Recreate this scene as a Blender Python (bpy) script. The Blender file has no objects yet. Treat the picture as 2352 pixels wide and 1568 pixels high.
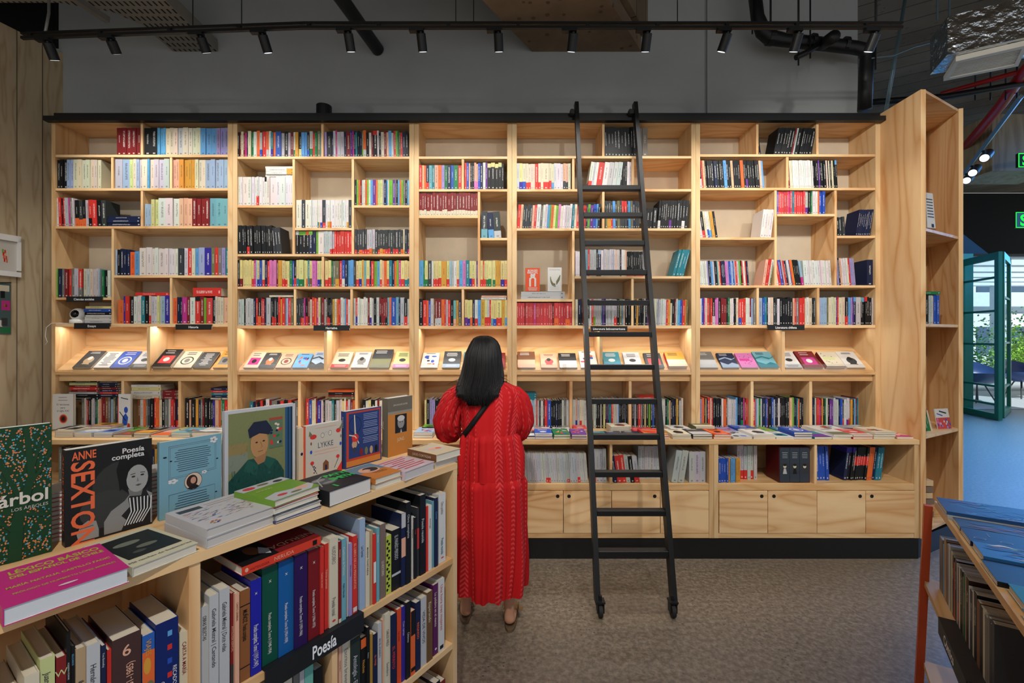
import bpy, math, random, re
from mathutils import Matrix, Vector
random.seed(7)
SC = bpy.context.scene
COL = SC.collection
R_ = math.radians
# ------------------------------------------------------------------ camera
F = 1045.0                 # focal length in pixels of the 2352 px wide frame
CX, CY, CH = 1175.0, 775.0, 1.55
YU, YB = 3.53, 3.18        # front planes of the tall bookcases and of the base cabinets
cam = bpy.data.objects.new('camera', bpy.data.cameras.new('camera'))
COL.objects.link(cam)
cam.location = (0, 0, CH)
cam.rotation_euler = (R_(90), 0, 0)
cam.data.sensor_width = 36
cam.data.lens = 36 * F / 2352
cam.data.shift_x = (1176 - CX) / 2352
cam.data.shift_y = (CY - 784) / 2352
cam.data.clip_start = 0.02
SC.camera = cam
# ------------------------------------------------------------------ light
SC.view_settings.view_transform = 'Standard'
SC.view_settings.look = 'None'
SC.view_settings.gamma = 1
SC.view_settings.use_curve_mapping = False
SC.view_settings.exposure = 0.2
W = bpy.data.worlds.new('world')
SC.world = W
W.use_nodes = True
W.node_tree.nodes['Background'].inputs[0].default_value = (0.92, 0.96, 1.0, 1)
W.node_tree.nodes['Background'].inputs[1].default_value = 0.52
SPOT_W, LED_W, DAY_W = 25.0, 2.5, 430.0
# unseen spot lamps added for fill from the room side: position, target, watts
FILL_SPOTS = [(-2.4, 0.4, 3.5, -2.6, 3.6, 1.4, 90), (-0.6, 0.4, 3.5, -0.8, 3.6, 1.4, 98), (1.0, 0.4, 3.5, 0.8, 3.6, 1.4, 98), (2.4, 0.4, 3.5, 2.6, 3.6, 1.4, 90),
             (-0.1, -0.4, 3.3, -0.7, 1.1, 1.0, 165), (0.8, 1.0, 3.4, 3.45, 3.6, 1.7, 165), (1.0, 0.1, 3.4, 1.9, 1.4, 0.8, 45), (0.6, 0.9, 3.5, 0.6, 2.2, 0.0, 45)]

def lamp(name, kind, loc, rot=(0, 0, 0), **kw):
    l = bpy.data.lights.new(name, kind)
    for k, v in kw.items():
        setattr(l, k, v)
    o = bpy.data.objects.new(name, l)
    o.location = loc
    o.rotation_euler = rot
    COL.objects.link(o)
    return o
# daylight falling on the hall floor through the glazed side beyond the bookcases
lamp('daylight_opening', 'AREA', (9.6, 6.9, 3.7), (0, R_(38), 0), energy=DAY_W, shape='RECTANGLE', size=3.0, size_y=5.5, color=(0.09, 0.38, 1.0), spread=R_(115))
sun = lamp('sun', 'SUN', (6, 14, 8), (R_(36), R_(10), 0), energy=6.0, angle=R_(1), color=(0.92, 0.97, 1.0))

# ------------------------------------------------------------------ helpers
def PX(x, Y=YU): return (x - CX) / F * Y
def PZ(y, Y=YU): return CH - (y - CY) / F * Y

def lin(c):
    r = []
    for v in c[:3]:
        v = v / 255.0
        r.append(v / 12.92 if v <= 0.04045 else ((v + 0.055) / 1.055) ** 2.4)
    return (r[0], r[1], r[2])

PAL = {
 'k': ((24, 26, 30), 'black'), 'n': ((26, 38, 74), 'navy blue'), 'd': ((58, 62, 66), 'dark grey'), 'g': ((125, 122, 116), 'grey'),
 'w': ((224, 222, 217), 'white'), 'i': ((196, 198, 200), 'light grey'), 'c': ((222, 211, 184), 'cream'), 'y': ((228, 216, 140), 'pale yellow'),
 'Y': ((222, 160, 40), 'ochre yellow'), 'o': ((240, 104, 32), 'orange'), 'r': ((222, 44, 34), 'red'), 'R': ((134, 28, 32), 'dark red'),
 'm': ((204, 44, 140), 'magenta'), 'p': ((222, 120, 190), 'pink'), 'P': ((238, 178, 146), 'peach'), 'b': ((36, 84, 190), 'blue'),
 'B': ((92, 168, 226), 'sky blue'), 's': ((158, 182, 212), 'pale blue'), 't': ((22, 128, 146), 'teal'), 'T': ((112, 176, 190), 'light teal'),
 'u': ((110, 48, 150), 'purple'), 'l': ((160, 148, 204), 'lavender'), 'e': ((14, 124, 68), 'emerald green'), 'G': ((112, 182, 40), 'lime green'),
 'v': ((118, 118, 78), 'olive'), 'h': ((130, 82, 48), 'brown'), 'q': ((204, 212, 140), 'pale green'), 'j': ((54, 44, 160), 'indigo'),
 'x': ((214, 60, 64), 'crimson'), 'z': ((186, 158, 120), 'beige'),
}
def C(k):
    c = lin(PAL[k][0]) if isinstance(k, str) else lin(k)
    g_ = 0.3 * c[0] + 0.6 * c[1] + 0.1 * c[2]
    return tuple((v * 0.93 + g_ * 0.07) * 0.80 for v in c)
def lum(c): return 0.3 * c[0] + 0.6 * c[1] + 0.1 * c[2]

def nt(mat):
    mat.use_nodes = True
    n = mat.node_tree
    n.nodes.clear()
    return n
def N(n, t, **kw):
    x = n.nodes.new(t)
    for k, v in kw.items():
        if k.startswith('i_'):
            key = k[2:]
            x.inputs[int(key) if key.isdigit() else key.replace('_', ' ')].default_value = v
        else:
            setattr(x, k, v)
    return x
def L(n, a, b): n.links.new(a, b)
def M_(n, op, a, b=None, c=None):
    x = n.nodes.new('ShaderNodeMath'); x.operation = op
    for i, v in enumerate((a, b, c)):
        if v is None: continue
        if isinstance(v, (int, float)): x.inputs[i].default_value = v
        else: n.links.new(v, x.inputs[i])
    return x.outputs[0]
def mix(n, f, a, b):
    x = n.nodes.new('ShaderNodeMix'); x.data_type = 'RGBA'
    for i, v in ((0, f), (6, a), (7, b)):
        if hasattr(v, 'links') or hasattr(v, 'is_output'): n.links.new(v, x.inputs[i])
        elif isinstance(v, (int, float)): x.inputs[i].default_value = v
        else: x.inputs[i].default_value = (*v[:3], 1)
    return x.outputs[2]
def out(n, bsdf):
    o = N(n, 'ShaderNodeOutputMaterial'); L(n, bsdf.outputs[0], o.inputs[0])
def pbsdf(n, rough=0.6, metal=0.0, spec=0.5):
    b = N(n, 'ShaderNodeBsdfPrincipled')
    b.inputs['Roughness'].default_value = rough
    b.inputs['Metallic'].default_value = metal
    b.inputs['Specular IOR Level'].default_value = spec
    return b
def plain(name, c, rough=0.6, metal=0.0, noise=0.06, spec=0.4, scale=8):
    m = bpy.data.materials.new(name); n = nt(m)
    b = pbsdf(n, rough, metal, spec)
    tc = N(n, 'ShaderNodeTexCoord')
    ns = N(n, 'ShaderNodeTexNoise'); ns.inputs['Scale'].default_value = scale; ns.inputs['Detail'].default_value = 4
    L(n, tc.outputs['Object'], ns.inputs['Vector'])
    c = lin(c)
    L(n, mix(n, ns.outputs[0], tuple(v * (1 - noise * 2) for v in c), tuple(min(1, v * (1 + noise * 2)) for v in c)), b.inputs['Base Color'])
    out(n, b)
    return m
def emit(name, c, s):
    m = bpy.data.materials.new(name); n = nt(m)
    e = N(n, 'ShaderNodeEmission'); e.inputs[0].default_value = (*lin(c), 1); e.inputs[1].default_value = s
    out(n, e)
    return m

def wood(name, axis, ca, cb, knots=True, fig=1.0, rough=0.5):
    """pine plywood: cathedral figure drawn by distorted bands along the grain axis"""
    m = bpy.data.materials.new(name); n = nt(m)
    b = pbsdf(n, rough, 0, 0.35)
    tc = N(n, 'ShaderNodeTexCoord'); oi = N(n, 'ShaderNodeObjectInfo')
    mp = N(n, 'ShaderNodeMapping')
    sc = [3.2, 3.2, 3.2]; sc[axis] = 0.55
    mp.inputs['Scale'].default_value = sc
    off = N(n, 'ShaderNodeCombineXYZ')
    for i in range(3): L(n, M_(n, 'MULTIPLY', oi.outputs['Random'], 17.0 + 9 * i), off.inputs[i])
    L(n, tc.outputs['Object'], mp.inputs[0]); L(n, off.outputs[0], mp.inputs['Location'])
    ns = N(n, 'ShaderNodeTexNoise'); ns.inputs['Scale'].default_value = 1.0; ns.inputs['Detail'].default_value = 2.5; ns.inputs['Distortion'].default_value = 0.52
    L(n, mp.outputs[0], ns.inputs['Vector'])
    rings = M_(n, 'FRACT', M_(n, 'MULTIPLY', ns.outputs[0], 9.0 * fig))
    band = M_(n, 'POWER', M_(n, 'ABSOLUTE', M_(n, 'SUBTRACT', M_(n, 'MULTIPLY', rings, 2.0), 1.0)), 2.2)
    fine = N(n, 'ShaderNodeTexNoise'); fine.inputs['Scale'].default_value = 14; fine.inputs['Detail'].default_value = 3
    L(n, mp.outputs[0], fine.inputs['Vector'])
    bl = N(n, 'ShaderNodeTexNoise'); bl.inputs['Scale'].default_value = 0.9; L(n, mp.outputs[0], bl.inputs['Vector'])
    f = M_(n, 'ADD', M_(n, 'MULTIPLY', band, 0.58), M_(n, 'MULTIPLY', fine.outputs[0], 0.28))
    f = M_(n, 'ADD', f, M_(n, 'MULTIPLY', M_(n, 'SUBTRACT', bl.outputs[0], 0.5), 1.4))
    f = M_(n, 'ADD', f, M_(n, 'MULTIPLY', M_(n, 'SUBTRACT', oi.outputs['Random'], 0.5), 0.22))
    cr = mix(n, f, lin(ca), lin(cb))
    if knots:
        vo = N(n, 'ShaderNodeTexVoronoi'); vo.inputs['Scale'].default_value = 1.25
        L(n, mp.outputs[0], vo.inputs['Vector'])
        k = M_(n, 'LESS_THAN', vo.outputs['Distance'], 0.045)
        cr = mix(n, M_(n, 'MULTIPLY', k, 0.75), cr, lin((96, 58, 34)))
    L(n, cr, b.inputs['Base Color'])
    out(n, b)
    return m

LA, LB = (232, 198, 150), (198, 142, 86)
WX = wood('pine_plywood_lengthwise', 0, LA, LB)
WZ = wood('pine_plywood_upright', 2, LA, LB)
WE = wood('pine_edge_upright', 2, (220, 188, 142), (194, 150, 98), knots=False)
WEX = wood('pine_edge_lengthwise', 0, (222, 186, 136), (196, 146, 90), knots=False)

def floor_mat():
    m = bpy.data.materials.new('polished_concrete'); n = nt(m)
    b = pbsdf(n, 0.5, 0, 0.45)
    tc = N(n, 'ShaderNodeTexCoord')
    big = N(n, 'ShaderNodeTexNoise'); big.inputs['Scale'].default_value = 1.1; big.inputs['Detail'].default_value = 6
    ag = N(n, 'ShaderNodeTexNoise'); ag.inputs['Scale'].default_value = 38; ag.inputs['Detail'].default_value = 8; ag.inputs['Roughness'].default_value = 0.7
    vo = N(n, 'ShaderNodeTexVoronoi'); vo.inputs['Scale'].default_value = 26
    for x in (big, ag, vo): L(n, tc.outputs['Object'], x.inputs['Vector'])
    c = mix(n, big.outputs[0], lin((128, 116, 100)), lin((168, 154, 136)))
    c = mix(n, M_(n, 'MULTIPLY', M_(n, 'SUBTRACT', ag.outputs[0], 0.42), 2.6), lin((92, 82, 70)), c)
    spk = M_(n, 'MULTIPLY', M_(n, 'LESS_THAN', vo.outputs['Distance'], 0.14), M_(n, 'GREATER_THAN', big.outputs[0], 0.5))
    c = mix(n, M_(n, 'MULTIPLY', spk, 0.75), c, lin((62, 57, 52)))
    L(n, c, b.inputs['Base Color'])
    L(n, M_(n, 'ADD', M_(n, 'MULTIPLY', ag.outputs[0], 0.25), 0.3), b.inputs['Roughness'])
    out(n, b)
    return m
MF = floor_mat()

def concrete(name, ca, cb, board=None, rough=0.85, pits=0.0):
    m = bpy.data.materials.new(name); n = nt(m)
    b = pbsdf(n, rough, 0, 0.2)
    tc = N(n, 'ShaderNodeTexCoord')
    a = N(n, 'ShaderNodeTexNoise'); a.inputs['Scale'].default_value = 1.6; a.inputs['Detail'].default_value = 9; a.inputs['Roughness'].default_value = 0.62
    L(n, tc.outputs['Object'], a.inputs['Vector'])
    f = M_(n, 'MULTIPLY', M_(n, 'SUBTRACT', a.outputs[0], 0.3), 2.3)
    c = mix(n, f, lin(ca), lin(cb))
    if board is not None:
        mp = N(n, 'ShaderNodeMapping'); mp.inputs['Rotation'].default_value = (0, 0, R_(board))
        L(n, tc.outputs['Object'], mp.inputs[0])
        sx = N(n, 'ShaderNodeSeparateXYZ'); L(n, mp.outputs[0], sx.inputs[0])
        fr = M_(n, 'FRACT', M_(n, 'MULTIPLY', sx.outputs[1], 4.2))
        g = M_(n, 'LESS_THAN', fr, 0.05)
        fl = N(n, 'ShaderNodeTexWhiteNoise'); fl.noise_dimensions = '1D'
        L(n, M_(n, 'FLOOR', M_(n, 'MULTIPLY', sx.outputs[1], 4.2)), fl.inputs['W'])
        c = mix(n, M_(n, 'MULTIPLY', fl.outputs[0], 0.45), c, lin(tuple(v * 0.62 for v in ca)))
        c = mix(n, M_(n, 'MULTIPLY', g, 0.75), c, lin(tuple(v * 0.4 for v in ca)))
    if pits:
        vo = N(n, 'ShaderNodeTexVoronoi'); vo.inputs['Scale'].default_value = 9; vo.inputs['Randomness'].default_value = 1
        L(n, tc.outputs['Object'], vo.inputs['Vector'])
        c = mix(n, M_(n, 'MULTIPLY', M_(n, 'LESS_THAN', vo.outputs['Distance'], 0.16), pits), c, lin((40, 34, 28)))
        bp = N(n, 'ShaderNodeBump'); bp.inputs['Strength'].default_value = 0.5; bp.inputs['Distance'].default_value = 0.02
        L(n, a.outputs[0], bp.inputs['Height']); L(n, bp.outputs[0], b.inputs['Normal'])
    L(n, c, b.inputs['Base Color'])
    out(n, b)
    return m

def book_mat():
    """printed paper: base colour and ink colour per face, spine titles as small marks"""
    m = bpy.data.materials.new('printed_paper'); n = nt(m)
    b = pbsdf(n, 0.42, 0, 0.25)
    a = N(n, 'ShaderNodeAttribute'); a.attribute_name = 'Col'
    k = N(n, 'ShaderNodeAttribute'); k.attribute_name = 'Ink'
    uv = N(n, 'ShaderNodeUVMap'); uv.uv_map = 'UVMap'
    s = N(n, 'ShaderNodeSeparateXYZ'); L(n, uv.outputs[0], s.inputs[0])
    u, v, rn = s.outputs[0], s.outputs[1], k.outputs['Alpha']
    inu = M_(n, 'LESS_THAN', M_(n, 'ABSOLUTE', M_(n, 'SUBTRACT', u, 0.5)), M_(n, 'ADD', M_(n, 'MULTIPLY', rn, 0.10), 0.08))
    lo = M_(n, 'SUBTRACT', 0.48, M_(n, 'MULTIPLY', rn, 0.22))
    hi = M_(n, 'ADD', 0.72, M_(n, 'MULTIPLY', rn, 0.2))
    inv = M_(n, 'MULTIPLY', M_(n, 'GREATER_THAN', v, lo), M_(n, 'LESS_THAN', v, hi))
    cv = N(n, 'ShaderNodeCombineXYZ')
    L(n, M_(n, 'MULTIPLY', u, 4.0), cv.inputs[0])
    L(n, M_(n, 'MULTIPLY', v, 95.0), cv.inputs[1])
    L(n, M_(n, 'MULTIPLY', rn, 50.0), cv.inputs[2])
    ns = N(n, 'ShaderNodeTexNoise'); ns.inputs['Scale'].default_value = 1.0; ns.inputs['Detail'].default_value = 1
    L(n, cv.outputs[0], ns.inputs['Vector'])
    t = M_(n, 'MULTIPLY', M_(n, 'MULTIPLY', inu, inv), M_(n, 'GREATER_THAN', ns.outputs[0], 0.47))
    dot = M_(n, 'MULTIPLY', M_(n, 'LESS_THAN', M_(n, 'ABSOLUTE', M_(n, 'SUBTRACT', v, 0.065)), 0.022), M_(n, 'LESS_THAN', M_(n, 'ABSOLUTE', M_(n, 'SUBTRACT', u, 0.5)), 0.17))
    f = M_(n, 'MINIMUM', M_(n, 'ADD', t, dot), 1.0)
    L(n, mix(n, M_(n, 'MULTIPLY', f, 0.58), a.outputs['Color'], k.outputs['Color']), b.inputs['Base Color'])
    out(n, b)
    return m
MBK = book_mat()

class MB:
    def __init__(s):
        s.v = []; s.f = []; s.c = []; s.k = []; s.uv = []
    def add(s, pts, faces, col=(0.5, 0.5, 0.5), ink=None, M=None, uvs=None):
        o = len(s.v)
        if M is not None: pts = [M @ Vector(p) for p in pts]
        s.v.extend([tuple(p) for p in pts])
        for i, f in enumerate(faces):
            s.f.append(tuple(o + j for j in f))
            s.c.append(col); s.k.append(ink if ink else (*col[:3], 0.5))
            s.uv.append(uvs[i] if uvs and uvs[i] else None)
        return s
    def box(s, x0, x1, y0, y1, z0, z1, col=(0.5, 0.5, 0.5), M=None, bev=0.0):
        if bev > 0:
            ring = [(x0 + bev, y0), (x1 - bev, y0), (x1, y0 + bev), (x1, y1 - bev), (x1 - bev, y1), (x0 + bev, y1), (x0, y1 - bev), (x0, y0 + bev)]
            p = [(a, b, z0 + bev) for a, b in ring] + [(a, b, z1 - bev) for a, b in ring]
            inn = [(min(max(a, x0 + bev), x1 - bev), min(max(b, y0 + bev), y1 - bev)) for a, b in ring]
            p += [(a, b, z0) for a, b in inn] + [(a, b, z1) for a, b in inn]
            f = [(i, (i + 1) % 8, 8 + (i + 1) % 8, 8 + i) for i in range(8)]
            f += [(16 + i, 16 + (i + 1) % 8, (i + 1) % 8, i) for i in range(8)] + [(8 + i, 8 + (i + 1) % 8, 24 + (i + 1) % 8, 24 + i) for i in range(8)]
            f += [tuple(reversed(range(16, 24))), tuple(range(24, 32))]
            return s.add(p, f, col, M=M)
        p = [(x0, y0, z0), (x1, y0, z0), (x1, y1, z0), (x0, y1, z0), (x0, y0, z1), (x1, y0, z1), (x1, y1, z1), (x0, y1, z1)]
        return s.add(p, [(0, 3, 2, 1), (4, 5, 6, 7), (0, 1, 5, 4), (1, 2, 6, 5), (2, 3, 7, 6), (3, 0, 4, 7)], col, M=M)
    def tube(s, pts, r, n=12, col=(0.5, 0.5, 0.5), cap=True):
        pts = [Vector(p) for p in pts]
        rr = r if isinstance(r, (list, tuple)) else [r] * len(pts)
        rings = []
        up = None
        for i, p in enumerate(pts):
            d = (pts[min(i + 1, len(pts) - 1)] - pts[max(i - 1, 0)]).normalized()
            if up is None:
                up = Vector((0, 0, 1)) if abs(d.z) < 0.9 else Vector((1, 0, 0))
            a = d.cross(up).normalized(); b = a.cross(d).normalized(); up = b
            rings.append([p + (a * math.cos(2 * math.pi * k / n) + b * math.sin(2 * math.pi * k / n)) * rr[i] for k in range(n)])
        s.loft(rings, col, cap)
        return s
    def loft(s, rings, col=(0.5, 0.5, 0.5), cap=True, closed=True):
        n = len(rings[0]); P = [p for r in rings for p in r]; Fc = []
        for i in range(len(rings) - 1):
            for k in range(n if closed else n - 1):
                Fc.append((i * n + k, i * n + (k + 1) % n, (i + 1) * n + (k + 1) % n, (i + 1) * n + k))
        if cap and closed:
            Fc.append(tuple(reversed(range(n)))); Fc.append(tuple(range((len(rings) - 1) * n, len(rings) * n)))
        return s.add(P, Fc, col)
    def prism(s, poly, z0, z1, col=(0.5, 0.5, 0.5), M=None):
        n = len(poly)
        P = [(x, y, z0) for x, y in poly] + [(x, y, z1) for x, y in poly]
        Fc = [tuple(reversed(range(n))), tuple(range(n, 2 * n))] + [(i, (i + 1) % n, n + (i + 1) % n, n + i) for i in range(n)]
        return s.add(P, Fc, col, M=M)
    def build(s, name, mat, parent=None, origin=None, matrix=None, smooth=False, attrs=False):
        me = bpy.data.meshes.new(name)
        o0 = origin if origin is not None else (tuple(parent.location) if (parent is not None and matrix is None and not parent.get('_local')) else (0, 0, 0))
        vs = [(a - o0[0], b - o0[1], c - o0[2]) for a, b, c in s.v] if any(o0) else s.v
        me.from_pydata(vs, [], s.f)
        if attrs or mat is MBK:
            ca = me.attributes.new('Col', 'FLOAT_COLOR', 'CORNER'); ka = me.attributes.new('Ink', 'FLOAT_COLOR', 'CORNER')
            A = []; B = []; U = []
            for f, c, k, u in zip(s.f, s.c, s.k, s.uv):
                for j in range(len(f)):
                    A.extend((c[0], c[1], c[2], 1.0)); B.extend(k)
                    U.extend(u[j] if u else (-1.0, -1.0))
            ca.data.foreach_set('color', A); ka.data.foreach_set('color', B)
            me.uv_layers.new(name='UVMap').data.foreach_set('uv', U)
        if smooth:
            me.polygons.foreach_set('use_smooth', [True] * len(me.polygons))
        me.materials.append(mat)
        ob = bpy.data.objects.new(name, me)
        COL.objects.link(ob)
        if parent is not None: ob.parent = parent
        elif origin is not None: ob.location = origin
        if matrix is not None: ob.matrix_world = matrix
        return ob

def tag(o, label=None, cat=None, group=None, kind=None):
    if label: o['label'] = label
    if cat: o['category'] = cat
    if group: o['group'] = group
    if kind: o['kind'] = kind
    return o
def thing(name, loc, label, cat, group=None, matrix=None):
    o = bpy.data.objects.new(name, None); COL.objects.link(o)
    o.empty_display_size = 0.1
    if matrix is not None:
        o.matrix_world = matrix; o['_local'] = 1
    else: o.location = loc
    return tag(o, label, cat, group)
def struct(name, mb, mat, label=None, cat=None, **kw):
    return tag(mb.build(name, mat, **kw), label, cat, kind='structure')

# text outlines from the built-in font, cached as flat polygons
_TC = {}
def text_mesh(s, bold=0.0):
    key = (s, bold)
    if key not in _TC:
        cu = bpy.data.curves.new('t', 'FONT'); cu.body = s; cu.size = 1.0; cu.resolution_u = 3; cu.offset = bold
        cu.align_x = 'LEFT'
        ob = bpy.data.objects.new('t', cu); COL.objects.link(ob)
        dg = bpy.context.evaluated_depsgraph_get()
        ev = ob.evaluated_get(dg); me = ev.to_mesh()
        vs = [(v.co.x, v.co.y) for v in me.vertices]; fs = [tuple(p.vertices) for p in me.polygons]
        ev.to_mesh_clear()
        bpy.data.objects.remove(ob); bpy.data.curves.remove(cu)
        x0 = min(v[0] for v in vs); x1 = max(v[0] for v in vs)
        _TC[key] = ([(a - x0, b) for a, b in vs], fs, x1 - x0)
    return _TC[key]

# cover art: list of primitives in unit cover coordinates, laid on the plane x = w of a book
def art_faces(mb, prims, fr, wd, ht, lift=0.0003):
    """fr(a, b, k) -> 3D point for cover coordinates a, b in metres and layer k"""
    k = 1; lift = min(lift, (0.0008 if len(prims) < 90 else 0.002) / max(1, len(prims)))
    for pr in prims:
        t = pr[0]; col = C(pr[-1])
        if t == 'r':
            a0, b0, a1, b1 = pr[1:5]; pts = [(a0, b0), (a1, b0), (a1, b1), (a0, b1)]; fs = [(0, 1, 2, 3)]
        elif t == 'p':
            pts = pr[1]; fs = [tuple(range(len(pts)))]
        elif t == 'e':
            cx, cy, rx, ry = pr[1:5]; pts = [(cx + rx * math.cos(i * math.pi / 10), cy + ry * math.sin(i * math.pi / 10)) for i in range(20)]; fs = [tuple(range(20))]
        elif t == 'l':
            ps, wdt = pr[1], pr[2]; pts = []; fs = []
            for i, (a, b) in enumerate(ps):
                a2, b2 = ps[min(i + 1, len(ps) - 1)]; a1, b1 = ps[max(i - 1, 0)]
                dx, dy = (a2 - a1) * wd, (b2 - b1) * ht; l = math.hypot(dx, dy) or 1
                wi = wdt[i] if isinstance(wdt, (list, tuple)) else wdt
                pts += [(a - dy / l * wi / wd, b + dx / l * wi / ht), (a + dy / l * wi / wd, b - dx / l * wi / ht)]
                if i: fs.append((2 * i - 2, 2 * i - 1, 2 * i + 1, 2 * i))
        elif t == 't':          # text, a, b, size(metres), rot, align, fit-width(metres or 0), bold
            s_, a, b, sz, rot, al, fit, bold = pr[1:9]
            vs, fs, tw = text_mesh(s_, bold)
            sx = sz if not fit else fit / tw
            offx = {'l': 0, 'c': -tw * sx / 2, 'r': -tw * sx}[al]
            cr, sr = math.cos(R_(rot)), math.sin(R_(rot)); pts = []
            for x, y in vs:
                X = x * sx + offx; Y = y * sz
                pts.append((a + (X * cr - Y * sr) / wd, b + (X * sr + Y * cr) / ht))
        mb.add([fr(a * wd, b * ht, k * lift + 0.0001) for a, b in pts], fs, col)
        k += 1
def lines(a0, a1, b0, b1, n, col, th=0.006, jit=0.1, cen=True):
    """rows of unreadably small type"""
    o = []
    for i in range(n):
        b = b1 + (b0 - b1) * i / max(1, n - 1); j = random.random() * jit * (a1 - a0)
        o.append(('r', a0 + (j if cen else 0), b, a1 - j, b + th, col))
    return o

# ------------------------------------------------------------------ books
BOOKS = []     # every book that is printed as one mesh; the 300 largest become objects
COUNT = {}
ORD = ['', 'first', 'second', 'third', 'fourth', 'fifth', 'sixth', 'seventh', 'eighth', 'ninth', 'tenth', 'eleventh', 'twelfth', 'thirteenth',
       'fourteenth', 'fifteenth', 'sixteenth', 'seventeenth', 'eighteenth', 'nineteenth', 'twentieth']
def ordn(i):
    if i <= 20: return ORD[i]
    tens = {2: 'twenty', 3: 'thirty', 4: 'forty', 5: 'fifty'}[i // 10]
    return tens + '-' + ORD[i % 10] if i % 10 else {3: 'thirtieth', 4: 'fortieth', 5: 'fiftieth'}[i // 10]

def cover_mesh(mb, w, d, h, col, bands=(), M=None, ink=None, rnd=None, pages=(214, 205, 186), c=None, part='both', text=True):
    """U-shaped cover round a page block; bands = [(z0, z1, colour)] as fractions of the height"""
    c = c or min(0.0016, w * 0.12)
    lv = [0.0, 1.0]
    for b in bands: lv += [b[0], b[1]]
    lv = sorted(set(lv))
    rnd = random.random() if rnd is None else rnd
    if part in ('both', 'cover'):
        for i in range(len(lv) - 1):
            za, zb = lv[i] * h, lv[i + 1] * h; cc = col
            for b in bands:
                if b[0] <= lv[i] + 1e-6 and lv[i + 1] <= b[1] + 1e-6: cc = b[2]
            kk = ink or ((0.75, 0.74, 0.7) if lum(cc) < 0.22 else (0.03, 0.03, 0.035))
            kk = (*kk[:3], rnd)
            o = [(0, d), (0, 0), (w, 0), (w, d)]
            P = [(x, y, za) for x, y in o] + [(x, y, zb) for x, y in o]
            uv = [None, [(0, za / h), (1, za / h), (1, zb / h), (0, zb / h)], None] if text else None
            mb.add(P, [(0, 1, 5, 4), (1, 2, 6, 5), (2, 3, 7, 6)], cc, kk, M, uv)
        for z, zz in ((0, 0), (h, 1)):
            cc = col
            for b in bands:
                if (zz == 0 and b[0] == 0) or (zz == 1 and b[1] == 1): cc = b[2]
            P = [(0, d, z), (0, 0, z), (w, 0, z), (w, d, z), (c, d, z), (c, c, z), (w - c, c, z), (w - c, d, z)]
            mb.add(P, [(0, 4, 5, 1), (1, 5, 6, 2), (2, 6, 7, 3)], cc, None, M)
        P = [(0, d, 0), (c, d, 0), (c, d, h), (0, d, h), (w - c, d, 0), (w, d, 0), (w, d, h), (w - c, d, h)]
        mb.add(P, [(0, 1, 2, 3), (4, 5, 6, 7)], col, None, M)
        if part == 'cover':
            P = [(c, d, 0), (c, c, 0), (w - c, c, 0), (w - c, d, 0), (c, d, h), (c, c, h), (w - c, c, h), (w - c, d, h)]
            mb.add(P, [(0, 4, 5, 1), (1, 5, 6, 2), (2, 6, 7, 3)], (0.7, 0.68, 0.62), None, M)
    if part in ('both', 'pages'):
        e = min(0.0025, d * 0.03); g = 0.0002 if part == 'pages' else 0
        mb.box(c + g, w - c - g, c + g, d - e, e * 0.8, h - e * 0.8, lin(pages), M)

def frame(o, ux, uy, uz):
    return Matrix(((ux[0], uy[0], uz[0], o[0]), (ux[1], uy[1], uz[1], o[1]), (ux[2], uy[2], uz[2], o[2]), (0, 0, 0, 1)))

def reg(M, w, d, h, col, bands, place, group, side, ck, vis=1.0, art=None, form='book', lab=None, ink=None, text=True, pages=(214, 205, 186)):
    cen = M @ Vector((w / 2, d / 2, h / 2))
    sc = (F / max(0.3, cen.y)) ** 2
    area = sc * vis * (w * h if side == 'spine' else d * h * (0.8 if side == 'face' else 0.25))
    BOOKS.append(dict(M=M, w=w, d=d, h=h, col=col, bands=bands, place=place, group=group, area=area, ck=ck, art=art, form=form, lab=lab, ink=ink, rnd=random.random(), text=text, pages=pages))

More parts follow.
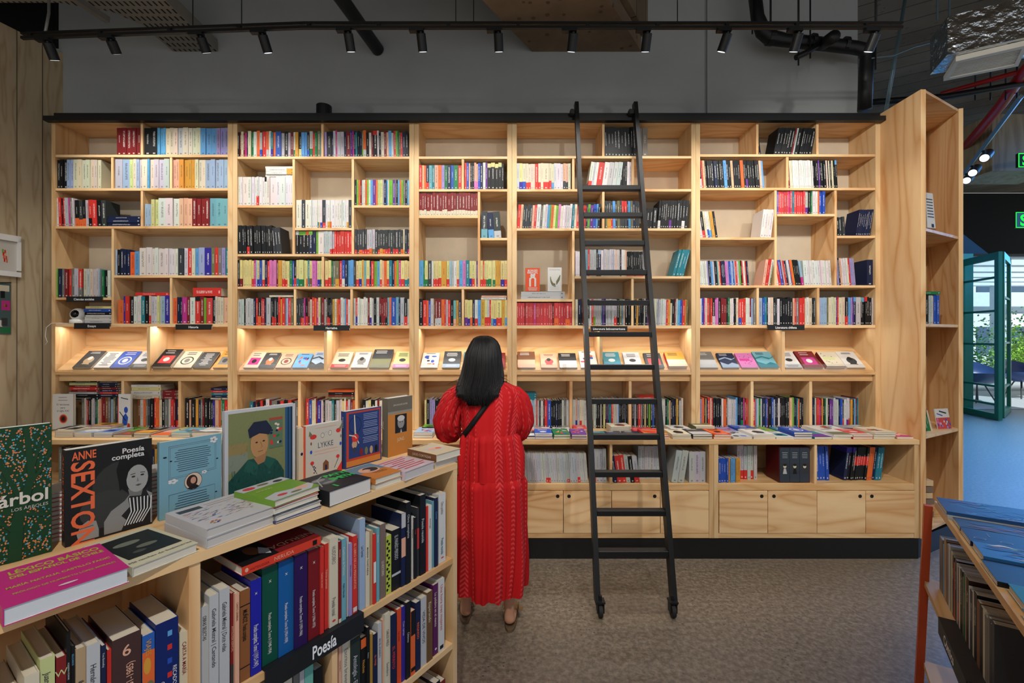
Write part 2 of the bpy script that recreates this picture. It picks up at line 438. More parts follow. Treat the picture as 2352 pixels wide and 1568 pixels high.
TOK = re.compile(r'([A-Za-z])(\d?)((?:\.[A-Za-z])?)((?:\^[A-Za-z])?)((?:~[A-Za-z])?)')
def toks(s):
    out_ = []
    for m in TOK.finditer(s.replace(' ', '')):
        out_.append((m.group(1), int(m.group(2) or 4), m.group(3)[1:], m.group(4)[1:], m.group(5)[1:]))
    return out_
def nxt(place):
    COUNT[place] = COUNT.get(place, 0) + 1
    return COUNT[place]
def row(base, x0, x1, top, s, place, group, lean=0.0, hj=0.004, Y=YU, vis=1.0, band=0.3, dep=None, dy=0.0, hjit=None):
    """upright books between pixels x0 and x1, spine to the front"""
    tk = toks(s); wsum = sum(t[1] * (1 + 0.0) for t in tk)
    W_ = PX(x1, Y) - PX(x0, Y); zb = PZ(base, Y) + 0.0008; ht = PZ(top, Y) - PZ(base, Y)
    x = PX(x0, Y)
    for t in tk:
        adv = W_ * t[1] / wsum; ln = R_(lean); w = adv * math.cos(ln) * 0.97
        h = (ht - w * abs(math.sin(ln))) / math.cos(ln) + random.uniform(-hj, hj * 0.3)
        if t[3] == '': pass
        h = max(h, 0.08); d = (dep or min(0.155, h * 0.67)) * random.uniform(0.95, 1.03)
        yy = Y + 0.006 + dy + random.uniform(0, 0.012)
        ca, sa = math.cos(ln), math.sin(ln)
        z = zb + (w * sa if ln > 0 else 0)
        xo = x + (0 if ln >= 0 else -w * sa * 0)
        Mx = frame((xo, yy, z), (ca, 0, -sa), (0, 1, 0), (sa, 0, ca))
        if ln < 0: Mx = frame((xo, yy, zb), (ca, 0, -sa), (0, 1, 0), (sa, 0, ca))
        col = tuple(v * random.uniform(0.9, 1.08) for v in C(t[0])); bands = []
        if t[2]: b_ = band + random.uniform(-0.04, 0.04); bands.append((0.0, b_, C(t[2])))
        if t[3]: bands.append((0.84, 1.0, C(t[3])))
        if t[4]: bands.append((0.45, 0.72, C(t[4])))
        i = nxt(place)
        reg(Mx, w, d, h, col, bands, place, group, 'spine', t[0], vis, lab=(t[0], i, 'row', place, t))
        x += adv
def stack(x0, x1, ytop, ybase, s, place, group, Y=YU, dep=0.15, vis=1.0, jx=0.004):
    """books lying flat on one another, spine to the front"""
    tk = toks(s); ws = sum(t[1] for t in tk)
    z = PZ(ybase, Y) + 0.0008; H = PZ(ytop, Y) - PZ(ybase, Y)
    a, b = PX(x0, Y), PX(x1, Y)
    for t in tk:
        w = H * t[1] / ws; j = random.uniform(-jx, jx)
        Mx = frame((b + j, Y + 0.012 + random.uniform(0, 0.008), z), (0, 0, 1), (0, 1, 0), (-1, 0, 0))
        bands = [(0.0, 0.25, C(t[2]))] if t[2] else []
        i = nxt(place)
        reg(Mx, w * 0.97, dep, b - a, C(t[0]), bands, place, group, 'spine', t[0], vis, lab=(t[0], i, 'stack', place, t))
        z += w
# ------------------------------------------------------------------ room shell
YW = 3.83                                                  # grey wall behind the bookcases
MW = concrete('grey_wall_paint', (158, 161, 162), (170, 173, 173), rough=0.9)
MC = concrete('board_marked_concrete', (112, 98, 80), (146, 130, 108), board=31, pits=0.25)
MCB = concrete('broken_concrete', (104, 90, 74), (146, 128, 106), pits=0.5)
MBLK = plain('black_powder_coat', (17, 19, 21), 0.45, 0, 0.03)
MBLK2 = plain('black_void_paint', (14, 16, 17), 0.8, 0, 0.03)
LAMP_POS = []
struct('floor', MB().box(-6.5, 16, -6, 16, -0.05, 0), MF)
mb = MB(); mb.box(-4.4, PX(1620, YW) - 0.006, YW, YW + 0.15, 0, 4.6); mb.box(PX(1624, YW) + 0.002, PX(1970, YW), YW, YW + 0.15, 0, 4.6); mb.box(PX(1619, YW), PX(1625, YW), YW + 0.02, YW + 0.15, 0, 4.6)
struct('wall_back', mb, MW)
struct('ceiling', MB().box(-6.5, 12, -3.0, 9.6, 4.6, 4.75), MC)
# timber lined wall on the left, slightly splayed
def leftwall_mat():
    m = bpy.data.materials.new('weathered_pine_planks'); n = nt(m)
    b = pbsdf(n, 0.65, 0, 0.3)
    tc = N(n, 'ShaderNodeTexCoord'); sx = N(n, 'ShaderNodeSeparateXYZ'); L(n, tc.outputs['Object'], sx.inputs[0])
    pl = M_(n, 'MULTIPLY', sx.outputs[1], 6.5)
    idx = M_(n, 'FLOOR', pl); wn = N(n, 'ShaderNodeTexWhiteNoise'); wn.noise_dimensions = '1D'; L(n, idx, wn.inputs['W'])
    cv = N(n, 'ShaderNodeCombineXYZ')
    L(n, M_(n, 'ADD', M_(n, 'MULTIPLY', sx.outputs[1], 5.0), M_(n, 'MULTIPLY', idx, 7.3)), cv.inputs[0]); L(n, M_(n, 'MULTIPLY', sx.outputs[2], 0.7), cv.inputs[1])
    ns = N(n, 'ShaderNodeTexNoise'); ns.inputs['Scale'].default_value = 1.2; ns.inputs['Detail'].default_value = 3; L(n, cv.outputs[0], ns.inputs['Vector'])
    rg = M_(n, 'POWER', M_(n, 'ABSOLUTE', M_(n, 'SUBTRACT', M_(n, 'MULTIPLY', M_(n, 'FRACT', M_(n, 'MULTIPLY', ns.outputs[0], 8.0)), 2.0), 1.0)), 2.0)
    c = mix(n, M_(n, 'ADD', M_(n, 'MULTIPLY', rg, 0.5), M_(n, 'MULTIPLY', wn.outputs[0], 0.5)), lin((196, 180, 150)), lin((158, 132, 98)))
    fr = M_(n, 'FRACT', pl)
    c = mix(n, M_(n, 'MULTIPLY', M_(n, 'LESS_THAN', fr, 0.045), 0.8), c, lin((66, 54, 40)))
    vo = N(n, 'ShaderNodeTexVoronoi'); vo.inputs['Scale'].default_value = 3.0; L(n, cv.outputs[0], vo.inputs['Vector'])
    c = mix(n, M_(n, 'MULTIPLY', M_(n, 'LESS_THAN', vo.outputs['Distance'], 0.09), 0.7), c, lin((84, 60, 40)))
    L(n, c, b.inputs['Base Color']); out(n, b)
    return m
MLW = leftwall_mat()
XL0 = PX(145, YW)
def lwx(y): return XL0 - 0.264 * (YW - y)
mb = MB(); mb.add([(lwx(YW), YW, 0), (lwx(-1), -1, 0), (lwx(-1) - 0.1, -1, 0), (lwx(YW) - 0.1, YW, 0), (lwx(YW), YW, 3.94), (lwx(-1), -1, 3.94), (lwx(-1) - 0.1, -1, 3.94), (lwx(YW) - 0.1, YW, 3.94)],
                  [(0, 1, 5, 4), (1, 2, 6, 5), (2, 3, 7, 6), (3, 0, 4, 7), (4, 5, 6, 7), (0, 3, 2, 1)])
struct('wall_left', mb, MLW)
mb = MB(); mb.add([(lwx(YW) - 0.05, YW - 0.01, 3.94), (lwx(-1) - 0.05, -1, 3.94), (lwx(-1) - 0.05, -1, 4.6), (lwx(YW) - 0.05, YW - 0.01, 4.6)], [(0, 1, 2, 3)])
mb.box(lwx(YW) - 0.05, PX(135, YW), YW - 0.02, YW - 0.002, 3.98, 4.6)
struct('trim_1', mb, MBLK2)

# header beam and far hall at the right
mb = MB().box(2.95, 16, 9.62, 9.9, 3.32, 4.6)
struct('wall_far', mb, MBLK2)

# ------------------------------------------------------------------ tall bookcases
def ring(h): return h
CASES = [
 dict(lab='pine bookcase at the far left beside the timber wall, sign Ensayo on its shelf', o=(118, 534), i=(127, 523),
      H=[(275, 127, 523), (355, 127, 523), (432, 127, 523), (519, 127, 523), (632, 261, 523), (683, 127, 255), (743, 127, 523)],
      V=[(325, 281, 355), (257, 361, 432), (392, 361, 432), (325, 438, 519), (258, 525, 743), (392, 638, 743)], D=[340], Nn=[273, 405], led=749),
 dict(lab='pine bookcase second from left, Narrativa sign below its bottom row', o=(534, 951), i=(545, 940),
      H=[(276, 545, 940), (359, 545, 940), (471, 545, 671), (471, 813, 940), (523, 677, 808), (583, 545, 940), (658, 545, 940), (747, 545, 940)],
      V=[(740, 281, 359), (674, 365, 583), (810, 365, 583), (741, 589, 658), (677, 664, 747), (807, 664, 747)], D=[747], Nn=[683, 815], led=753),
 dict(lab='narrow pine bookcase in the middle, directly above the woman in red', o=(951, 1176), i=(962, 1165),
      H=[(277, 962, 1165), (359, 962, 1165), (434, 962, 1165), (495, 962, 1098), (546, 1103, 1165), (658, 962, 1165), (748, 962, 1165)],
      V=[(1063, 365, 434), (1100, 440, 658), (1063, 664, 748)], D=[], Nn=[1063], led=754),
 dict(lab='wide pine bookcase behind the black ladder', o=(1176, 1598), i=(1187, 1588),
      H=[(277, 1187, 1588), (358, 1187, 1588), (434, 1187, 1588), (524, 1187, 1588), (634, 1320, 1588), (687, 1187, 1316), (747, 1187, 1588)],
      V=[(1386, 283, 358), (1317, 364, 434), (1454, 364, 434), (1386, 440, 524), (1317, 530, 747), (1453, 640, 747)], D=[1381], Nn=[1313, 1450], led=753),
 dict(lab='pine bookcase at the right end, Literatura chilena sign below its bottom row', o=(1598, 2022), i=(1608, 2011),
      H=[(275, 1608, 2011), (354, 1608, 2011), (431, 1608, 2011), (545, 1608, 1779), (491, 1785, 1918), (541, 1923, 2011), (655, 1608, 2011), (746, 1608, 2011)],
      V=[(1740, 281, 354), (1878, 281, 354), (1809, 360, 431), (1782, 437, 655), (1920, 437, 655), (1741, 661, 746), (1880, 661, 746)], D=[1800], Nn=[1733, 1869], led=751),
]
MLED = emit('led_diffuser', (255, 240, 214), 5.0)
MBOUNCE = plain('wall_warm_bounce', (214, 200, 176), 0.7)  # wall tone with warm bounce light put into the colour
TH = 0.018; DEP = 0.282; ZC = 0.835                       # board thickness, depth, counter height
LEDY0, LEDZ1 = 1.298, 1.21
for cs in CASES:
    (o0, o1), (i0, i1) = cs['o'], cs['i']
    X0, X1, x0, x1 = PX(o0), PX(o1), PX(i0), PX(i1)
    t = thing('bookcase', ((X0 + X1) / 2, YU, ZC), cs['lab'], 'bookcase', 'pine bookcases along the grey wall')
    zt = PZ(cs['H'][0][0])
    for a, b in ((X0 + 0.001, x0), (x1, X1 - 0.001)):
        MB().box(a, b, YU, YU + DEP, ZC + 0.001, zt + 0.004).build('side_panel', WE, t)
    for k, (py, a, b) in enumerate(cs['H']):
        z = PZ(py); e = 0.0006
        MB().box(PX(a) + e, PX(b) - e, YU + 0.002, YU + DEP, z - TH - (0.004 if py > 740 else 0), z).build('shelf' if k else 'top_panel', WX, t)
    for px, ya, yb in cs['V']:
        MB().box(PX(px) - TH / 2, PX(px) + TH / 2, YU + 0.003, YU + DEP, PZ(yb) + 0.0006, PZ(ya) + (-0.0006)).build('divider', WZ, t)
    zl = PZ(cs['led'])
    # back of the display bay and of the bottom bay
    MB().box(x0, x1, YU + 0.256, YU + 0.272, ZC + 0.001, zl).build('back_panel', WX, t)
    MB().box(x0, x1, 3.8125, 3.8165, zl + .02, zt - .02).build('bounce_sheet', MBOUNCE, t)  # added sheet over the wall, coloured as if lit by warm bounce
    for px in cs['D']:
        MB().box(PX(px) - 0.012, PX(px) + 0.012, YU + 0.005, YU + 0.255, LEDY0 - 0.02, zl).build('divider', WZ, t)
    for px in cs['Nn']:
        MB().box(PX(px) - 0.011, PX(px) + 0.011, YU + 0.035, YU + 0.255, ZC + 0.001, LEDZ1).build('divider', WZ, t)
    ml = MB().add([(x, y, z) for x in (x0 + .0005, x1 - .0005) for y, z in ((YU + 0.002, 1.262), (YU + 0.002, 1.284), (YU + 0.012, 1.284), (YU + 0.016, 1.298), (YU + 0.255, 1.478), (YU + 0.255, 1.462), (YU + 0.03, 1.28), (YU + 0.03, 1.262))],
                  [tuple(range(7, -1, -1)), tuple(range(8, 16))] + [(i, (i + 1) % 8, 8 + (i + 1) % 8, 8 + i) for i in range(8)])
    ml.box(x0 + .0005, x1 - .0005, YU + 0.03, YU + 0.255, LEDZ1, LEDZ1 + 0.05)
    ml.build('display_ledge', WEX, t)
    ch = MB().box(x0, x1, YU + 0.004, YU + 0.03, zl - 0.002, zl + 0.012).build('light_channel', MBLK, t)
    ls = MB().box(x0 + 0.01, x1 - 0.01, YU + 0.03, YU + 0.04, zl + 0.0, zl + 0.009).build('light_strip', MLED, ch, origin=(0, 0, 0))
    ls.location = -Vector(t.location)
    lamp('display_light', 'AREA', ((x0 + x1) / 2, YU + 0.06, zl - 0.004), (R_(-12), 0, 0), energy=LED_W * (x1 - x0), shape='RECTANGLE', size=x1 - x0 - 0.04, size_y=0.02, color=(1.0, 0.95, 0.87))

# ------------------------------------------------------------------ worktop, base cabinets, rail
XR = PX(2112, YB); XLc = lwx(YB) + 0.06
mb = MB(); mb.box(-3.52, XR, YB, YU + 0.25, 0.803, 0.834)
tag(mb.build('worktop', WEX, origin=(0, YB, 0.8)), 'long pine worktop running under all the bookcases, covered with books lying flat', 'worktop')
def zb(y): return PZ(y, YB)
MHOLE = plain('dark_hole', (16, 14, 12), 0.9)
def cabinet(px0, px1, div, doors, holes, lab, sh=1112):
    X0, X1 = PX(px0, YB), PX(px1, YB)
    t = thing('base_cabinet', ((X0 + X1) / 2, YB, 0.0), lab, 'cabinet', 'pine base cabinets under the worktop')
    for a, b in ((X0 + 0.001, X0 + 0.032), (X1 - 0.032, X1 - 0.001)):
        MB().box(a, b, YB + 0.004, YU + 0.2, zb(1236), 0.802).build('side_panel', WE, t)
    xa, xb = X0 + 0.033, X1 - 0.033
    MB().box(xa, xb, YB + 0.006, YU + 0.2, zb(1126), zb(sh)).build('shelf', WEX, t)
    MB().box(xa, xb, YB + 0.40, YB + 0.412, zb(sh) + 0.0005, 0.802).build('back_panel', WX, t)
    MB().box(xa, xb, YB + 0.006, YB + 0.03, zb(1236), zb(1225)).build('bottom_rail', WEX, t)
    for d in div: MB().box(PX(d, YB) - 0.009, PX(d, YB) + 0.009, YB + 0.006, YB + 0.398, zb(sh) + 0.0005, 0.802).build('divider', WZ, t)
    MB().box(X0, X1, YB + 0.01, YU + 0.1, 0.0, zb(1237)).build('plinth', MBLK, t)
    for k, (a, b) in enumerate(doors):
        dr = MB().box(PX(a, YB) + 0.0022, PX(b, YB) - 0.0022, YB + 0.002, YB + 0.02, zb(1224), zb(1127.5)).build('door', WX, t)
        if holes[k]:
            cx_ = PX(holes[k], YB); cz = zb(1139.5)
            hm = MB().tube([(cx_, YB + 0.0028, cz), (cx_, YB + 0.0012, cz)], 0.0125, 20)
            h = hm.build('finger_hole', MHOLE, dr, origin=(0, 0, 0)); h.location = -Vector(t.location)
cabinet(1640, 2112, [1875], [(1652, 1764), (1764, 1877), (1877, 1989), (1989, 2102)], [1750, 1778, 1976, 2003], 'pine base cabinet at the right end with four doors, boxed books on its open shelf')
cabinet(1173, 1640, [1404], [(1184, 1294), (1294, 1405), (1405, 1517), (1517, 1629)], [1281, 1307, 1504, 0], 'pine base cabinet behind the foot of the black ladder')
cabinet(706, 1173, [940], [(717, 828), (828, 940), (940, 1051), (1051, 1162)], [0] * 4, 'pine base cabinet behind the woman in red and the front book island')
cabinet(239, 706, [472], [(250, 361), (361, 472), (472, 584), (584, 695)], [0] * 4, 'pine base cabinet behind the standing books with a light blue cover')
cabinet(18, 239, [], [], [], 'narrow pine base cabinet at the far left, dark opening seen past the green book')

# angled end case closing the row at the right
t = thing('end_bookcase', (3.1, 3.5, 0), 'tall pine end bookcase turned towards the doorway, few books on open shelves', 'bookcase')
ZT = PZ(205, 3.18)
XA = PX(2115, 3.18)
MB().box(XA, XA + 0.035, YB, YU + 0.28, 0.145, ZT).build('side_panel', WZ, t)
mb = MB()
pr = [(3.39, 3.45), (3.415, 3.44), (3.52, 3.81), (3.48, 3.81)]
mb.prism(pr, 0.145, ZT).build('side_panel', WZ, t)
foot = [(XA + 0.036, 3.185), (3.388, 3.452), (3.478, 3.80), (XA + 0.036, 3.80)]
for k, z in enumerate((ZT, PZ(523, 3.18), PZ(743, 3.18), PZ(1000, 3.2), PZ(1215, 3.2))):
    MB().prism(foot, z - 0.02, z - (0.001 if k == 0 else 0)).build('shelf', WX, t)
MB().prism([(XA + 0.001, 3.2), (3.40, 3.47), (3.49, 3.80), (XA + 0.001, 3.80)], 0, 0.144).build('plinth', MBLK, t)
MB().prism([(XA, 3.812), (3.52, 3.812), (3.52, 3.826), (XA, 3.826)], 0.145, ZT).build('back_panel', WZ, t)

# black ladder rail with a pipe stub behind it
t = thing('ladder_rail', (0, YU - 0.03, PZ(268)), 'long black steel rail along the top of the bookcases', 'rail')
MB().box(PX(118, 3.5), PX(2026, 3.5), YU - 0.012, YU + 0.004, PZ(272), PZ(261)).build('backing_bar', MBLK, t)
MB().box(PX(106, 3.5), PX(2030, 3.5), YU - 0.055, YU - 0.043, PZ(275, 3.48), PZ(266, 3.48)).box(PX(106, 3.5), PX(2030, 3.5), YU - 0.055, YU - 0.013, PZ(275, 3.48) - 0.006, PZ(275, 3.48)).build('runner', MBLK, t)
tag(MB().tube([(PX(742, 3.68), 3.70, PZ(276) + 0.004), (PX(742, 3.68), 3.70, 3.43)], 0.06, 24).build('pipe_stub', MBLK, origin=(PX(742, 3.68), 3.70, 3.3), smooth=False), 'short black pipe stub standing behind the ladder rail', 'pipe')

# ------------------------------------------------------------------ shelf signs
MSIGN = plain('black_sign_plate', (22, 25, 28), 0.5)
MTXT = plain('white_lettering', (232, 234, 234), 0.5, noise=0.0)
def sign(x0, x1, y0, y1, s, lab):
    Y = YU - 0.012
    t = thing('shelf_sign', (PX((x0 + x1) / 2, Y), Y, PZ(y1, Y)), lab, 'sign', 'black section signs on the shelf edges')
    MB().box(PX(x0, Y), PX(x1, Y), Y, Y + 0.004, PZ(y1, Y), PZ(y0, Y)).box(PX(x0, Y), PX(x1, Y), Y, YU + 0.001, PZ(y0, Y), PZ(y0, Y) + 0.0015).build('plate', MSIGN, t)
    vs, fs, tw = text_mesh(s, 0.02)
    sz = 0.0235; wd = tw * sz; mx = (x1 - x0) / F * Y * 0.94
    sx = sz * min(1, mx / wd); cx_ = PX((x0 + x1) / 2, Y) - tw * sx / 2; cz = (PZ(y0, Y) + PZ(y1, Y)) / 2 - sz * 0.34
    MB().add([(cx_ + a * sx, Y - 0.0006, cz + b * sz) for a, b in vs], fs).build('lettering', MTXT, t)
sign(152, 234, 681, 693, 'Ciencias sociales', 'black shelf sign reading Ciencias sociales')
sign(170, 252, 742, 755, 'Ensayo', 'black shelf sign reading Ensayo')
sign(403, 486, 745, 757, 'Historia', 'black shelf sign reading Historia')
sign(720, 803, 747, 759, 'Narrativa', 'black shelf sign reading Narrativa')
sign(1357, 1441, 749, 761, 'Literatura latinoamericana', 'black shelf sign reading Literatura latinoamericana')
sign(1763, 1848, 746, 758, 'Literatura chilena', 'black shelf sign reading Literatura chilena')

# ------------------------------------------------------------------ rows of books
def g(case, r): return f'books in the {r} of the {case} bookcase'
A, B_, CC, D_, E_ = 'leftmost', 'second', 'middle', 'ladder', 'rightmost'
def rw(case, r, part, base, x0, x1, top, s, **k):
    row(base, x0, x1, top, s, f'{part} of {r}, {case} bookcase' if part else f'{r}, {case} bookcase', g(case, r), **k)
def st(case, r, part, x0, x1, yt, yb_, s, **k):
    stack(x0, x1, yt, yb_, s, f'flat stack in {part} of {r}, {case} bookcase', g(case, r), **k)
r1, r2, r3, r4, r5, rn, rc = 'top row', 'second row', 'third row', 'fourth row', 'bottom row', 'row above worktop', 'cabinet row'
rw(A, r1, 'left bay', 355, 265, 322, 292, 'RRRRR', hj=0.001)
rw(A, r1, 'right bay', 355, 329, 523, 292, 'k5k5B2B2B2c3c3c3i4c4c3c3c3B4B4B4l3l3l3')
rw(A, r2, 'left bay', 432, 127, 228, 365, 'k3k3k4s3s3c4c4c4c4c4c3c3')
rw(A, r2, 'middle bay', 432, 262, 387, 364, 'i7s7q3c3s3i3c5B2c4i5i5i5')
rw(A, r2, 'right bay', 432, 395, 523, 365, 'P3P3Y4Y4Y3Y3c3c3c3s5s4s4s4s4')
rw(A, r3, 'left bay', 519, 127, 168, 453, 'w3r3k2r3i4m2g3w2', lean=-2)
rw(A, r3, 'left bay', 519, 170, 242, 458, 'k4.od4.ok3.oi4r4.kr5k5d5', lean=-2)
rw(A, r3, 'right bay', 519, 329, 344, 467, 's4s4')
rw(A, r3, 'right bay', 519, 345, 361, 456, 'q4q4')
rw(A, r3, 'right bay', 519, 361, 523, 454, 'w7w7w6P4P4P4R4R4R4R4T6T6T6')
st(A, r3, 'left bay', 244, 320, 495, 518, 'n4n4n4')
rw(A, r4, 'left bay', 683, 127, 226, 616, 'G2n5g3R5r3g5i5r5.gk2c4i4c3i4i3s2')
rw(A, r4, 'left bay', 683, 228, 252, 620, 'v2e3k5w4')
rw(A, r4, 'right bay', 632, 263, 296, 570, 's2k3n4n4n4', hj=0.01)
rw(A, r4, 'right bay', 632, 296, 318, 577, 'o5B4')
rw(A, r4, 'right bay', 632, 318, 420, 568, 'w6w5w3w3w6w3w3w3w3d5', hj=0.012)
rw(A, r4, 'right bay', 632, 420, 523, 568, 'w3r4c3B3s5j6v3r3g3l3t3', hj=0.008)
rw(A, r5, 'left bay', 743, 267, 282, 688, 'o6')
rw(A, r5, 'left bay', 743, 282, 388, 679, 'j2r5k5w4w3w3t5k5c2.ri5w3y3w2s5j6', hj=0.006)
st(A, r5, 'left bay', 308, 386, 671, 678.6, 'r4')
rw(A, r5, 'right bay', 743, 395, 523, 681, 'o4n3n2m5R3w5r5^kR4G2x6k3c2c3c3P5', hj=0.01)
st(A, r5, 'right bay', 440, 505, 660, 679.6, 'r4', dep=0.17)
stack(191, 254, 703, 742, 'i4w4w2k4b4y3', 'flat stack beside the white camera, leftmost bookcase', g(A, r5), jx=0.01)
# second
rw(B_, r1, 'left bay', 359, 543, 738, 300, 'k3R2c3R2m2n2c4e3w4o4i3.br5o3.iw3t3.jo3b7i4k5i3R4w2.eY4k4.yB4B3k3.bi4.er3e3v4t2', hj=0.016)
rw(B_, r1, 'right bay', 359, 745, 938, 299, 'l3k6n3i3m2i4i5n3R6j2m2n3t2k3n3v2.Go4.ik4w3R2k6^rw2k3c4R3P3B4i3r3G2e2v2r3n4k4', hj=0.016, lean=-1)
rw(B_, r2, 'left bay', 471, 545, 671, 405, 'w3w3w7w5w4w3w3.rw4w4w3^kw4w8w6w7w4w3w3', hj=0.003)
st(B_, r2, 'left bay', 607, 671, 380, 404, 'w3w4.Yw4.Yw3', jx=0.006)
rw(B_, r3, 'left bay', 583, 545, 625, 517, 'k7k3k3k5.rk5k5k3k4k4k3k3k4k3', lean=-1.5)
rw(B_, r3, 'left bay', 583, 626, 646, 520, 'd3d3d4', lean=-5)
rw(B_, r2, 'middle bay', 523, 678, 807, 458, 'w7w2d5w7w3w3w3w3w2.tw2.Yw3.bd5.rw3w4.Yw2.ow5w4w3w4w4w3w3.Yd5', hj=0.001, band=0.2)
rw(B_, r3, 'middle bay', 583, 678, 807, 530, 'k4^ik5^Gk5^Gk5^on5^Gn5G3w8i3i3i3i3.ri3.rr3r3r3r6r3r4r3', hj=0.002, band=0.22)
rw(B_, r2, 'right bay', 471, 814, 940, 412, 'k3G3o3R3i3c3o3G3c3B4u5o3q3q3q3i2n4B3c2G6u4g2k3B3o3G3g3k4B4', hj=0.0005)
rw(B_, r3, 'right bay', 583, 814, 940, 526, 'd3.rd3d5.od3.rd3.ri4.ri4.oi4.vd4d3.rd4.Yd4.od4.rd3.rd4d3.rd5.rd3d4.oc2.Yd4d3.m', band=0.2, hj=0.006)
rw(B_, r4, 'left bay', 658, 545, 738, 597, 'k3y4.Ry4y3y3y4y3.rm3s2y4.jb4c4.rn4r3p4p3p4R3Y3Y3y4.ry4.ry3e4b3k4.ry4.ty7.ey3y3.ot3y4.hp6p2y4.jy3.e', hj=0.007)
rw(B_, r4, 'right bay', 658, 746, 940, 597, 'y4.ry4.re2g4v5.Yr4b4.wn4B4B4d3y4.ry4.jY3T3y5.rn2r4G4B4y3.rP3o4y3.rt4n3o3G3m3y5.ry4.ty3.t', hj=0.007)
rw(B_, r5, 'left bay', 747, 545, 673, 683, 'i5i4k2i3i5i5n3r3k5.oR2r4n2i7k3k3.rd3.rk3r3Y3r5B2i2m2r3v4', hj=0.014)
st(B_, r5, 'left bay', 617, 672, 677.5, 682, 'c4')
rw(B_, r5, 'middle bay', 747, 679, 803, 684, 'd4d3d3.rd3.om2k4.rR4c3r4o3m3y4.cd2R4i2g3k3.rk2.rk2d2Y3w4o3r3w4i3B2r3w4', hj=0.014)
rw(B_, r5, 'right bay', 747, 811, 940, 683, 'i3r3.jw3w3w3w3w3R3w3.ji3k4i4R3.kR3R3R3.kT3o3b7T4n2i6k5.ri3', hj=0.012)
# middle
rw(CC, r2, 'left bay', 434, 962, 1060, 378, 'r4P3o3n4.rT4t4P5o5l4e4n5b4e6r5', hj=0.002)
rw(CC, r2, 'right bay', 434, 1067, 1157, 372, 'r3b3P2k3k3P3.pP3.pb3n4w4u3k5^yk6^yk5^yk5^qk3', hj=0.01)
rw(CC, r3, 'left bay', 495, 962, 1097, 442, 'R4.cR3.cR3.cR5.cR4.cR4.cR5.cR4.cR3.cR4.cR5.cR4.cR3.cR4.cR4.cR5.cR3.cR4.cR4.cR3.cR3.c', hj=0.001, band=0.24)
rw(CC, r3, 'right bay', 546, 1105, 1120, 484, 'd6.T')
rw(CC, r3, 'right bay', 546, 1122, 1152, 485, 'n5.Bd6.i', lean=-4)
rw(CC, r4, 'left bay', 658, 962, 1097, 598, 'B6e2y4.ed5w2y4.ry3.ry4.rY7y4.rs3i3w4y3.rB5p4t5y3.jy4.ry2u2', hj=0.005)
rw(CC, r4, 'right bay', 658, 1103, 1165, 598, 'y4.rr2y3.ry3.ey5.ey2y4.eY4Y4y6.jy4.r', hj=0.004)
rw(CC, r5, 'left bay', 748, 962, 1059, 686, 'k6r6o3b3i5h2R4.iR6.io5r2i3r4k5T4.PY4n4.v', hj=0.015)
rw(CC, r5, 'right bay', 748, 1067, 1165, 688, 'y4.uy3.jy3.on3w4.rB4Y5y3.ri3.rr2y3.Ty4.by7.rY4y3.B', hj=0.004)
st(CC, r5, 'right bay', 1105, 1163, 678.5, 687.5, 'w4P3')
# ladder
rw(D_, r1, 'right bay', 358, 1390, 1462, 290, 'k4k4k4k4k4k4k4k4k3k3', lean=-2, hj=0.003)
rw(D_, r1, 'right bay', 358, 1467, 1488, 293, 'g4g5')
rw(D_, r2, 'left bay', 434, 1187, 1311, 374, 'i3y4.jc4.bc3.rc3.rc3c2r4c3.rc3c7.rc3.rc3.Bw3w5w3P3.dP3.dc3', hj=0.004)
rw(D_, r2, 'middle bay', 434, 1350, 1424, 370, 'w4.ri3w3r7w6i6i5i5', lean=8, hj=0.002)
rw(D_, r2, 'middle bay', 434, 1425, 1452, 370, 'k4k3k3w3i4', lean=1)
rw(D_, r3, 'left bay', 524, 1187, 1312, 468, 'r4P3d3d3d3d3P3r3w5g3w3w3B3G2o3y3G3p3w3w3w3w3w3', lean=4, hj=0.012)
rw(D_, r3, 'left bay', 524, 1313, 1378, 468, 't3c3r3P2n3r4n2G3u4b4B2k3', lean=3, hj=0.01)
rw(D_, r3, 'right bay', 524, 1391, 1470, 460, 'd3.vd3.Yd3.Yd3.rB4d3v4d3r4.dr4.dn2B4v3n4d3d3', lean=-1, band=0.5)
rw(D_, r3, 'right bay', 524, 1484, 1508, 476, 'k4k3k4', lean=4)
rw(D_, r3, 'right bay', 524, 1512, 1580, 459, 'k4.wk3k4k3k4k4.uk4k4k5k4k5.wk5', lean=4, hj=0.002)
rw(D_, r4, 'right bay', 634, 1322, 1332, 576, 'w3w3w3')
rw(D_, r4, 'right bay', 634, 1340, 1440, 572, 'i4T3x3i3i3i4k3n5^sw4i3i3i3i3i3i3P2i3i2k2w3w3P2', hj=0.006)
rw(D_, r4, 'right bay', 634, 1441, 1482, 577, 'k3.rk3.rk3.rk2.rk3k3.rk3.rk3.rk3.ri2', hj=0.002, lean=-2, band=0.12)
rw(D_, r4, 'right bay', 634, 1546, 1572, 572, 't5t5t5t3', lean=15, hj=0.001)
rw(D_, r5, 'left bay', 747, 1187, 1314, 695, 'x3x3x3x3R2x4x3x3x3m3x2x3x2x5x5x3x3x3R3x7.ox3x5x3x7.ox3', hj=0.001)
rw(D_, r5, 'middle bay', 747, 1322, 1448, 686, 'c4n5.kk3R2t4k4.iw3r3i3.Gi3i3i3t2u2n3i3i3i3i3i5.rk4v4B2P2k5k3', hj=0.006)
rw(D_, r5, 'right bay', 747, 1458, 1580, 686, 'k3Y3k4k3k3i2k4u3i2r3.bi4c3i4i4w3w3w4r3Y4c3^kk5R2i3B4b4r5Y2v2', hj=0.012, lean=1.5)
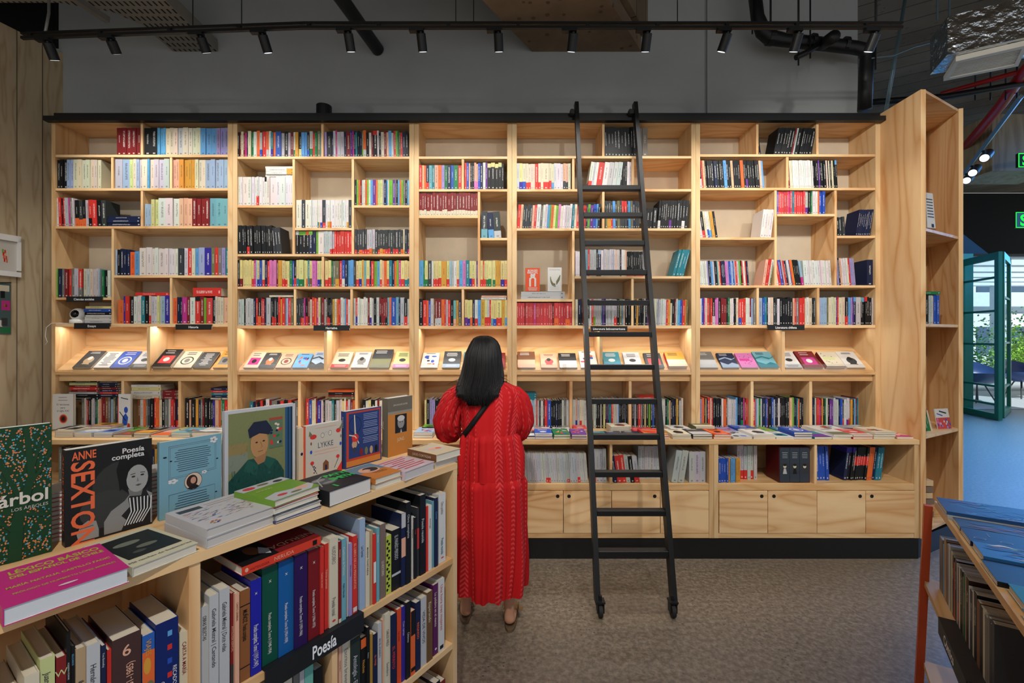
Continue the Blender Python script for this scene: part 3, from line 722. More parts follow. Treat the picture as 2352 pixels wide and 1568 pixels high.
# rightmost
rw(E_, r1, 'middle bay', 354, 1745, 1751, 300, 'k4', lean=-8)
rw(E_, r1, 'middle bay', 354, 1778, 1866, 292, 'k5k4k4k3k4k4R2i2k6k3k3k3k4k4', lean=11, hj=0.003)
rw(E_, r2, 'left bay', 431, 1609, 1758, 367, 'k3.ir2P3k3k3k3k3n4k3k3k3B4k3k3P3k3k3k3o4k3k3.uk3k3k3k3k3P3B3', lean=-4, hj=0.004)
rw(E_, r2, 'right bay', 431, 1813, 1926, 367, 'R3c2c2w2w2w2w2w2w2w2w2w2w2w2w2w2w2w2w2k3k2k3u2k3k3k4c2k3c2k2c2k3k3^B', lean=-3, hj=0.003)
rw(E_, r3, 'left bay', 545, 1609, 1650, 484, 'w4k4.rc3w3.bc3.BY4k3', lean=-8, hj=0.002)
rw(E_, r3, 'left bay', 545, 1747, 1773, 480, 'w4w4w3w4', lean=7, hj=0.001)
rw(E_, r3, 'middle bay', 491, 1786, 1897, 438, 'b2x3x3x3x3x3m2x3t3x4x3x3x3x3i5.uk2k2e2w4w3o3b4b4', hj=0.003)
rw(E_, r3, 'right bay', 541, 1925, 1943, 497, 'k3d3d3', lean=-3)
rw(E_, r3, 'right bay', 541, 1968, 2000, 480, 'n3n3n3n3n3n3n3n3n3', lean=9, hj=0.001)
rw(E_, r4, 'left bay', 655, 1609, 1722, 598, 'w4w4w4w3l3k4B5i3k5T2P2r3n3n3n2p4l3b3s3b3s2r4i4G2k3r3w4r2n3', lean=-4, hj=0.006)
rw(E_, r4, 'left bay', 655, 1753, 1773, 594, 'P5r3r2w3v3', lean=8)
rw(E_, r4, 'middle bay', 655, 1786, 1848, 596, 'w4r5b4R2i2r3n4w4b2o4Y2k4k3k4s4.m', lean=-9, hj=0.006)
rw(E_, r4, 'middle bay', 655, 1849, 1912, 597, 'w6w4w4w4w5w4w4w4w4w3', lean=-4, hj=0.003)
rw(E_, r4, 'right bay', 655, 1926, 1968, 592, 'l3k3P4w4w4w4r4l4l4', lean=-5, hj=0.003)
rw(E_, r4, 'right bay', 655, 1995, 2009, 595, 'n7')
rw(E_, r5, 'left bay', 746, 1609, 1737, 684, 'w3b4m2c4r4h2r3k5.ip3p3k4R5R5k3e3w3w3k3k2c4r5.br5r3w4w3R3.ws3g4', hj=0.012)
rw(E_, r5, 'middle bay', 746, 1745, 1875, 683, 's6b3t4k2w4c4d4^kd3w4k4k4k4k4k4P3r3g5r5r4c2w4c5k3d3', hj=0.012)
rw(E_, r5, 'right bay', 746, 1884, 2009, 682, 's3s3s3s3v2c4c4c3u2r2c5c4k4.rB4l2u2n4^Bi7k3^Tk3^Bk3^rk3k4i3', hj=0.006)
# behind the piles on the worktop; these stand on the worktop itself
WB = 986.5
def rnb(case, part, x0, x1, top, s, **k):
    k.setdefault('vis', 0.72)
    row(WB, x0, x1, top, s, f'{part} of {rn}, {case} bookcase', g(case, rn), dy=0.05, hj=k.pop('hj', 0.012), **k)
rnb(A, 'left bay', 170, 266, 915, 'g4c3r2R2k3c3i3n2e2c3P3r2R5h4g3s4v3d4r5g2')
rnb(A, 'middle bay', 301, 399, 917, 'h4i4o3g3d3k4r3o4c4k4g4i4r4R2n5.r')
rnb(A, 'right bay', 411, 520, 918, 'k5P2k5Y3n3g2R2k4k3k3j2P4o2v2e3r4n3')
stack(158, 222, 874, 918, 'k4k4i3R3r4R3q4k3', f'left flat stack, {rn}, {A} bookcase', g(A, rn), jx=0.012, Y=YU + 0.05)
stack(223, 266, 871, 917, 'k4n4r3n4R3k3n4g3k3', f'right flat stack in left bay, {rn}, {A} bookcase', g(A, rn), jx=0.008, Y=YU + 0.05)
stack(298, 366, 884, 917, 'c5w5y4w3', f'cream flat stack, {rn}, {A} bookcase', g(A, rn), Y=YU + 0.05)
stack(369, 400, 897, 918, 'R5R5R3', f'dark red flat stack, {rn}, {A} bookcase', g(A, rn), Y=YU + 0.05)
stack(482, 521, 891, 918, 'c3n5t5r4n5', f'flat stack in right bay, {rn}, {A} bookcase', g(A, rn), Y=YU + 0.05)
rnb(B_, 'left bay', 563, 679, 920, 't3n2R2k3r2k3w3R2g5k3r3k4r3k3g4', vis=0.2, hj=0.02)
rnb(B_, 'middle bay', 694, 811, 919, 'r4b4c3c2R2j5w3k2i5i4t3k3i4w3y3w2r3i3R3o4', hj=0.016)
stack(752, 811, 897, 918, 'v5R3k5o3', f'flat stack in middle bay, {rn}, {B_} bookcase', g(B_, rn), Y=YU + 0.05)
rnb(B_, 'right bay', 826, 938, 921, 'k3w3y2k4w2R2w3c4h3k4d4o3k4w3', vis=0.3, hj=0.014)
rnb(CC, 'left bay', 972, 1058, 919, 'y2k3l3l3k3k2k3k2w3w3w3w3k3r3', vis=0.3)
rnb(CC, 'right bay', 1068, 1164, 919, 'k3w3g4r3n4c3k3w3i4k3b3', vis=0.02)
rnb(D_, 'left bay', 1189, 1309, 920, 'n3R3k2w6.rG2g2i4s4i3r2i3k2i4k2r4m1b5k3k4n4k3k3i3g4i4')
rnb(D_, 'middle bay', 1318, 1445, 919, 'i5P3.ji4c4.rc4i4i3c4k3v3i4k3k3k2w2k3y3k3u2k2t4r3c3c3i3B2k3k2k2k3s2k2')
rnb(D_, 'right bay', 1456, 1576, 918, 'k4i3k3r4g3k3y2k4G3k3b3k2d3d3d4i5k3e3P2k3n4k2Y3k2i3c3', hj=0.016)
stack(1191, 1232, 904, 919, 't4t4t3', f'teal flat stack in left bay, {rn}, {D_} bookcase', g(D_, rn), Y=YU + 0.05)
stack(1468, 1515, 911, 917, 'r4', f'flat on top of right bay, {rn}, {D_} bookcase', g(D_, rn), Y=YU + 0.05)
rnb(E_, 'left bay', 1609, 1728, 916, 'k2n2l4o4k2y2n2r4c2r3k4k3k4k3w3o5h3i3w3i5i3B3k2n3k5.e4m2R3r3', hj=0.016)
rnb(E_, 'middle bay', 1738, 1857, 916, 'r6B3i3e3w2n7b3R2k6b4i2n3k3w3k3k3k4k3k4P5G3n3k3t2o2k5k3', hj=0.014)
rnb(E_, 'right bay', 1873, 1985, 917, 'k4n3k3i3r5m2R3Y3k4e3w3k4u4u3i4i4i3n3b4i2k3.rw5w3.uw2.rh2Y4k3B4R3t2', hj=0.014)
# open shelf of the base cabinets
def rcb(place, base, x0, x1, top, s, **k):
    row(base, x0, x1, top, s, place, 'books on the open shelf of the base cabinets', Y=YB, dy=k.pop('dy', 0.03), **k)
rcb('shelf left of the ladder foot, base cabinet', 1113, 1196, 1353, 1044, 'i4i3i4i3i4i3i4i3i4i4i3i4.ri3.ri4i4i3i4i4i3i3i4.ri4i4i4i4.ri4i3i4', lean=-4, hj=0.006, band=0.16)
rcb('shelf left of the ladder foot, base cabinet', 1113, 1364, 1396, 1034, 'i4.ri4i4i4', lean=-1)
rcb('shelf right of the ladder foot, base cabinet', 1113, 1412, 1474, 1048, 'n4r5r4i4k4i5.r', lean=-7, hj=0.012)
rcb('shelf right of the ladder foot, base cabinet', 1113, 1478, 1536, 1034, 'i4i4i4i4i4i4i4i4', dy=0.12)
rcb('shelf right of the ladder foot, base cabinet', 1113, 1547, 1576, 1036, 'i6i6', lean=9)
rcb('shelf right of the ladder foot, base cabinet', 1113, 1588, 1627, 1040, 'i5i5i5')
rcb('left bay of shelf, right base cabinet', 1112, 1656, 1708, 1056, 'b4b4b4b3Y3B4B4Y3Y4', hj=0.003)
rcb('left bay of shelf, right base cabinet', 1112, 1712, 1758, 1032, 'i4.ri4.ri4.ri4i4.ri4', dy=0.10, band=0.3)
rcb('right bay of shelf, right base cabinet', 1112, 1883, 1925, 1031, 'k3k3b4b4b4b4', dy=0.08, lean=-2)
rcb('right bay of shelf, right base cabinet', 1112, 1958, 2048, 1034, 'n4^jk4^jk3^jk3~rk3~rk3~rk3~rk3~rk3~ro4o4n3t4t4', dy=0.08, lean=7, hj=0.002)
rcb('open shelf seen past the green book, base cabinet', 1112, 120, 158, 1030, 'g4k3R2g5d4', vis=0.5)
rcb('open shelf seen past the green book, base cabinet', 1112, 338, 420, 1034, 'n3Y3k3c4g5d4w4r3n4i4', vis=0.2)
# ------------------------------------------------------------------ rolling ladder
t = thing('library_ladder', (0.69, 2.54, 0), 'tall black steel rolling ladder leaning on the rail of the bookcases', 'ladder')
LZ0, LZ1 = 0.07, 3.325
def LY(z): return 2.526 + 0.278 * z
ang = math.atan(0.278)
def LM(x, z):          # frame of the sloping ladder plane at height z
    return frame((x, LY(z), z), (1, 0, 0), (0, math.cos(ang), -math.sin(ang)), (0, math.sin(ang), math.cos(ang)))
ln = (LZ1 - LZ0) / math.cos(ang)
SX = (PX(1371, 2.56), PX(1545, 2.56)); SXT = (PX(1324, 3.44), PX(1459, 3.44))
for k in (0, 1):
    mb = MB(); a0, a1 = SX[k], SXT[k]
    P = []
    for z, xx in ((LZ0, a0), (LZ1, a1)):
        for dx, dy in ((-0.014, -0.03), (0.014, -0.03), (0.014, 0.03), (-0.014, 0.03)): P.append((xx + dx, LY(z) + dy, z))
    mb.add(P, [(3, 2, 1, 0), (4, 5, 6, 7), (0, 1, 5, 4), (1, 2, 6, 5), (2, 3, 7, 6), (3, 0, 4, 7)])
    mb.build('stile', MBLK, t)
for i in range(12):
    z = 0.318 + i * 0.209; f_ = (z - LZ0) / (LZ1 - LZ0)
    xa = SX[0] + (SXT[0] - SX[0]) * f_ + 0.0145; xb = SX[1] + (SXT[1] - SX[1]) * f_ - 0.0145
    MB().box(xa, xb, LY(z) - 0.026, LY(z) + 0.026, z - 0.017, z + 0.015, bev=0.002).build('rung', MBLK, t)
MRUB = plain('rubber_tyre', (30, 30, 31), 0.7)
for k in (0, 1):
    x = SX[k] + (0.012 if k == 0 else -0.012); y = LY(0) + 0.0
    c = MB().box(x - 0.02, x - 0.014, y - 0.02, y + 0.02, 0.03, 0.09).box(x + 0.014, x + 0.02, y - 0.02, y + 0.02, 0.03, 0.09).box(x - 0.024, x + 0.024, y - 0.026, y + 0.026, 0.085, 0.094).tube([(x, y, 0.094), (x, y, 0.12)], 0.01).build('caster', MBLK, t)
    w = MB().tube([(x - 0.012, y, 0.037), (x - 0.010, y, 0.037), (x + 0.010, y, 0.037), (x + 0.012, y, 0.037)], [0.03, 0.0365, 0.0365, 0.03], 24).build('wheel', MRUB, c, origin=(0, 0, 0)); w.location = -Vector(t.location)
    xt = SXT[k]
    MB().box(xt - 0.045, xt - 0.015, LY(3.25) - 0.01, YU - 0.056, PZ(276), PZ(268)).tube([(xt - 0.03, YU - 0.075, PZ(266)), (xt - 0.03, YU - 0.057, PZ(266))], 0.018, 16).build('rail_hook', MBLK, t)

# ------------------------------------------------------------------ lighting track and spotlights
MLENS = emit('spot_lens', (240, 246, 255), 1.3)
TZ = 3.545
def tY(px): return 2.88 if px > 700 else 2.88 + (700 - px) / 650 * 0.10
t = thing('light_track', (0, 2.9, TZ), 'long black ceiling track above the bookcases carrying the spotlights', 'track')
mb = MB()
for dz in (0.0, -0.026):
    pts = [(PX(50, tY(50)), tY(50)), (PX(700, 2.88), 2.88), (PX(2072, 2.88), 2.88)]
    for (xa, ya), (xb, yb) in zip(pts, pts[1:]):
        w = 0.010
        h0, h1 = (TZ - 0.012, TZ) if dz == 0 else (TZ - 0.042, TZ - 0.026)
        P = [(xa, ya - w, h0), (xb, yb - w, h0), (xb, yb + w, h0), (xa, ya + w, h0), (xa, ya - w, h1), (xb, yb - w, h1), (xb, yb + w, h1), (xa, ya + w, h1)]
        mb.add(P, [(0, 3, 2, 1), (4, 5, 6, 7), (0, 1, 5, 4), (1, 2, 6, 5), (2, 3, 7, 6), (3, 0, 4, 7)])
for px in range(70, 2070, 160):
    x = PX(px, tY(px)); mb.box(x - 0.01, x + 0.01, tY(px) - 0.01, tY(px) + 0.01, TZ - 0.026, TZ - 0.012)
mb.build('profile', MBLK, t)
for px in (443, 555, 1047, 1088, 1556, 1770, 1834, 2012):
    MB().tube([(PX(px, tY(px)), tY(px), TZ), (PX(px, tY(px)), tY(px), 4.6)], 0.003 if px < 1600 else 0.006, 6).build('hanging_wire', MBLK, t)
SP = [(105, 119), (250, 262), (456, 470), (598, 612), (795, 804), (962, 970), (1140, 1146), (1313, 1313), (1483, 1484), (1668, 1660), (1831, 1827), (2008, 2000)]
SPN = ['leftmost spotlight on the track, in front of the timber wall', 'second spotlight from the left on the track', 'third spotlight from the left, in front of the perforated cable tray',
 'fourth spotlight from the left, just right of the cable tray', 'fifth spotlight from the left, beside the slanting black pipe', 'sixth spotlight from the left on the track',
 'seventh spotlight from the left on the track', 'spotlight in front of the left part of the concrete beam', 'spotlight at the right edge of the concrete beam', 'third spotlight from the right end of the track',
 'second spotlight from the right, in front of the black drain pipe', 'last spotlight at the right end of the track']
for k, (a, b) in enumerate(SP):
    Y = tY(a); x = PX(a, Y); xb = PX(b, Y + 0.03)
    t = thing('spotlight', (x, Y, TZ - 0.05), 'black cylinder ' + SPN[k], 'spotlight', 'black spotlights on the ceiling track')
    zt = TZ - 0.0425; sx_ = 1 if k < 99 else -1
    MB().box(x - 0.06, x + 0.03, Y - 0.016, Y + 0.016, zt - 0.019, zt - 0.0005).build('adapter', MBLK, t)
    z0 = zt - 0.022; z1 = PZ(117.5 if a > 700 else (137 if a < 200 else 120 + max(0, 300 - a) * 0.04), Y + 0.04) + 0.002
    p0 = Vector((x + 0.012, Y + 0.0, z0)); p1 = Vector((xb, Y + 0.05, z1)); d = (p1 - p0).normalized()
    MB().tube([p0 + Vector((0, 0, 0.004)), p0 + d * 0.02], 0.009, 8).build('swivel', MBLK, t)
    bd = MB().tube([p0 + d * 0.004, p0 + d * 0.007, p1 - d * 0.002, p1], [0.026, 0.029, 0.029, 0.028], 24, cap=True).build('lamp_body', MBLK, t, smooth=False)
    ls = MB().tube([p1 + d * 0.0005, p1 + d * 0.0012], 0.0235, 20).build('lens', MLENS, bd, origin=(0, 0, 0)); ls.location = -Vector(t.location)
    aim = Vector((xb - x + 0.0, 0.42, -1.0)).normalized()
    o = lamp('spot_beam', 'SPOT', p1 + d * 0.012, energy=SPOT_W, spot_size=R_(92), spot_blend=0.75, shadow_soft_size=0.025, color=(1.0, 0.95, 0.88))
    o.rotation_euler = aim.to_track_quat('-Z', 'Y').to_euler()
# lamps without fixtures, added to brighten shelves, island and floor from the room side
for x, y, z, tx, ty, tz, e in FILL_SPOTS:
    o = lamp('fill_beam', 'SPOT', (x, y, z), energy=e, spot_size=R_(75), spot_blend=0.8, shadow_soft_size=0.04, color=(1.0, 0.95, 0.88))
    o.rotation_euler = (Vector((tx, ty, tz)) - Vector((x, y, z))).to_track_quat('-Z', 'Y').to_euler()

# ------------------------------------------------------------------ things under the ceiling
def tray_mat():
    m = bpy.data.materials.new('perforated_galvanised_steel'); n = nt(m)
    b = pbsdf(n, 0.5, 0.3, 0.4)
    tc = N(n, 'ShaderNodeTexCoord'); s = N(n, 'ShaderNodeSeparateXYZ'); L(n, tc.outputs['Object'], s.inputs[0])
    fx = M_(n, 'FRACT', M_(n, 'MULTIPLY', s.outputs[0], 24.0)); fy = M_(n, 'FRACT', M_(n, 'MULTIPLY', M_(n, 'ADD', s.outputs[1], s.outputs[2]), 13.0))
    slot = M_(n, 'MULTIPLY', M_(n, 'LESS_THAN', fx, 0.34), M_(n, 'LESS_THAN', fy, 0.6))
    L(n, mix(n, slot, lin((150, 148, 140)), lin((20, 20, 20))), b.inputs['Base Color']); out(n, b)
    return m
MTR = tray_mat(); MSTEEL = plain('galvanised_steel', (140, 140, 136), 0.4, 0.6)
t = thing('cable_tray', (-2.7, 3.3, 3.91), 'perforated galvanised cable tray bending along the ceiling at the upper left', 'cable tray')
MB().prism([(-4.0, 2.3), (-2.47, 2.3), (-2.47, 3.825), (-2.845, 3.825), (-2.845, 3.5), (-2.95, 3.36), (-3.25, 3.27), (-3.93, 3.27)], 3.955, 3.959).build('tray_floor', MTR, t)
MB().box(-2.474, -2.47, 2.3, 3.82, 3.9595, 4.05).build('tray_side', MTR, t)
tag(MB().box(-0.02, 0.02, -0.55, 0.0, -0.02, 0.02, M=Matrix.Translation((PX(247, 3.3), 3.30, PZ(46, 3.3))) @ Matrix.Rotation(R_(-9), 4, 'Z')).build('strut_channel', MSTEEL, origin=(PX(247, 3.3), 3.3, 3.85)), 'short steel strut channel hanging beside the cable tray', 'channel')
def pipe(name, pts, r, mat, lab, cat='pipe', n=16, group=None):
    return tag(MB().tube(pts, r, n).build(name, mat, origin=tuple(pts[0]), smooth=True), lab, cat, group)
pipe('drain_pipe', [(PX(868, 3.828) - 0.16 * 1.6, 2.2, 3.97), (PX(868, 3.828), 3.825, 3.97)], 0.052, MBLK, 'straight black pipe slanting out of the grey wall left of the concrete beam')
MCD = plain('grey_conduit_paint', (96, 118, 124), 0.4, 0.3)
pipe('conduit', [(PX(100, 3.0), 3.0, 3.5), (PX(112, 3.05), 3.05, PZ(30, 3.05)), (PX(114, 3.1), 3.1, 4.2)], 0.008, MSTEEL, 'thin grey conduit rising from the left end of the track')
d2 = Vector((0.559, 0.829, 0))
xa, xb = PX(1222, YW), PX(1473, YW)
poly = []
rag = [0, .35, .6, .85, 1.1, 1.4, 1.8, 2.3, 3.0]
L_ = [(xa - 0.559 * q + (random.uniform(-0.03, 0.03) if q else 0), YW - 0.001 - 0.829 * q) for q in rag]
Rr = [(xb - 0.559 * q, YW - 0.001 - 0.829 * q) for q in (3.0, 0)]
struct('ceiling_beam', MB().prism(L_ + Rr, 3.955, 4.6), MCB)
struct('ceiling_beam', MB().prism([(xb + 0.003, YW - 0.002), (xb - 1.677, YW - 2.487), (xb - 1.62, YW - 2.52), (xb + 0.055, YW - 0.002)], 4.08, 4.6), MC)
# black drain stack at the right end of the grey wall
Yp = 3.66
def pp(x, y, Y=Yp): return (PX(x, Y), Y, PZ(y, Y))
t = thing('drain_stack', pp(1990, 110), 'branched black drain pipe in front of the right end of the grey wall', 'pipe')
MB().tube([pp(1728, -60), pp(1740, 40), pp(1752, 72), pp(1768, 86), pp(1800, 92), pp(1880, 100), pp(1960, 109), pp(1984, 114), pp(1992, 130), pp(1989, 160), pp(1986, 252)], [0.05] * 2 + [0.057] * 2 + [0.05] * 7, 16).build('main_pipe', MBLK, t, smooth=True)
MB().tube([pp(1885, 103), pp(1898, 96, 3.6), pp(1915, 84, 3.45)], 0.046, 14).build('branch_pipe', MBLK, t, smooth=True)
MB().tube([pp(1878, 104, 3.62), pp(1850, 122, 3.6), pp(1828, 132, 3.6)], 0.022, 12).build('brace', MBLK, t)
for a, b in ((1865, 4), (1940, 4), (1770, 6)):
    MB().tube([pp(a - b, 86 + (a - 1770) * .1), pp(a + b, 87 + (a - 1770) * .1)], 0.06, 16).build('pipe_clamp', MBLK, t)
for px, y in ((1728, 78), (1834, 150), (1861, 134), (2011, 160)):
    MB().tube([pp(px, y, 3.6), (PX(px, 3.6), 3.6, 4.6)], 0.006, 6).build('threaded_rod', MBLK, t)
pipe('conduit', [(PX(2084, 3.9), 3.9, PZ(-30, 3.9)), (PX(2035, 3.9), 3.9, PZ(255, 3.9))], 0.014, MCD, 'straight bluish grey conduit descending at the right end of the grey wall')
pipe('cable', [(PX(2002, 3.6), 3.6, PZ(134, 3.6)), (PX(2050, 3.65), 3.65, PZ(128, 3.65)), (PX(2100, 3.7), 3.7, PZ(108, 3.7)), (PX(2142, 3.75), 3.75, PZ(97, 3.75))], 0.006, MCD, 'thin curved cable between the drain pipe and the foil duct', 'cable')
MFOIL = bpy.data.materials.new('aluminium_foil'); n = nt(MFOIL); b = pbsdf(n, 0.22, 1.0, 0.5); b.inputs['Base Color'].default_value = (0.55, 0.58, 0.6, 1)
tc = N(n, 'ShaderNodeTexCoord'); ns = N(n, 'ShaderNodeTexNoise'); ns.inputs['Scale'].default_value = 14; ns.inputs['Detail'].default_value = 3; L(n, tc.outputs['Object'], ns.inputs['Vector'])
bp = N(n, 'ShaderNodeBump'); bp.inputs['Strength'].default_value = 0.9; bp.inputs['Distance'].default_value = 0.03; L(n, ns.outputs[0], bp.inputs['Height']); L(n, bp.outputs[0], b.inputs['Normal']); out(n, b)
MGR = plain('white_enamel', (222, 218, 206), 0.45)
t = thing('air_duct', (3.5, 3.5, 3.6), 'foil wrapped air duct hanging under the ceiling at the upper right, white grille below', 'duct')
q = [(3.33, 3.62), (3.22, 3.36), (5.2, 2.30), (5.45, 2.72)]
MB().prism(q, 3.64, 3.92).build('foil_wrap', MFOIL, t)
gq = [Vector((3.455, 3.64, 0)), Vector((3.30, 3.38, 0)), Vector((3.62, 3.19, 0)), Vector((3.83, 3.44, 0))]
def gp(u, v): return (gq[1] * (1 - u) + gq[2] * u) * (1 - v) + (gq[0] * (1 - u) + gq[3] * u) * v
gr = MB()
for (u0, v0, u1, v1) in ((0, 0, 1, .12), (0, .88, 1, 1), (0, .12, .06, .88), (.94, .12, 1, .88)):
    gr.prism([tuple(gp(u, v)[:2]) for u, v in ((u0, v0), (u1, v0), (u1, v1), (u0, v1))], 3.60, 3.638)
gr.build('grille_frame', MGR, t)
for k in range(9):
    v = .15 + k * .082
    MB().prism([tuple(gp(u, vv)[:2]) for u, vv in ((.062, v), (.938, v), (.938, v + .036), (.062, v + .036))], 3.606, 3.624).build('louvre', MGR, t)
for px, y in ((2153, 60), (2181, 90)):
    MB().tube([(PX(px, 3.4), 3.4, 3.921), (PX(px, 3.4), 3.4, 4.6)], 0.007, 6).build('hanging_rod', MCD, t)
MRED = plain('red_pipe_paint', (176, 30, 26), 0.35)
def at(x, y, z): Y = (z - CH) * F / (CY - y); return (PX(x, Y), Y, z)
pipe('sprinkler_main', [at(2420, 90, 4.05), at(2352, 165, 4.05), at(2300, 240, 4.05), at(2262, 285, 4.05), at(2205, 350, 4.05)], 0.05, MRED, 'thick red sprinkler pipe running back under the ceiling at the right')
pipe('sprinkler_branch', [at(2420, 150, 4.06), at(2330, 168, 4.06), at(2160, 216, 4.06)], 0.022, MRED, 'thin red sprinkler pipe above the end bookcase')
pipe('service_pipe', [at(2000, 235, 4.0), at(2170, 222, 4.0), at(2420, 180, 4.0)], 0.03, MBLK, 'thin black pipe under the ceiling above the end bookcase')
for k, px in enumerate((2240, 2275, 2310, 2336)):
    pipe('hanger_rod', [(PX(px, 4.9), 4.9, PZ(200 + k * 30, 4.9)), (PX(px, 4.9), 4.9, 4.6)] if False else [(PX(px, 4.6), 4.6, 3.95), (PX(px, 4.6), 4.6, 4.6)], 0.008, MBLK, ('leftmost', 'second', 'third', 'rightmost')[k] + ' of four threaded rods hanging by the red pipe', 'rod', 6, 'threaded rods by the red pipe')
# second track with cylinder spots, receding to the doorway
t = thing('light_track', at(2330, 232, 3.6), 'blue-grey ceiling track receding toward the teal glazed door', 'track')
pa, pb_ = Vector(at(2345, 222, 3.6)), Vector(at(2207, 408, 3.6))
MB().tube([pa, pb_], 0.022, 4).build('profile', MCD, t)
for k, (f_, nm) in enumerate(((0.55, 'nearest'), (0.77, 'second'), (0.9, 'third'))):
    p = pa.lerp(pb_, f_)
    s_ = thing('spotlight', tuple(p), f'{nm} of three black cylinder spotlights on the receding right-hand track', 'spotlight', 'spotlights on the receding track')
    e = p + Vector((-0.14, -0.16, -0.16)); st_ = p + Vector((0.05, -0.02, -0.05)); dd = (e - st_).normalized()
    MB().tube([p + Vector((0, 0, -0.02)), st_ + Vector((0, 0, 0.0))], 0.012, 8).build('swivel', MBLK, s_)
    bd = MB().tube([st_, e], 0.045, 20).build('lamp_body', MBLK, s_)
    l2 = MB().tube([e + dd * 0.001, e + dd * 0.002], 0.038, 20).build('lens', MLENS, bd, origin=(0, 0, 0)); l2.location = -Vector(s_.location)
# plywood box and green exit signs
MGREEN = emit('exit_sign_green', (30, 235, 70), 1.6)
MPLY = wood('aged_plywood', 2, (168, 152, 118), (128, 106, 74))
Yx = 5.6
tag(MB().box(PX(2279, Yx), PX(2440, Yx), Yx, Yx + 0.5, PZ(392, Yx), PZ(262, Yx)).build('hanging_box', MPLY, origin=(PX(2300, Yx), Yx, PZ(392, Yx))), 'pale plywood box hanging from the ceiling at the right edge', 'box')
def exitsign(px, py, Y, s, sz, lab):
    t = thing('exit_sign', (PX(px, Y), Y, PZ(py, Y)), lab, 'sign')
    X0 = PX(px, Y); Z0 = PZ(py, Y)
    MB().box(X0, X0 + sz * 4.6, Y, Y + 0.03, Z0, Z0 + sz * 1.25).build('housing', MBLK, t)
    vs, fs, tw = text_mesh(s, 0.03)
    MB().add([(X0 + sz * 0.35 + a * sz * 1.2, Y - 0.002, Z0 + sz * 0.2 + b * sz * 1.2) for a, b in vs], fs).build('lettering', MGREEN, t)
    fr = MB(); e = 0.008
    X1 = X0 + sz * 4.6; Z1 = Z0 + sz * 1.25
    for q in ((X0, X0 + e, Z0, Z1), (X1 - e, X1, Z0, Z1), (X0 + e, X1 - e, Z0, Z0 + e), (X0 + e, X1 - e, Z1 - e, Z1)): fr.box(q[0], q[1], Y - 0.004, Y - 0.0005, q[2], q[3])
    fr.build('light_frame', MGREEN, t)
    MB().box(X0 + sz * 2, X0 + sz * 2.1, Y + 0.01, Y + 0.02, Z1 + 0.0005, 4.6).build('hanging_rod', MBLK, t)
exitsign(2333, 523, 6.2, 'SALIDA', 0.17, 'larger green exit sign reading SALIDA, cut by the right edge, below the black header')
exitsign(2339, 384, 5.3, 'SALIDA', 0.13, 'smaller green exit sign near the plywood box at the right edge')
# ------------------------------------------------------------------ cover-out books on the sloping ledges
def cen_art(c1, c2, kind):
    A_ = []
    R = random.uniform
    ink = 'k' if lum(C(c1)) > 0.25 else 'w'
    ttl = c2 if (kind != 'fig' and abs(lum(C(c2)) - lum(C(c1))) > 0.08) else ink
    if kind == 'fig':
        A_ += [('e', .52, .42, .26, .2, c2), ('e', .5, .55, .13, .11, ink), ('p', [(.3, .2), (.42, .38), (.6, .36), (.74, .18)], c2)]
        A_ += lines(.2, .8, .84, .9, 2, ink, 0.025)
    elif kind == 'text':
        A_ += lines(.12, .88, .14, .86, 10, ink, 0.03, 0.3)
    elif kind == 'block':
        A_ += [('r', .0, .0, 1, .48, c2)] + lines(.12, .7, .78, .88, 2, ink, 0.035)
    elif kind == 'pic':
        A_ += [('r', .16, .18, .86, .62, c2), ('e', .5, .4, .16, .12, ink)] + lines(.16, .7, .76, .88, 2, ink, 0.03)
    elif kind == 'multi':
        for i in range(9): A_.append(('e', R(.15, .85), R(.15, .8), R(.05, .16), R(.03, .1), random.choice([c2, 'o', 'b', ink, 'r'])))
        A_ += lines(.15, .8, .88, .92, 1, ink, 0.035)
    elif kind == 'dots':
        for i in range(16): A_.append(('e', R(.1, .9), R(.08, .92), .025, .02, ink))
        A_.append(('r', .1, .45, .7, .6, c2))
    elif kind == 'wave':
        A_ += [('p', [(0, 0), (1, 0), (1, .22), (.7, .34), (.4, .2), (0, .38)], c2), ('p', [(0, .6), (.4, .72), (.8, .58), (1, .7), (1, .64), (.7, .5), (.4, .64), (0, .52)], c2)] + lines(.12, .6, .82, .9, 2, ink, 0.03)
    elif kind == 'band':
        A_ += [('r', 0, .0, 1, .22, c2)] + lines(.15, .85, .07, .13, 2, 'w' if lum(C(c2)) < .4 else 'k', 0.02) + lines(.15, .8, .7, .86, 3, ink, 0.03) + [('e', .5, .46, .2, .1, ink)]
    elif kind == 'circle':
        A_ += [('e', .5, .42, .34, .24, ink), ('e', .5, .42, .28, .19, c1), ('e', .5, .42, .14, .12, c2)] + lines(.2, .8, .78, .88, 2, ink, 0.035)
    return A_
SLOPE = R_(41)
uz = (0, math.cos(SLOPE), math.sin(SLOPE)); ux = (0, -math.sin(SLOPE), math.cos(SLOPE)); uy = (1, 0, 0)
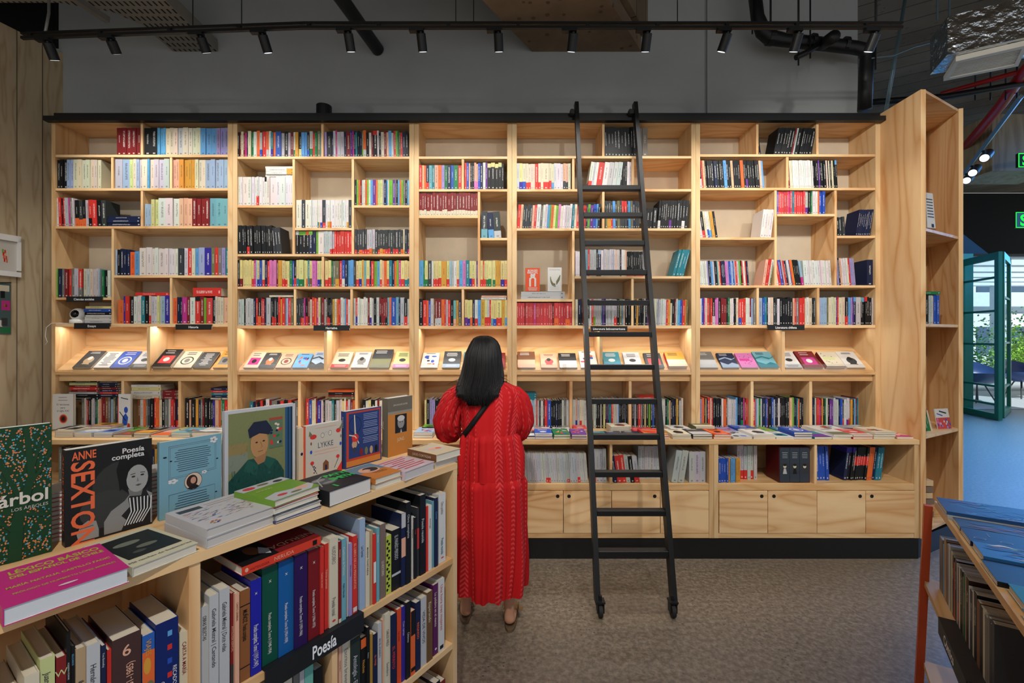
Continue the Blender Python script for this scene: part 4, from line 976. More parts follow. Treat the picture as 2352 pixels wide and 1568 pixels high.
# uz up the slope, uy to the right, ux out of the cover
def faceout(x0, x1, top, c1, c2, kind, lab, case, spine=None, w=0.016, zoff=0.0):
    X0, X1 = PX(x0), PX(x1); d = X1 - X0
    h = max(0.16, (852 - top) / 46.0 * 0.205)
    o = (X0, YU + 0.022, 1.3045)
    Mx = frame(o, ux, uy, uz)
    reg(Mx, w, d, h, C(spine or c1) if spine else C(c1), [], '', f'cover-out books on the sloping ledges', 'face', c1, 1.0, cen_art(c1, c2, kind), lab=lab, text=False)
    if spine: BOOKS[-1]['art'].insert(0, ('r', 0.01, 0.01, 1, 1, c1))
FO = [
 (162, 204, 809, 'd', 'z', 'fig', 'dark brown cover-out book with a pale figure, first on the leftmost ledge', A),
 (210, 247, 811, 'w', 'k', 'text', 'white cover-out book dotted with black lettering on the leftmost ledge', A),
 (249, 290, 810, 'b', 'w', 'circle', 'blue cover-out book with a pale head outline on the leftmost ledge', A),
 (294, 334, 810, 'i', 'd', 'band', 'light grey cover-out book left of the divider on the leftmost ledge', A),
 (347, 390, 808, 'k', 'x', 'pic', 'black cover-out book with a red picture on the leftmost ledge', A),
 (394, 436, 810, 'c', 'g', 'circle', 'cream cover-out book with a round drawing on the leftmost ledge', A),
 (440, 478, 812, 'd', 'k', 'text', 'dark grey cover-out book right of the round drawing, leftmost ledge', A),
 (486, 521, 808, 'Y', 'g', 'pic', 'orange yellow cover-out book at the right end of the leftmost ledge', A),
 (556, 590, 812, 'c', 'm', 'pic', 'cream cover-out book with a magenta picture at the start of the second ledge', B_),
 (592, 626, 814, 'd', 'o', 'fig', 'grey cover-out book with an orange figure on the second ledge', B_),
 (630, 666, 815, 'P', 'R', 'circle', 'pink cover-out book with an ornate round frame on the second ledge', B_),
 (669, 703, 818, 'B', 'o', 'multi', 'blue cover-out book with orange flowers on the second ledge', B_),
 (707, 740, 812, 's', 'k', 'wave', 'pale blue cover-out book left of the divider on the second ledge', B_),
 (757, 798, 812, 'c', 'r', 'band', 'cream cover-out book with a red foot band on the second ledge', B_),
 (804, 842, 812, 'i', 'g', 'fig', 'light grey cover-out book with a small figure on the second ledge', B_),
 (846, 892, 805, 'd', 'v', 'block', 'large dark cover-out book with a rocky picture on the second ledge', B_),
 (900, 938, 811, 'q', 'p', 'band', 'yellow cover-out book with a pink foot band on the second ledge', B_),
 (965, 1004, 814, 'w', 'b', 'multi', 'white cover-out book with colourful dots on the middle ledge', CC),
 (1015, 1055, 810, 'd', 's', 'band', 'slate blue cover-out book left of the woman on the middle ledge', CC),
 (1062, 1094, 812, 't', 'w', 'pic', 'teal cover-out book mostly hidden by the black hair', CC),
 (1128, 1160, 814, 'R', 'x', 'pic', 'dark red cover-out book right of the black hair', CC),
 (1189, 1230, 811, 'h', 'P', 'block', 'brown and pink cover-out book at the start of the wide ledge', D_),
 (1243, 1281, 818, 'P', 'x', 'fig', 'pink cover-out book with a small figure on the wide ledge', D_),
 (1286, 1327, 815, 'k', 'i', 'block', 'black cover-out book with a white headed picture on the wide ledge', D_),
 (1335, 1374, 810, 'w', 'r', 'multi', 'patterned cover-out book seen between the ladder stile and divider', D_),
 (1390, 1430, 812, 't', 'b', 'band', 'teal blue cover-out book between the ladder stiles', D_),
 (1439, 1478, 813, 'i', 'g', 'band', 'light grey cover-out book between the ladder stiles', D_),
 (1488, 1528, 815, 'd', 'x', 'pic', 'dark cover-out book with a red title, crossed by the right ladder stile', D_),
 (1537, 1580, 817, 'Y', 'c', 'block', 'ochre and yellow cover-out book with a red spine on the wide ledge', D_),
 (1610, 1652, 811, 'g', 'i', 'block', 'grey cover-out book at the start of the right-hand ledge', E_),
 (1662, 1701, 815, 'n', 's', 'wave', 'navy cover-out book with a wavy picture on the right-hand ledge', E_),
 (1706, 1745, 815, 'p', 'm', 'dots', 'bright pink cover-out book on the right-hand ledge', E_),
 (1749, 1792, 811, 'T', 't', 'wave', 'pale blue cover-out book with a blue shape on the right-hand ledge', E_),
 (1806, 1846, 810, 'w', 'i', 'band', 'white cover-out book right of the divider on the right-hand ledge', E_),
 (1850, 1894, 810, 'R', 'm', 'pic', 'maroon cover-out book with a magenta picture on the right-hand ledge', E_),
 (1900, 1944, 815, 'c', 'q', 'dots', 'cream cover-out book with black dots and a red spine on the right-hand ledge', E_),
 (1949, 1992, 811, 'w', 'd', 'fig', 'white and grey cover-out book last on the right-hand ledge', E_)]
for f_ in FO: faceout(*f_, spine=('r' if f_[3] == 'Y' and f_[0] > 1500 else ('R' if f_[4] == 'q' else None)), w=0.03 if f_[0] in (1537, 1900, 347) else 0.016)
# clear acrylic lips holding them
MAC = bpy.data.materials.new('clear_acrylic'); n = nt(MAC)
tr = N(n, 'ShaderNodeBsdfTransparent'); gl = N(n, 'ShaderNodeBsdfGlossy'); gl.inputs['Roughness'].default_value = 0.03
fz = N(n, 'ShaderNodeFresnel'); fz.inputs[0].default_value = 1.45; mx_ = N(n, 'ShaderNodeMixShader')
mx_.inputs[0].default_value = 0.10; L(n, tr.outputs[0], mx_.inputs[1]); L(n, gl.outputs[0], mx_.inputs[2]); out(n, mx_)
for k, (xa, xb) in enumerate(((127, 337), (344, 523), (545, 744), (751, 940), (962, 1165), (1187, 1377), (1386, 1588), (1608, 1796), (1804, 2011))):
    names = ('far left', 'second', 'third', 'fourth', 'fifth, behind the hair', 'sixth', 'seventh', 'eighth', 'last')
    tag(MB().box(PX(xa) + 0.002, PX(xb) - 0.002, YU - 0.0015, YU + 0.0015, 1.2845, 1.345).build('acrylic_lip', MAC, origin=(PX(xa), YU, 1.284)), f'clear acrylic strip holding cover-out books in the {names[k]} display bay', 'acrylic strip', 'clear strips along the display ledges')

# books standing cover-out elsewhere on the wall
def stand(x0, x1, top, base, c1, art, lab, Y, w=0.02, spine=None, lean=0.0, yaw=0.0, group='cover-out books standing on the shelves'):
    d = PX(x1, Y) - PX(x0, Y); h = PZ(top, Y) - PZ(base, Y)
    a = R_(lean)
    Mx = Matrix.Translation((PX(x0, Y), Y + w, PZ(base, Y) + 0.001)) @ Matrix.Rotation(R_(yaw), 4, 'Z') @ Matrix.Rotation(-a, 4, 'X') @ frame((0, 0, 0), (0, -1, 0), (1, 0, 0), (0, 0, 1))
    reg(Mx, w, d, h, C(spine or c1), [], '', group, 'face', c1, 1.0, ([('r', .004, .004, .996, .996, c1)] if spine else []) + art, lab=lab, text=False)
zt_ = 669
stand(1207, 1240, 615.5, zt_, (240, 84, 24), [('t', 'BORGES', .5, .85, .021, 0, 'c', 0, .03, 'w'), ('t', 'ESENCIAL', .5, .765, .019, 0, 'c', 0, .03, 'w'), ('r', .26, .2, .38, .56, 'w'), ('r', .62, .2, .74, .56, 'w'),
  ('l', [(.32, .54), (.42, .62), (.6, .62), (.68, .54)], .006), ] [:4] + [('l', [(.3, .52), (.44, .6), (.58, .6), (.7, .52)], .007, 'w'), ('l', [(.34, .64), (.68, .74)], .006, 'w'), ('l', [(.36, .74), (.66, .64)], .006, 'w')] + lines(.16, .84, .04, .14, 3, 'w', .018),
  'orange book with a white letter n sign standing on two grey books', YU + 0.03, w=0.022, spine='v')
stand(1258, 1290, 614.5, zt_, 'w', [('t', 'OCTAVIO PAZ', .5, .88, .013, 0, 'c', 0, 0, 'g')] + [('l', [(.2 + .3 * (1 - math.cos(q * .22)), .62 - .36 * math.sin(q * .22)) for q in range(9)], [.002 + .0016 * q for q in range(9)], 'v')] + [('l', [(.62, .28 + .03 * q), (.86 + .01 * q, .5 + .045 * q)], .003, 'v') for q in range(5)] + lines(.15, .85, .06, .22, 4, 'i', .012),
  'white book with a green feather curl standing on two grey books', YU + 0.03, w=0.024)
stack(1197, 1298, 669, 687, 'i4i4', 'flat pair under the orange book, ladder bookcase', g(D_, r5), jx=0.002, dep=0.16)
stand(121, 168, 905, 986, 'w', [('t', '21 lecciones', .5, .68, .02, 0, 'c', 0, 0, 'd'), ('t', 'para', .5, .59, .02, 0, 'c', 0, 0, 'd'), ('t', 'el siglo XXI', .5, .5, .02, 0, 'c', 0, 0, 'd'), ('e', .52, .3, .2, .13, 'o'), ('e', .52, .3, .15, .1, 'R'), ('e', .52, .3, .08, .055, 'k')] + lines(.25, .75, .82, .9, 2, 'g', .012),
  'white book with an orange eye titled 21 lecciones at the left end of the worktop', YU - 0.02, w=0.022)
stand(272, 300, 905, 986, 'w', [('p', [(.3, .1), (.7, .12), (.8, .34), (.6, .46), (.35, .36)], 'b'), ('e', .62, .55, .16, .09, 'b'), ('p', [(.7, .02), (.98, .02), (.95, .16), (.75, .18)], 'r'), ('l', [(.1, .5), (.6, .25)], .003, 'k'), ('l', [(.2, .9), (.8, .85)], .003, 'k')],
  'white book with a blue doodle figure standing on the worktop', YU + 0.0, w=0.018)
# slipcase with three dark volumes in the right base cabinet
Ys = YB + 0.03
t = thing('slipcase', (PX(1790, Ys), Ys, zb(1112)), 'dark slipcase holding three volumes with portraits on their spines, in the base cabinet', 'book box')
x0s, x1s = PX(1790, Ys), PX(1861, Ys); z0s = zb(1112) + 0.001; z1s = zb(1029)
MSL = plain('dark_red_card', (84, 18, 22), 0.4); MVOL = plain('slate_cloth', (44, 54, 66), 0.6)
MB().box(x0s, x0s + .003, Ys + .004, Ys + .17, z0s, z1s).box(x1s - .003, x1s, Ys + .004, Ys + .17, z0s, z1s).box(x0s + .003, x1s - .003, Ys + .004, Ys + .17, z1s - .003, z1s).box(x0s + .003, x1s - .003, Ys + .004, Ys + .17, z0s, z0s + .003).build('case', MSL, t)
for k in range(3):
    w = (x1s - x0s - .008) / 3; a = x0s + .004 + k * w
    v = MB().box(a + .0005, a + w - .0005, Ys, Ys + .16, z0s + .004, z1s - .004, bev=.002).build('volume', MVOL, t)
    m2 = MB(); hh = z1s - z0s
    fr = lambda aa, bb, kk, a=a, w=w: (a + aa, Ys - kk, z0s + bb)
    art_faces(m2, [('r', .12, .24, .88, .56, 'd'), ('e', .5, .46, .16, .05, 'c'), ('p', [(.3, .25), (.4, .4), (.6, .4), (.72, .25)], ('i', 'k', 'd')[k]), ('e', .5, .5, .17, .03, 'k')] + lines(.2, .8, .7, .84, 4, 'i', .01), fr, w, hh)
    pr_ = m2.build('spine_print', MBK, v, origin=(0, 0, 0)); pr_.location = -Vector(t.location)

# ------------------------------------------------------------------ books lying flat on the worktop
def flat(px, py_front, wpx, c1, c2, kind, lab, n=1, w=0.018, rot=0.0, d=0.215, z0=0.8352, Yf=None, spine=None):
    """cover-up book, near edge at pixel row py_front"""
    z = z0
    Yf = Yf or (CH - z) * F / (py_front - CY)
    X0 = PX(px, Yf); wd = wpx / F * Yf
    for k in range(n):
        Mx = Matrix.Translation((X0 + random.uniform(-.004, .004), Yf + random.uniform(0, .006), z)) @ Matrix.Rotation(R_(rot + random.uniform(-1.5, 1.5)), 4, 'Z') @ frame((0, 0, 0), (0, 0, 1), (1, 0, 0), (0, 1, 0))
        top = k == n - 1
        l_ = lab if top else (f'book {("directly" if k == n - 2 else "second")} under the ' + lab)
        reg(Mx, w * .97, wd, d, C(spine or c1), [], '', 'books lying flat on the worktop', 'flat', c1, 1.3 if top else .35, cen_art(c1, c2, kind) if top else None, lab=l_, text=False)
        z += w
fl = flat
front = [
 (1205, 27, 'n', 'w', 'pic', 'dark blue book lying just right of the red sleeve', 1), (1230, 40, 'b', 'i', 'band', 'plain blue book lying right of the red sleeve', 2),
 (1273, 38, 'e', 'r', 'multi', 'multicoloured book lying between the blue and purple ones', 2), (1314, 35, 'u', 'p', 'multi', 'purple book lying left of the ladder', 2),
 (1358, 40, 't', 'G', 'pic', 'teal book with a green picture lying behind the ladder', 1), (1400, 38, 'd', 'b', 'wave', 'dark slate book lying behind the ladder', 1), (1440, 40, 'n', 'g', 'wave', 'navy book lying behind the ladder', 1),
 (1484, 52, 'r', 'Y', 'wave', 'orange red book lying behind the right ladder stile', 2), (1545, 43, 'c', 'k', 'fig', 'cream book with dark mark lying right of the ladder', 2),
 (1592, 45, 'd', 'i', 'block', 'dark glossy book lying before the seam of the cabinets', 2), (1640, 40, 'o', 'r', 'band', 'orange book lying right of the dark glossy one', 2), (1684, 44, 'i', 'k', 'multi', 'grey book with black shapes lying on the right worktop', 1),
 (1731, 50, 'w', 'd', 'fig', 'white book with a grey corner picture lying on the right worktop', 2), (1783, 40, 'w', 't', 'pic', 'white and teal book lying on the right worktop', 1), (1825, 42, 'b', 'w', 'circle', 'blue book with a white ring lying on the right worktop', 3),
 (1870, 42, 't', 'u', 'block', 'teal and purple book lying on the right worktop', 1), (1914, 44, 'w', 'v', 'block', 'white book with olive squares lying on the right worktop', 2), (1960, 46, 'r', 'w', 'band', 'orange red book lying near the end of the right worktop', 2),
 (2009, 50, 'c', 'g', 'multi', 'cream patterned book lying near the right end of the worktop', 3), (2063, 38, 'P', 'm', 'wave', 'pink patterned book last on the right end of the worktop', 1)]
for x, wp, c1, c2, kd, lb, nn in front: fl(x, 1008.5, wp * 1.03 - 1, c1, c2, kd, lb, nn, rot=random.uniform(-2, 2), w=0.017, d=0.2)
back = [(1222, 44, 'w', 'r', 'wave', 'white book with red scribbles lying in the back row right of the sleeve', 1), (1270, 40, 'w', 'b', 'multi', 'white and blue book lying in the back row', 1), (1319, 30, 'r', 'r', 'text', 'small red book lying in the back row left of the ladder', 2),
 (1404, 48, 'c', 'R', 'fig', 'cream book lying in the back row between the ladder stiles', 3), (1456, 50, 'r', 'k', 'multi', 'red book lying in the back row between the ladder stiles', 1), (1542, 46, 'w', 'd', 'fig', 'white book with a drawing lying in the back row right of the ladder', 2),
 (1600, 44, 'v', 'c', 'block', 'olive book lying in the back row before the right bookcase', 3), (1660, 34, 'l', 'u', 'multi', 'lilac book lying in the back row of the right worktop', 1), (1694, 46, 'b', 'n', 'band', 'blue book lying in the back row of the right worktop', 2),
 (1744, 40, 'G', 'o', 'multi', 'green and orange book lying in the back row of the right worktop', 1), (1790, 42, 't', 'w', 'pic', 'teal book lying in the back row of the right worktop', 1), (1872, 70, 'w', 't', 'multi', 'large white book with teal print lying in the back row', 2), (1950, 60, 'i', 'd', 'wave', 'large grey book lying in the back row near the right end', 2)]
for x, wp, c1, c2, kd, lb, nn in back: fl(x + (x - 1175) * -0.0, 0, wp, c1, c2, kd, lb, nn, rot=random.uniform(-3, 3), w=0.016, d=0.15, Yf=3.405)
left = [(125, 42, 'c', 'k', 'pic', 'cream edged book lying at the left end of the worktop', 3), (170, 40, 'w', 's', 'wave', 'white book lying on the left worktop', 2), (213, 42, 's', 'b', 'pic', 'pale blue book lying on the left worktop', 2), (258, 44, 'h', 'o', 'multi', 'brown book with orange print lying on the left worktop', 1),
 (305, 38, 'k', 'Y', 'block', 'black and yellow book lying on the left worktop', 2), (346, 42, 'P', 'o', 'block', 'peach orange book lying on the left worktop', 1), (392, 44, 'T', 'd', 'multi', 'dark teal book lying on the left worktop', 2), (440, 60, 'w', 'g', 'wave', 'white book with grey drawing lying left of the framed portrait book', 2)]
for x, wp, c1, c2, kd, lb, nn in left: fl(x, 1004, wp, c1, c2, kd, lb, nn, rot=random.uniform(-2, 2), w=0.016, d=0.2)
lb_ = [(130, 60, 'd', 'k', 'wave', 'dark book lying behind on the left worktop', 2), (196, 56, 'Y', 'u', 'band', 'yellow book lying behind on the left worktop', 3), (256, 50, 'G', 'k', 'text', 'lime green book lying behind on the left worktop', 1), (330, 50, 'l', 'w', 'pic', 'lavender book lying behind on the left worktop', 1), (388, 48, 'q', 'w', 'circle', 'pale green book with a white disc lying behind on the left worktop', 1), (445, 50, 'd', 't', 'multi', 'dark teal patterned book lying behind on the left worktop', 1)]
for x, wp, c1, c2, kd, lb, nn in lb_: fl(x, 0, wp, c1, c2, kd, lb, nn, rot=random.uniform(-2, 2), w=0.017, d=0.15, Yf=3.40)
mid = [(950, 44, 's', 'o', 'multi', 'white and orange book lying left of the red sleeve', 2), (1000, 40, 'w', 'b', 'wave', 'white and blue book lying left of the red sleeve', 1)]
for x, wp, c1, c2, kd, lb, nn in mid: fl(x, 1006, wp, c1, c2, kd, lb, nn, w=0.02, d=0.2)
fl(968, 0, 38, 'G', 'e', 'text', 'bright green book lying behind left of the red sleeve', 2, w=0.02, d=0.15, Yf=3.4)
fl(1012, 0, 36, 'm', 'p', 'text', 'magenta book lying behind left of the red sleeve', 1, w=0.02, d=0.15, Yf=3.4)

# ------------------------------------------------------------------ small things on shelves and the left wall
MWP = plain('white_plastic', (228, 228, 226), 0.35)
t = thing('security_camera', (PX(164), YU + 0.05, PZ(743)), 'small white ball security camera with black lens on the leftmost shelf', 'camera')
c0 = (PX(164), YU + 0.06, PZ(743) + 0.0005)
def ball(mb, c, r, sx=1, sz=1, n=16, col=(.5, .5, .5)):
    rings = []
    for i in range(1, n // 2 + 1):
        a = math.pi * i / (n // 2 + 1)
        rings.append([(c[0] + r * sx * math.sin(a) * math.cos(2 * math.pi * k / n), c[1] + r * sx * math.sin(a) * math.sin(2 * math.pi * k / n), c[2] + r * sz * math.cos(a)) for k in range(n)])
    mb.loft(rings, col); return mb
mb = MB(); mb.tube([(c0[0], c0[1], c0[2]), (c0[0], c0[1], c0[2] + .008), (c0[0], c0[1], c0[2] + .03), (c0[0], c0[1], c0[2] + .036)], [.05, .056, .054, .04], 24); mb.build('base', MWP, t, smooth=True)
ball(MB(), (c0[0], c0[1], c0[2] + .071), .052, n=24).build('head', MWP, t, smooth=True)
MGL = plain('black_glass', (8, 9, 12), 0.08)
ball(MB(), (c0[0] + .004, c0[1] - .022, c0[2] + .074), .036, n=20).build('lens', MGL, t, smooth=True)
pts = [(PX(158), YU + .04, c0[2] + .003), (PX(140), YU - .0, c0[2] + .004), (PX(122), YU - .012, PZ(742)), (PX(110), YU - .012, PZ(752)), (PX(107), YU - .01, PZ(772)), (PX(112), YU - .01, PZ(785)), (PX(106), YU - .01, PZ(792))]
pipe('charging_cable', pts, 0.002, MWP, 'thin white cable hanging beside the far left bookcase', 'cable', 6)
# frames on the timber wall: placed on the splayed plane
wv = Vector((0.264, 1, 0)).normalized(); wn_ = Vector((1, -0.264, 0)).normalized()
def wallpt(px, py, off=0.0):
    k = (px - CX) / F; Y = (XL0 - 0.264 * YW + 0) / (k - 0.264)
    return Vector((k * Y, Y, PZ(py, Y))) + wn_ * off
def wallquad(mb, px0, px1, py0, py1, off0, off1, col):
    a = wallpt(px0, py1); b = wallpt(px1, py1); zt2 = wallpt((px0 + px1) / 2, py0).z; zb2 = a.z
    P = [a + wn_ * off0, b + wn_ * off0, b + wn_ * off1, a + wn_ * off1]
    Q = []
    for z in (zb2, zt2):
        for p in P: Q.append((p.x, p.y, z))
    mb.add(Q, [(0, 3, 2, 1), (4, 5, 6, 7), (0, 1, 5, 4), (1, 2, 6, 5), (2, 3, 7, 6), (3, 0, 4, 7)], col)
t = thing('framed_picture', tuple(wallpt(20, 630)), 'white framed picture with red and orange flowers hanging on the timber wall', 'picture')
mb = MB(); W_ = lin((230, 228, 220))
for q in ((-30, 43, 538, 546), (-30, 43, 622, 630), (36, 43, 546, 622), (-30, -22, 546, 622)): wallquad(mb, *q, 0.002, 0.03, W_)
mb.build('frame', MWP, t)
mb = MB(); wallquad(mb, -22, 36, 546, 622, 0.003, 0.012, lin((196, 192, 184)))
for i in range(10): wallquad(mb, 2 + i * 1.4, 6 + i * 1.2, 572 + (i * 7) % 26, 580 + (i * 7) % 26, 0.0125, 0.0128 + i * .0002, C(random.choice('roPGc')))
mb.build('picture_print', MBK, t)
t = thing('wall_calendar', tuple(wallpt(10, 766)), 'grey-green flower calendar hanging on the timber wall under the white frame', 'calendar')
mb = MB(); wallquad(mb, -20, 24, 650, 767, 0.002, 0.006, lin((70, 92, 92)))
for q, c in (((2, 22, 690, 712), 'm'), ((8, 15, 698, 705), 'Y'), ((-4, 20, 655, 668), 'c'), ((0, 10, 668, 684), 'k'), ((2, 16, 730, 748), 'd'), ((0, 23, 752, 764), 'e'), ((-10, 4, 735, 750), 'w')): wallquad(mb, *q, 0.0062, 0.0066, C(c))
mb.build('page', MBK, t)
MB().tube([tuple(wallpt(-20, 649, .006)), tuple(wallpt(24, 649, .006))], 0.004, 6).build('spiral_binding', MBLK, t)
# end bookcase contents
Ye = 3.42
stand(2130, 2158, 440, 523, 'w', lines(.1, .9, .3, .8, 7, 'd', .03) + [('r', .5, .02, .8, .12, 'k')], 'white printed poster book leaning on the top shelf of the end bookcase', 3.35, w=0.008, lean=4, yaw=18)
row(745, 2123, 2166, 676, 'k8k6i3i3c4b4b5', 'shelf at eye height of the end bookcase', 'books in the end bookcase', Y=3.36, dy=0.02)
stack(2120, 2166, 668.5, 675.5, 'e4', 'flat on the books of the end bookcase', 'books in the end bookcase', Y=3.36)
stand(2156, 2196, 940, 994, 'w', [('r', 0, 0, 1, .62, 'x')] + [('e', random.random() * .9 + .05, random.random() * .55 + .03, .05, .05, random.choice('bplwo')) for _ in range(26)] + [('l', [(.3, .9), (.8, .8)], .005, 'k'), ('l', [(.1, .8), (.5, .7)], .004, 'b')], 'zine with red and blue blossom cover on the lower shelf of the end bookcase', 3.42, w=0.006, lean=10, yaw=12)
row(1000, 2128, 2154, 942, 'x4j4e5e4k2c3', 'lower shelf of the end bookcase', 'books in the end bookcase', Y=3.33, lean=-14, dy=0.02)
# ------------------------------------------------------------------ front book island
BIG = 0
P0 = Vector((-0.205, 1.71, 0)); DU = Vector((0.559, 0.829, 0)).normalized(); DN = Vector((-0.829, 0.559, 0)).normalized()
HT = 1.08
IW = frame(tuple(P0), DU, DN, (0, 0, 1))              # island frame: x along the front, y into it, z up
def ia(px, s=0.0):
    """position along the front for pixel column px on the plane at depth s"""
    k = (px - CX) / F
    ox, oy = P0.x + DN.x * s, P0.y + DN.y * s
    t_ = (ox - k * oy) / (DU.x - k * DU.y)
    return -t_
def iz(px, py, s=0.0):
    a = ia(px, s); Y = P0.y + DN.y * s + DU.y * a
    return CH - (py - CY) / F * Y
class LM:                                             # builder whose geometry is given in the island frame
    def __init__(s, Mx): s.M = Mx; s.mb = MB()
    def box(s, *a, **k): s.mb.box(*a, M=s.M, **k); return s
isl = thing('display_bookcase', tuple(P0), 'low pine book island across the left foreground, Poesia sign on its shelf', 'bookcase')
WXI = WX; AL = -1.75; DI = 0.43
def ib(name, mat, *q, parent=isl):
    m = MB()
    for b in q: m.box(*b)
    o = m.build(name, mat, None); o.parent = parent; o.matrix_parent_inverse = Matrix.Identity(4)
    o.matrix_local = Matrix.Translation(-Vector(isl.location)) @ IW
    return o
Z2, Z3, Z4 = 0.73, 0.413, 0.10
ib('top_board', WEX, (AL, 0, -0.001, DI, HT - 0.022, HT))
for z in (Z2, Z3, Z4): ib('shelf', WEX, (AL + .02, -0.022, 0.002, DI - .012, z - 0.02, z))
ib('end_panel', WE, (-0.021, 0, 0.0, DI, 0, HT - 0.0225)); ib('end_panel', WE, (AL, AL + .019, 0.0, DI, 0, HT - 0.0225))
ib('back_panel', WX, (AL + .02, -0.022, DI - .011, DI, 0.0, HT - 0.0225))
ib('kick_board', WEX, (AL + .02, -0.022, 0.03, 0.045, 0, Z4 - .021))
aD = (ia(437) + ia(460)) / 2
ib('divider', WZ, (aD - .011, aD + .011, 0.003, DI - .012, Z2 + .0005, HT - .0225)); 
aD2 = (ia(765) + ia(776)) / 2
ib('divider', WZ, (aD2 - .009, aD2 + .009, 0.003, DI - .012, Z3 + .0005, Z2 - .0205))
ib('divider', WZ, (aD - .011, aD + .011, 0.003, DI - .012, Z3 + .0005, Z2 - .0205))
# section sign
a0, a1 = ia(607), ia(833)
sg = thing('shelf_sign', tuple(P0 + DU * a1 + Vector((0, 0, Z2))), 'large black shelf sign reading Poesia on the foreground bookcase', 'sign')
def loc_child(o, th): o.parent = th; o.matrix_parent_inverse = Matrix.Identity(4); o.matrix_local = Matrix.Translation(-Vector(th.location)) @ IW
o = MB().box(a0, a1, -0.0055, -0.0012, Z2 - .052, Z2 + .0035).box(a0, a1, -0.0012, 0.16, Z2 + .0008, Z2 + .0035).build('plate', MSIGN); loc_child(o, sg)
vs, fs, tw = text_mesh('Poesía', 0.02); aT = ia(715); sz = .048; sx = (ia(770) - aT) / tw
o = MB().add([(aT + a * sx, -0.0062, Z2 - .04 + b * sz) for a, b in vs], fs).build('lettering', MTXT); loc_child(o, sg)

PGC = lin((214, 206, 188))
def bigbook(Mx, w, d, h, col, bands, lab, spine_art=None, cover_art=None, group='books in the foreground bookcase', pages=(206, 198, 180), cat='book', c=.0016):
    global BIG; BIG += 1
    t = thing('book', (0, 0, 0), lab, cat, group, matrix=Mx)
    col = C(col)
    m = MB(); cover_mesh(m, w, d, h, col, bands, part='cover', text=False, c=c); m.build('cover', MBK, t)
    m = MB(); cover_mesh(m, w, d, h, col, bands, part='pages', text=False, pages=pages, c=c); m.build('page_block', MBK, t)
    if spine_art:
        m = MB(); art_faces(m, spine_art, lambda a, b, k: (a, -k, b), w, h, 0.00025); m.build('spine_print', MBK, t)
    if cover_art:
        m = MB(); art_faces(m, cover_art, lambda a, b, k: (w + k, a, b), d, h, 0.00025); m.build('cover_print', MBK, t)
    return t
def sp_text(s, w, h, a0=.12, a1=.9, col='w', up=False, size=None, x=.5):
    """spine lettering running down the spine between fractions a0..a1 of the height (from the top)"""
    L0 = (a1 - a0) * h; size = size or min(w * .62, .02)
    vs, fs, tw = text_mesh(s, .01); wd = min(L0, tw * size * 1.0)
    if up: return ('t', s, x + size * .35 / w, 1 - a1, size, 90, 'l', wd, .01, col)
    return ('t', s, x - size * .35 / w, 1 - a0, size, -90, 'l', wd, .01, col)
def shelfbook(px0, px1, ytop, col, zsh, lab, prints=(), bands=(), lean=0.0, d=0.15, s0=None, pages=(206, 198, 180), h=None):
    s = 0.006 + random.uniform(0, .01) if s0 is None else s0
    a, b = ia(px0, s), ia(px1, s)
    H = h or (iz((px0 + px1) / 2, ytop, s) - zsh - .001)
    w = max(.004, (b - a) * .97)
    zl = zsh + .001 + (0.0035 if (zsh == Z2 and px0 > 590 and px1 < 836) else 0)
    ca, sa = math.cos(R_(lean)), math.sin(R_(lean))
    Mx = IW @ frame((a, s, zl + (w * sa if lean > 0 else 0)), (ca, 0, -sa), (0, 1, 0), (sa, 0, ca))
    pr = []
    for p in prints:
        if isinstance(p, tuple) and p[0] == 'S':      # ('S', text, a0, a1, colour[, up, size, x])
            kw = dict(p[5]) if len(p) > 5 else {}
            pr.append(sp_text(p[1], w, H, p[2], p[3], p[4], **kw))
        else: pr.append(p)
    return bigbook(Mx, w, d, H, col, [(q[0], q[1], C(q[2])) for q in bands], lab, pr)
u_ = lambda **k: k
# upper shelf, left bay
UL = 'standing in left bay of front island'
shelfbook(-62, -30, 1590, 'c', Z2, f'cream book {UL}, cut by the left edge', h=.2)
shelfbook(-26, 8, 1545, 'i', Z2, f'pale grey book {UL}, leftmost in frame', h=.21)
shelfbook(10, 52, 1545, 'z', Z2, f'beige book {UL} at the lower left corner', h=.205)
shelfbook(56, 92, 1548, 'c', Z2, f'light book {UL}, left of the pale green one', [('S', 'Antología', .1, .6, 'd')])
shelfbook(92, 127, 1510, 'q', Z2, f'pale green book {UL}', [('S', 'Juan Gelman', .1, .7, 'd')])
shelfbook(129, 153, 1508, 'R', Z2, f'maroon book with white monogram {UL}', [('t', 'W', .5, .86, .016, 0, 'c', 0, 0, 'q')])
shelfbook(153, 162, 1450, 'k', Z2, f'very thin tall dark book {UL}', [('S', 'ALEJANDRA PIZARNIK', .2, .8, 'i')])
shelfbook(162, 173, 1483, 'k', Z2, f'thin black book with blue lettering {UL}', [('S', 'RELICARIOS', .06, .34, 'B')])
shelfbook(174, 198, 1488, 'z', Z2, f'beige book with a dotted label {UL}', [('S', 'LO QUE TENEMOS', .25, .9, 'd'), ('l', [(.2, .74), (.8, .74)], .0006, 'k')])
shelfbook(199, 231, 1478, 'i', Z2, f'light grey book with long dark serif lettering {UL}', [('S', 'Hernán Loyola', .16, .85, 'd')])
shelfbook(232, 244, 1482, 'n', Z2, f'thin dark green-blue book {UL}', [('S', 'Yves Bonnefoy', .06, .5, 'i')])
shelfbook(245, 256, 1492, 'r', Z2, f'thin red book {UL}', [('S', 'POESÍA REUNIDA', .3, .9, 'P')])
